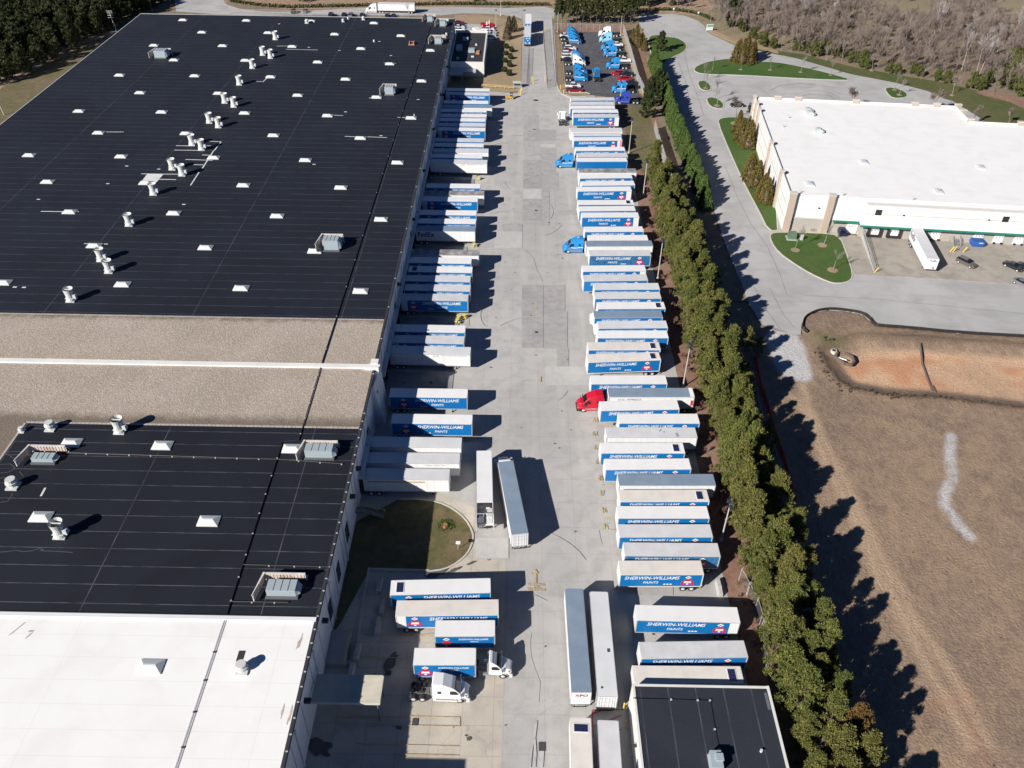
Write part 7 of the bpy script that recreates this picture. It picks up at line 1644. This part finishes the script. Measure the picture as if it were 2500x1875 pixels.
# railing by the first docks
ye = paint('rail_yellow', (.55, .42, .14), .6, dirt=.2)
rl = thing('guard_rail', 'long low yellow guard rail above the first docked trailers', 'railing', (0, 0, 0)); a, b = an(800, 1345), an(1290, 1375); mb = MB()
for z in (.55, 1.1): mb.tube([(a[0], a[1], z), (b[0], b[1], z)], .09, 5)
part('rails', mb, ye, rl); mb = MB()
for k in range(8): t = k / 7; mb.cyl((a[0] + (b[0] - a[0]) * t, a[1] + (b[1] - a[1]) * t, 0), (a[0] + (b[0] - a[0]) * t, a[1] + (b[1] - a[1]) * t, 1.15), .08, n=5)
part('posts', mb, ye, rl)
# guard shelter and gate pieces
gb = thing('guard_booth', 'small grey guard booth at the near end of the gate drive', 'booth', (*an(1345, 1345), .05)); part('walls', MB().box(-1.6, -.8, 0, 1.6, .8, 1.9), paint('booth_grey', (.25, .27, .28), .6), gb); part('roof', MB().box(-1.8, -1, 1.9, 1.8, 1, 2.05), paint('booth_roof', (.5, .5, .5), .6), gb); part('window', MB().box(-1.2, -.83, .9, 1.2, -.802, 1.5), GLASS, gb)
bol = thing('bollard', '-', 'bollard', (0, 0, -30)); part('post', MB().cyl((0, 0, 0), (0, 0, 1.3), .10, .10, 8), paint('bollard_yellow', (.72, .48, .05), .6, dirt=.1), bol); part('cap', MB().sphere((0, 0, 1.3), .10, 8, 4), paint('bollard_yellow', (.72, .48, .05)), bol)
B0_ = [True]
def bollard(x, y, lab, s=1.0, lean=0, z=.05):
    if B0_[0]: B0_[0] = False; o = bol; o.location = (x, y, z); o['label'] = lab; o['group'] = 'yellow bollards'; o.scale = (s,) * 3
    else: o = dup(bol, (x, y, z), 0, lab, 'yellow bollards', (s,) * 3)
    o.rotation_euler = (0, lean, 0)
for f, u, v, s, ln, lb_ in ((an, 1575, 1260, 1.6, 0, 'yellow bollard at the left mouth of the gate drive'), (an, 1590, 1300, 1.2, 0, 'second yellow bollard at the left mouth of the gate drive'), (an, 1775, 1265, 1.6, 0, 'yellow bollard in the middle of the gate drive mouth'), (an, 1395, 1465, 1.5, 0, 'yellow bollard below the guard booth'), (an, 1415, 1400, 1.3, 0, 'yellow bollard right of the guard booth'), (an, 2010, 1385, 1.3, 0, 'yellow bollard at the corner of the kerb island'), (an, 2062, 1450, 1.2, 0, 'yellow bollard on the round end of the kerb island'), (an, 1760, 500, 1.3, 0, 'yellow bollard beside the rear pup trailer'),
        (s4, 1058, 685, 1.3, .35, 'leaning yellow bollard at the foot of the long ramp rail'), (s4, 922, 388, 1.2, .2, 'yellow bollard beside the tall white roll-up door'), (s4, 1640, 525, 1.3, .35, 'left yellow bollard at the steel dock stairs'), (s4, 1660, 527, 1.3, .35, 'middle yellow bollard at the steel dock stairs'), (s4, 1740, 528, 1.3, .35, 'right yellow bollard at the steel dock stairs'),
        (k3, 1018, 1205, 1.2, 0, 'pale yellow bollard at the far corner of the maintenance building'), (k3, 1032, 1340, 1.2, 0, 'pale yellow bollard beside the maintenance building door')):
    X, Y = f(u, v); bollard(X, Y, lb_, s, ln, .17 if f is s4 else .05)
# ramp railing and dock stairs of the white warehouse
STL = paint('galv_steel', (.40, .40, .41), .45, metal=.3)
a, b = Vector(s4(955, 400)), Vector(s4(1055, 670)); rr = thing('ramp_railing', 'long grey steel railing of the ramp beside the white warehouse docks', 'railing', (a.x, a.y, .17)); mb = MB(); L = (b - a)
for z in (.5, .95, 1.4): mb.tube([(0, 0, z + .9), (L.x * .25, L.y * .25, z + .7), (L.x, L.y, z)], .06, 5)
part('rails', mb, STL, rr); mb = MB()
for k in range(12): t = k / 11; mb.cyl((L.x * t, L.y * t, 0), (L.x * t, L.y * t, 1.45 + .9 * max(0, 1 - t * 1.4)), .06, n=5)
part('posts', mb, STL, rr)
mb = MB(); d = L.normalized(); nn = Vector((d.y, -d.x)) * .25
mb.add([(0, 0, 0), (L.x, L.y, 0), (L.x, L.y, .15), (0, 0, 1.2), (nn.x, nn.y, 0), (L.x + nn.x, L.y + nn.y, 0), (L.x + nn.x, L.y + nn.y, .15), (nn.x, nn.y, 1.2)], [(0, 1, 2, 3), (7, 6, 5, 4), (3, 2, 6, 7), (1, 5, 6, 2), (0, 3, 7, 4)]); part('ramp_wall', mb, paint('block_concrete', (.45, .44, .42)), rr)
ds = thing('dock_stairs', 'grey steel dock stairs with cage rails between white dock doors', 'staircase', (*s4(1690, 490), .17), B2.rotation_euler.z)
mb = MB()
for i in range(5): mb.box(-.9, .2 + i * .4, .25 * i, .9, .6 + i * .4, .25 * i + .08)
mb.box(-.9, 2.2, 1.2, .9, 3.6, 1.28); part('steps', mb, STL, ds); mb = MB()
for s_ in (-.95, .95):
    for dz in (.5, .95): mb.tube([(s_, .2, dz), (s_, 2.3, 1.2 + dz), (s_ * 1.7, 3.6, 1.2 + dz)], .05, 5)
    for x_, y_, z_ in ((s_, .2, 0), (s_, 1.2, .6), (s_, 2.3, 1.2), (s_ * 1.7, 3.6, 0), (s_ * 1.7, 2.4, 0)): mb.cyl((x_, y_, z_), (x_, y_, z_ + 1.2), .05, n=5)
    mb.tube([(s_ * 1.7, 3.6, 1.7), (s_ * 1.7, 2.4, 1.7), (s_ * 1.2, 1.4, 1.7), (s_, 2.3, 2.1)], .05, 5)
part('handrail', mb, STL, ds)
dp = thing('waste_skip', 'blue metal waste skip between white dock doors', 'dumpster', (*s4(1838, 478), .17), B2.rotation_euler.z); mb = MB()
mb.loft([(-1.5, .3, .95), (1.5, .3, .95), (1.9, 1.2, 1.0), (1.6, 1.9, 1.05), (-1.6, 1.9, 1.05), (-1.9, 1.2, 1.0)]); part('bin', mb, paint('skip_blue', (.02, .10, .38), .5, dirt=.2), dp)
mb = MB(); mb.box(-1.5, -1.0, 1.9, 1.5, 1.0, 1.98); part('lid', mb, paint('skip_lid', (.03, .09, .30), .5), dp); part('label_plate', MB().box(.1, -1.08, 1.3, 1.2, -1.05, 1.5), LET, dp)
ub = thing('transformer_box', 'green utility transformer box on a pad on the front lawn', 'utility box', (*s4(420, 425), .18), B2.rotation_euler.z + .0); part('cabinet', MB().box(-1.2, -.7, .25, 1.0, 1.2, 1.9), paint('utility_green', (.10, .16, .11), .6), ub); part('pad', MB().box(-1.6, -1.1, 0, 1.3, 1.5, .25), paint('pad_pale', (.32, .38, .32), .9), ub)
ub2 = thing('meter_cabinet', 'small pale cabinet right of the green transformer box', 'utility box', (*s4(492, 432), .18), B2.rotation_euler.z); part('cabinet', MB().box(-.4, -.3, 0, .4, .3, 1.5), paint('cabinet_pale', (.5, .52, .5), .5), ub2); part('door', MB().box(-.33, -.34, .2, .33, -.305, 1.35), paint('brace_grey', (.4, .4, .4)), ub2)
bi_ = thing('bicycle_rack', 'small metal rack with a bike against the white warehouse wall', 'rack', (*s4(583, 362), .19)); mb = MB()
for k in range(3): mb.tube([(k * .5 - .5, 0, 0), (k * .5 - .5, 0, .9), (k * .5 - .25, 0, .9), (k * .5 - .25, 0, 0)], .04, 5)
part('rack_bars', mb, STL, bi_)
for i in (-.45, .45):
    mb = MB(); n_ = 10; pr_ = [(i + .38 * math.cos(2 * PI * k / n_), -.35, .4 + .38 * math.sin(2 * PI * k / n_)) for k in range(n_ + 1)]; mb.tube(pr_, .035, 4); part('bike_wheel', mb, TYRE, bi_)
# sign at the turning circle
sg = thing('entrance_sign', 'tilted white and green sign board at the turning circle', 'sign', (*e3(1680, 240), .05), .25); mb = MB(); mb.box(-1.6, -.15, .3, 1.6, .15, 3.0); part('board', mb, LET, sg); part('green_band', MB().box(-1.5, -.17, 1.9, 1.5, -.152, 2.8), paint('sign_green', (.12, .42, .33), .5), sg); part('post', MB().box(-1.5, -.1, 0, -1.3, .1, .3).box(1.3, -.1, 0, 1.5, .1, .3), POLE, sg)
for f, u, v, lb_ in ((e3, 1402, 100, 'white round-topped marker behind the turning circle'), (e3, 1592, 130, 'white marker near the bare trees at the turning circle')):
    o = thing('road_sign', lb_, 'sign', (*f(u, v), 0)); part('post', MB().cyl((0, 0, 0), (0, 0, 2.2), .06, n=5), POLE, o); part('plate', MB().box(-.35, -.04, 1.6, .35, .04, 2.4), LET, o)
# flag on the office pole
fl = thing('flagpole', 'flagpole with a pale flag by the office car park', 'flagpole', (*an(918, 610), 0)); part('pole', MB().cyl((0, 0, 0), (0, 0, 9), .08, .05, 6), LET, fl)
mb = MB(); ns = 7
for i in range(ns): mb.hexa([(-1.6 * i / ns, .15 * math.sin(i), 6.9 - i * .1), (-1.6 * (i + 1) / ns, .15 * math.sin(i + 1), 6.8 - i * .1), (-1.6 * (i + 1) / ns, .15 * math.sin(i + 1) + .02, 6.8 - i * .1), (-1.6 * i / ns, .15 * math.sin(i) + .02, 6.9 - i * .1), (-1.6 * i / ns, .15 * math.sin(i), 8.1 - i * .06), (-1.6 * (i + 1) / ns, .15 * math.sin(i + 1), 8.0 - i * .06), (-1.6 * (i + 1) / ns, .15 * math.sin(i + 1) + .02, 8.0 - i * .06), (-1.6 * i / ns, .15 * math.sin(i) + .02, 8.1 - i * .06)], i % 2)
part('flag', mb, [paint('flag_pale', (.7, .6, .6), .7), paint('flag_rose', (.6, .25, .25), .7)], fl)
# yellow yard machines
fk = thing('forklift', 'small yellow yard machine beside the first docked trailers', 'forklift', (*an(1230, 1525), .05), .05)
part('body', MB().loft([(-1.6, .3, .6), (1.4, .3, .6), (1.5, .9, .6), (.2, 1.0, .6), (-1.5, 1.15, .6)]), paint('machine_yellow', (.62, .36, .03), .5, dirt=.2), fk); mb = MB(); mb.box(.1, -.5, 1.0, .2, .5, 2.2); mb.box(1.0, -.5, 1.0, 1.1, .5, 2.1); mb.box(.1, -.55, 2.15, 1.15, .55, 2.25); mb.box(.3, -.4, 1.0, .8, .4, 1.3); part('guard', mb, CHS, fk)
mb = MB(); mb.box(-2.6, -.5, .12, -1.6, -.3, .2); mb.box(-2.6, .3, .12, -1.6, .5, .2); part('forks', mb, CHS, fk)
for xx in (-1, 1):
    for s_ in (-1, 1): putmesh('wheel', WHC, fk, (xx, s_ * .65, .35))
ys_ = paint('stand_yellow', (.60, .52, .08), .6, dirt=.3)
for i, (f, u, v, a, lb_) in enumerate(((lc, 1000, 715, .5, 'upper yellow trailer stand lying by the shadow edge'), (lc, 985, 760, -.3, 'lower yellow trailer stand lying by the shadow edge'), (lc, 1080, 705, .7, 'right-hand yellow trailer stand of the three'), (lb, 1010, 1100, .2, 'single yellow trailer stand below the silver-roofed dark-lettered trailer'), (lb, 1085, 60, .6, 'single yellow trailer stand in the upper gap between docked trailers'))):
    X, Y = f(u, v); o = thing('trailer_stand', lb_, 'stand', (X, Y, .05), a, 'yellow trailer stands'); mb = MB(); mb.tube([(-.9, 0, .15), (.9, 0, .15)], .13, 6); mb.tube([(-.3, -.5, .15), (-.1, 0, 1.0), (-.3, .5, .15)], .1, 6); mb.box(-.4, -.4, 1.0, .2, .4, 1.1); part('frame', mb, ys_, o)
    for s_ in (-.3, .3): part('wheel', MB().cyl((.85, s_ - .05, .25), (.85, s_ + .05, .25), .24, n=10), TYRE, o)
# small things on the grass island and in the field
o = thing('island_marker', 'small white-topped sign post on the grass island', 'sign', (*ld(1638, 1395), .15)); part('post', MB().cyl((0, 0, 0), (.1, 0, 1.6), .06, n=5), POLE, o); part('plate', MB().box(-.35, -.3, 1.6, .45, .3, 1.75), LET, o)
o = thing('tree_stump', 'reddish tree stump with green shoots on the grass island', 'stump', (*ld(1540, 1220), .15)); part('stump', MB().cyl((0, 0, 0), (0, 0, .45), .55, .45, 10), paint('stump_red', (.38, .15, .08), .9), o)
rng = np.random.default_rng(3); P_, D = cards((0, 0, .2), 260, (1.6, 1.6, .35)); v, f = card_geo(P_, D, .35, .4, .6); part('shoots', quads_mesh('shoots', v, f, [leaf_mat('shoot_green', (.04, .10, .015), (.07, .13, .02), (.05, .09, .02))]), [], o)
o = thing('drain_riser', 'round concrete drain inlet at the head of the orange basin', 'drain', (*s4(745, 1285), -.6)); part('ring', MB().cyl((0, 0, 0), (0, 0, .8), .75, .7, 16), paint('curb_concrete', (.5, .47, .42)), o); part('opening', MB().cyl((0, 0, .8), (0, 0, .82), .45, .45, 14), CHS, o)
o = thing('straw_baffle', 'oval ring of brown erosion logs below the drain inlet', 'erosion barrier', (0, 0, 0)); ov = px(s4, [(775, 1290), (760, 1325), (830, 1375), (880, 1385), (905, 1360), (890, 1320), (830, 1295)]); mb = MB()
for i in range(len(ov)):
    if i == 6: continue
    a, b = ov[i], ov[(i + 1) % len(ov)]; mb.cyl((a[0], a[1], -.3), (b[0], b[1], -.3), .35, n=8)
part('logs', mb, paint('erosion_log', (.13, .10, .08), .95, dirt=.4), o)
o = thing('white_pipe', 'short white pipe inside the ring of erosion logs', 'pipe', (0, 0, 0)); a, b = s4(780, 1330), s4(845, 1352); part('pipe', MB().cyl((a[0], a[1], -.2), (b[0], b[1], -.2), .14, n=8), LET, o)
o = thing('erosion_log', 'long dark erosion log lying across the orange basin', 'erosion barrier', (0, 0, 0)); lg_ = px(s4, [(1410, 1230), (1440, 1350), (1470, 1430), (1520, 1560)]) + px(t4, [(1520, 100), (1560, 190), (1595, 245)]); mb = MB()
zs_ = [.0, -1.3, -1.35, -1.4, -1.4, -1.2, .1]
for (a, za), (b, zb_) in zip(zip(lg_, zs_), zip(lg_[1:], zs_[1:])): mb.cyl((a[0], a[1], za + .12), (b[0], b[1], zb_ + .12), .26, n=7)
part('log', mb, paint('erosion_log', (.13, .10, .08)), o)
# boxes and debris by the warehouse
print('objects', len(bpy.data.objects))
for t_ in list(bpy.data.objects):      # masters never placed
    if t_.parent is None and t_.location.z < -25:
        for c_ in list(t_.children_recursive): bpy.data.objects.remove(c_)
        bpy.data.objects.remove(t_)
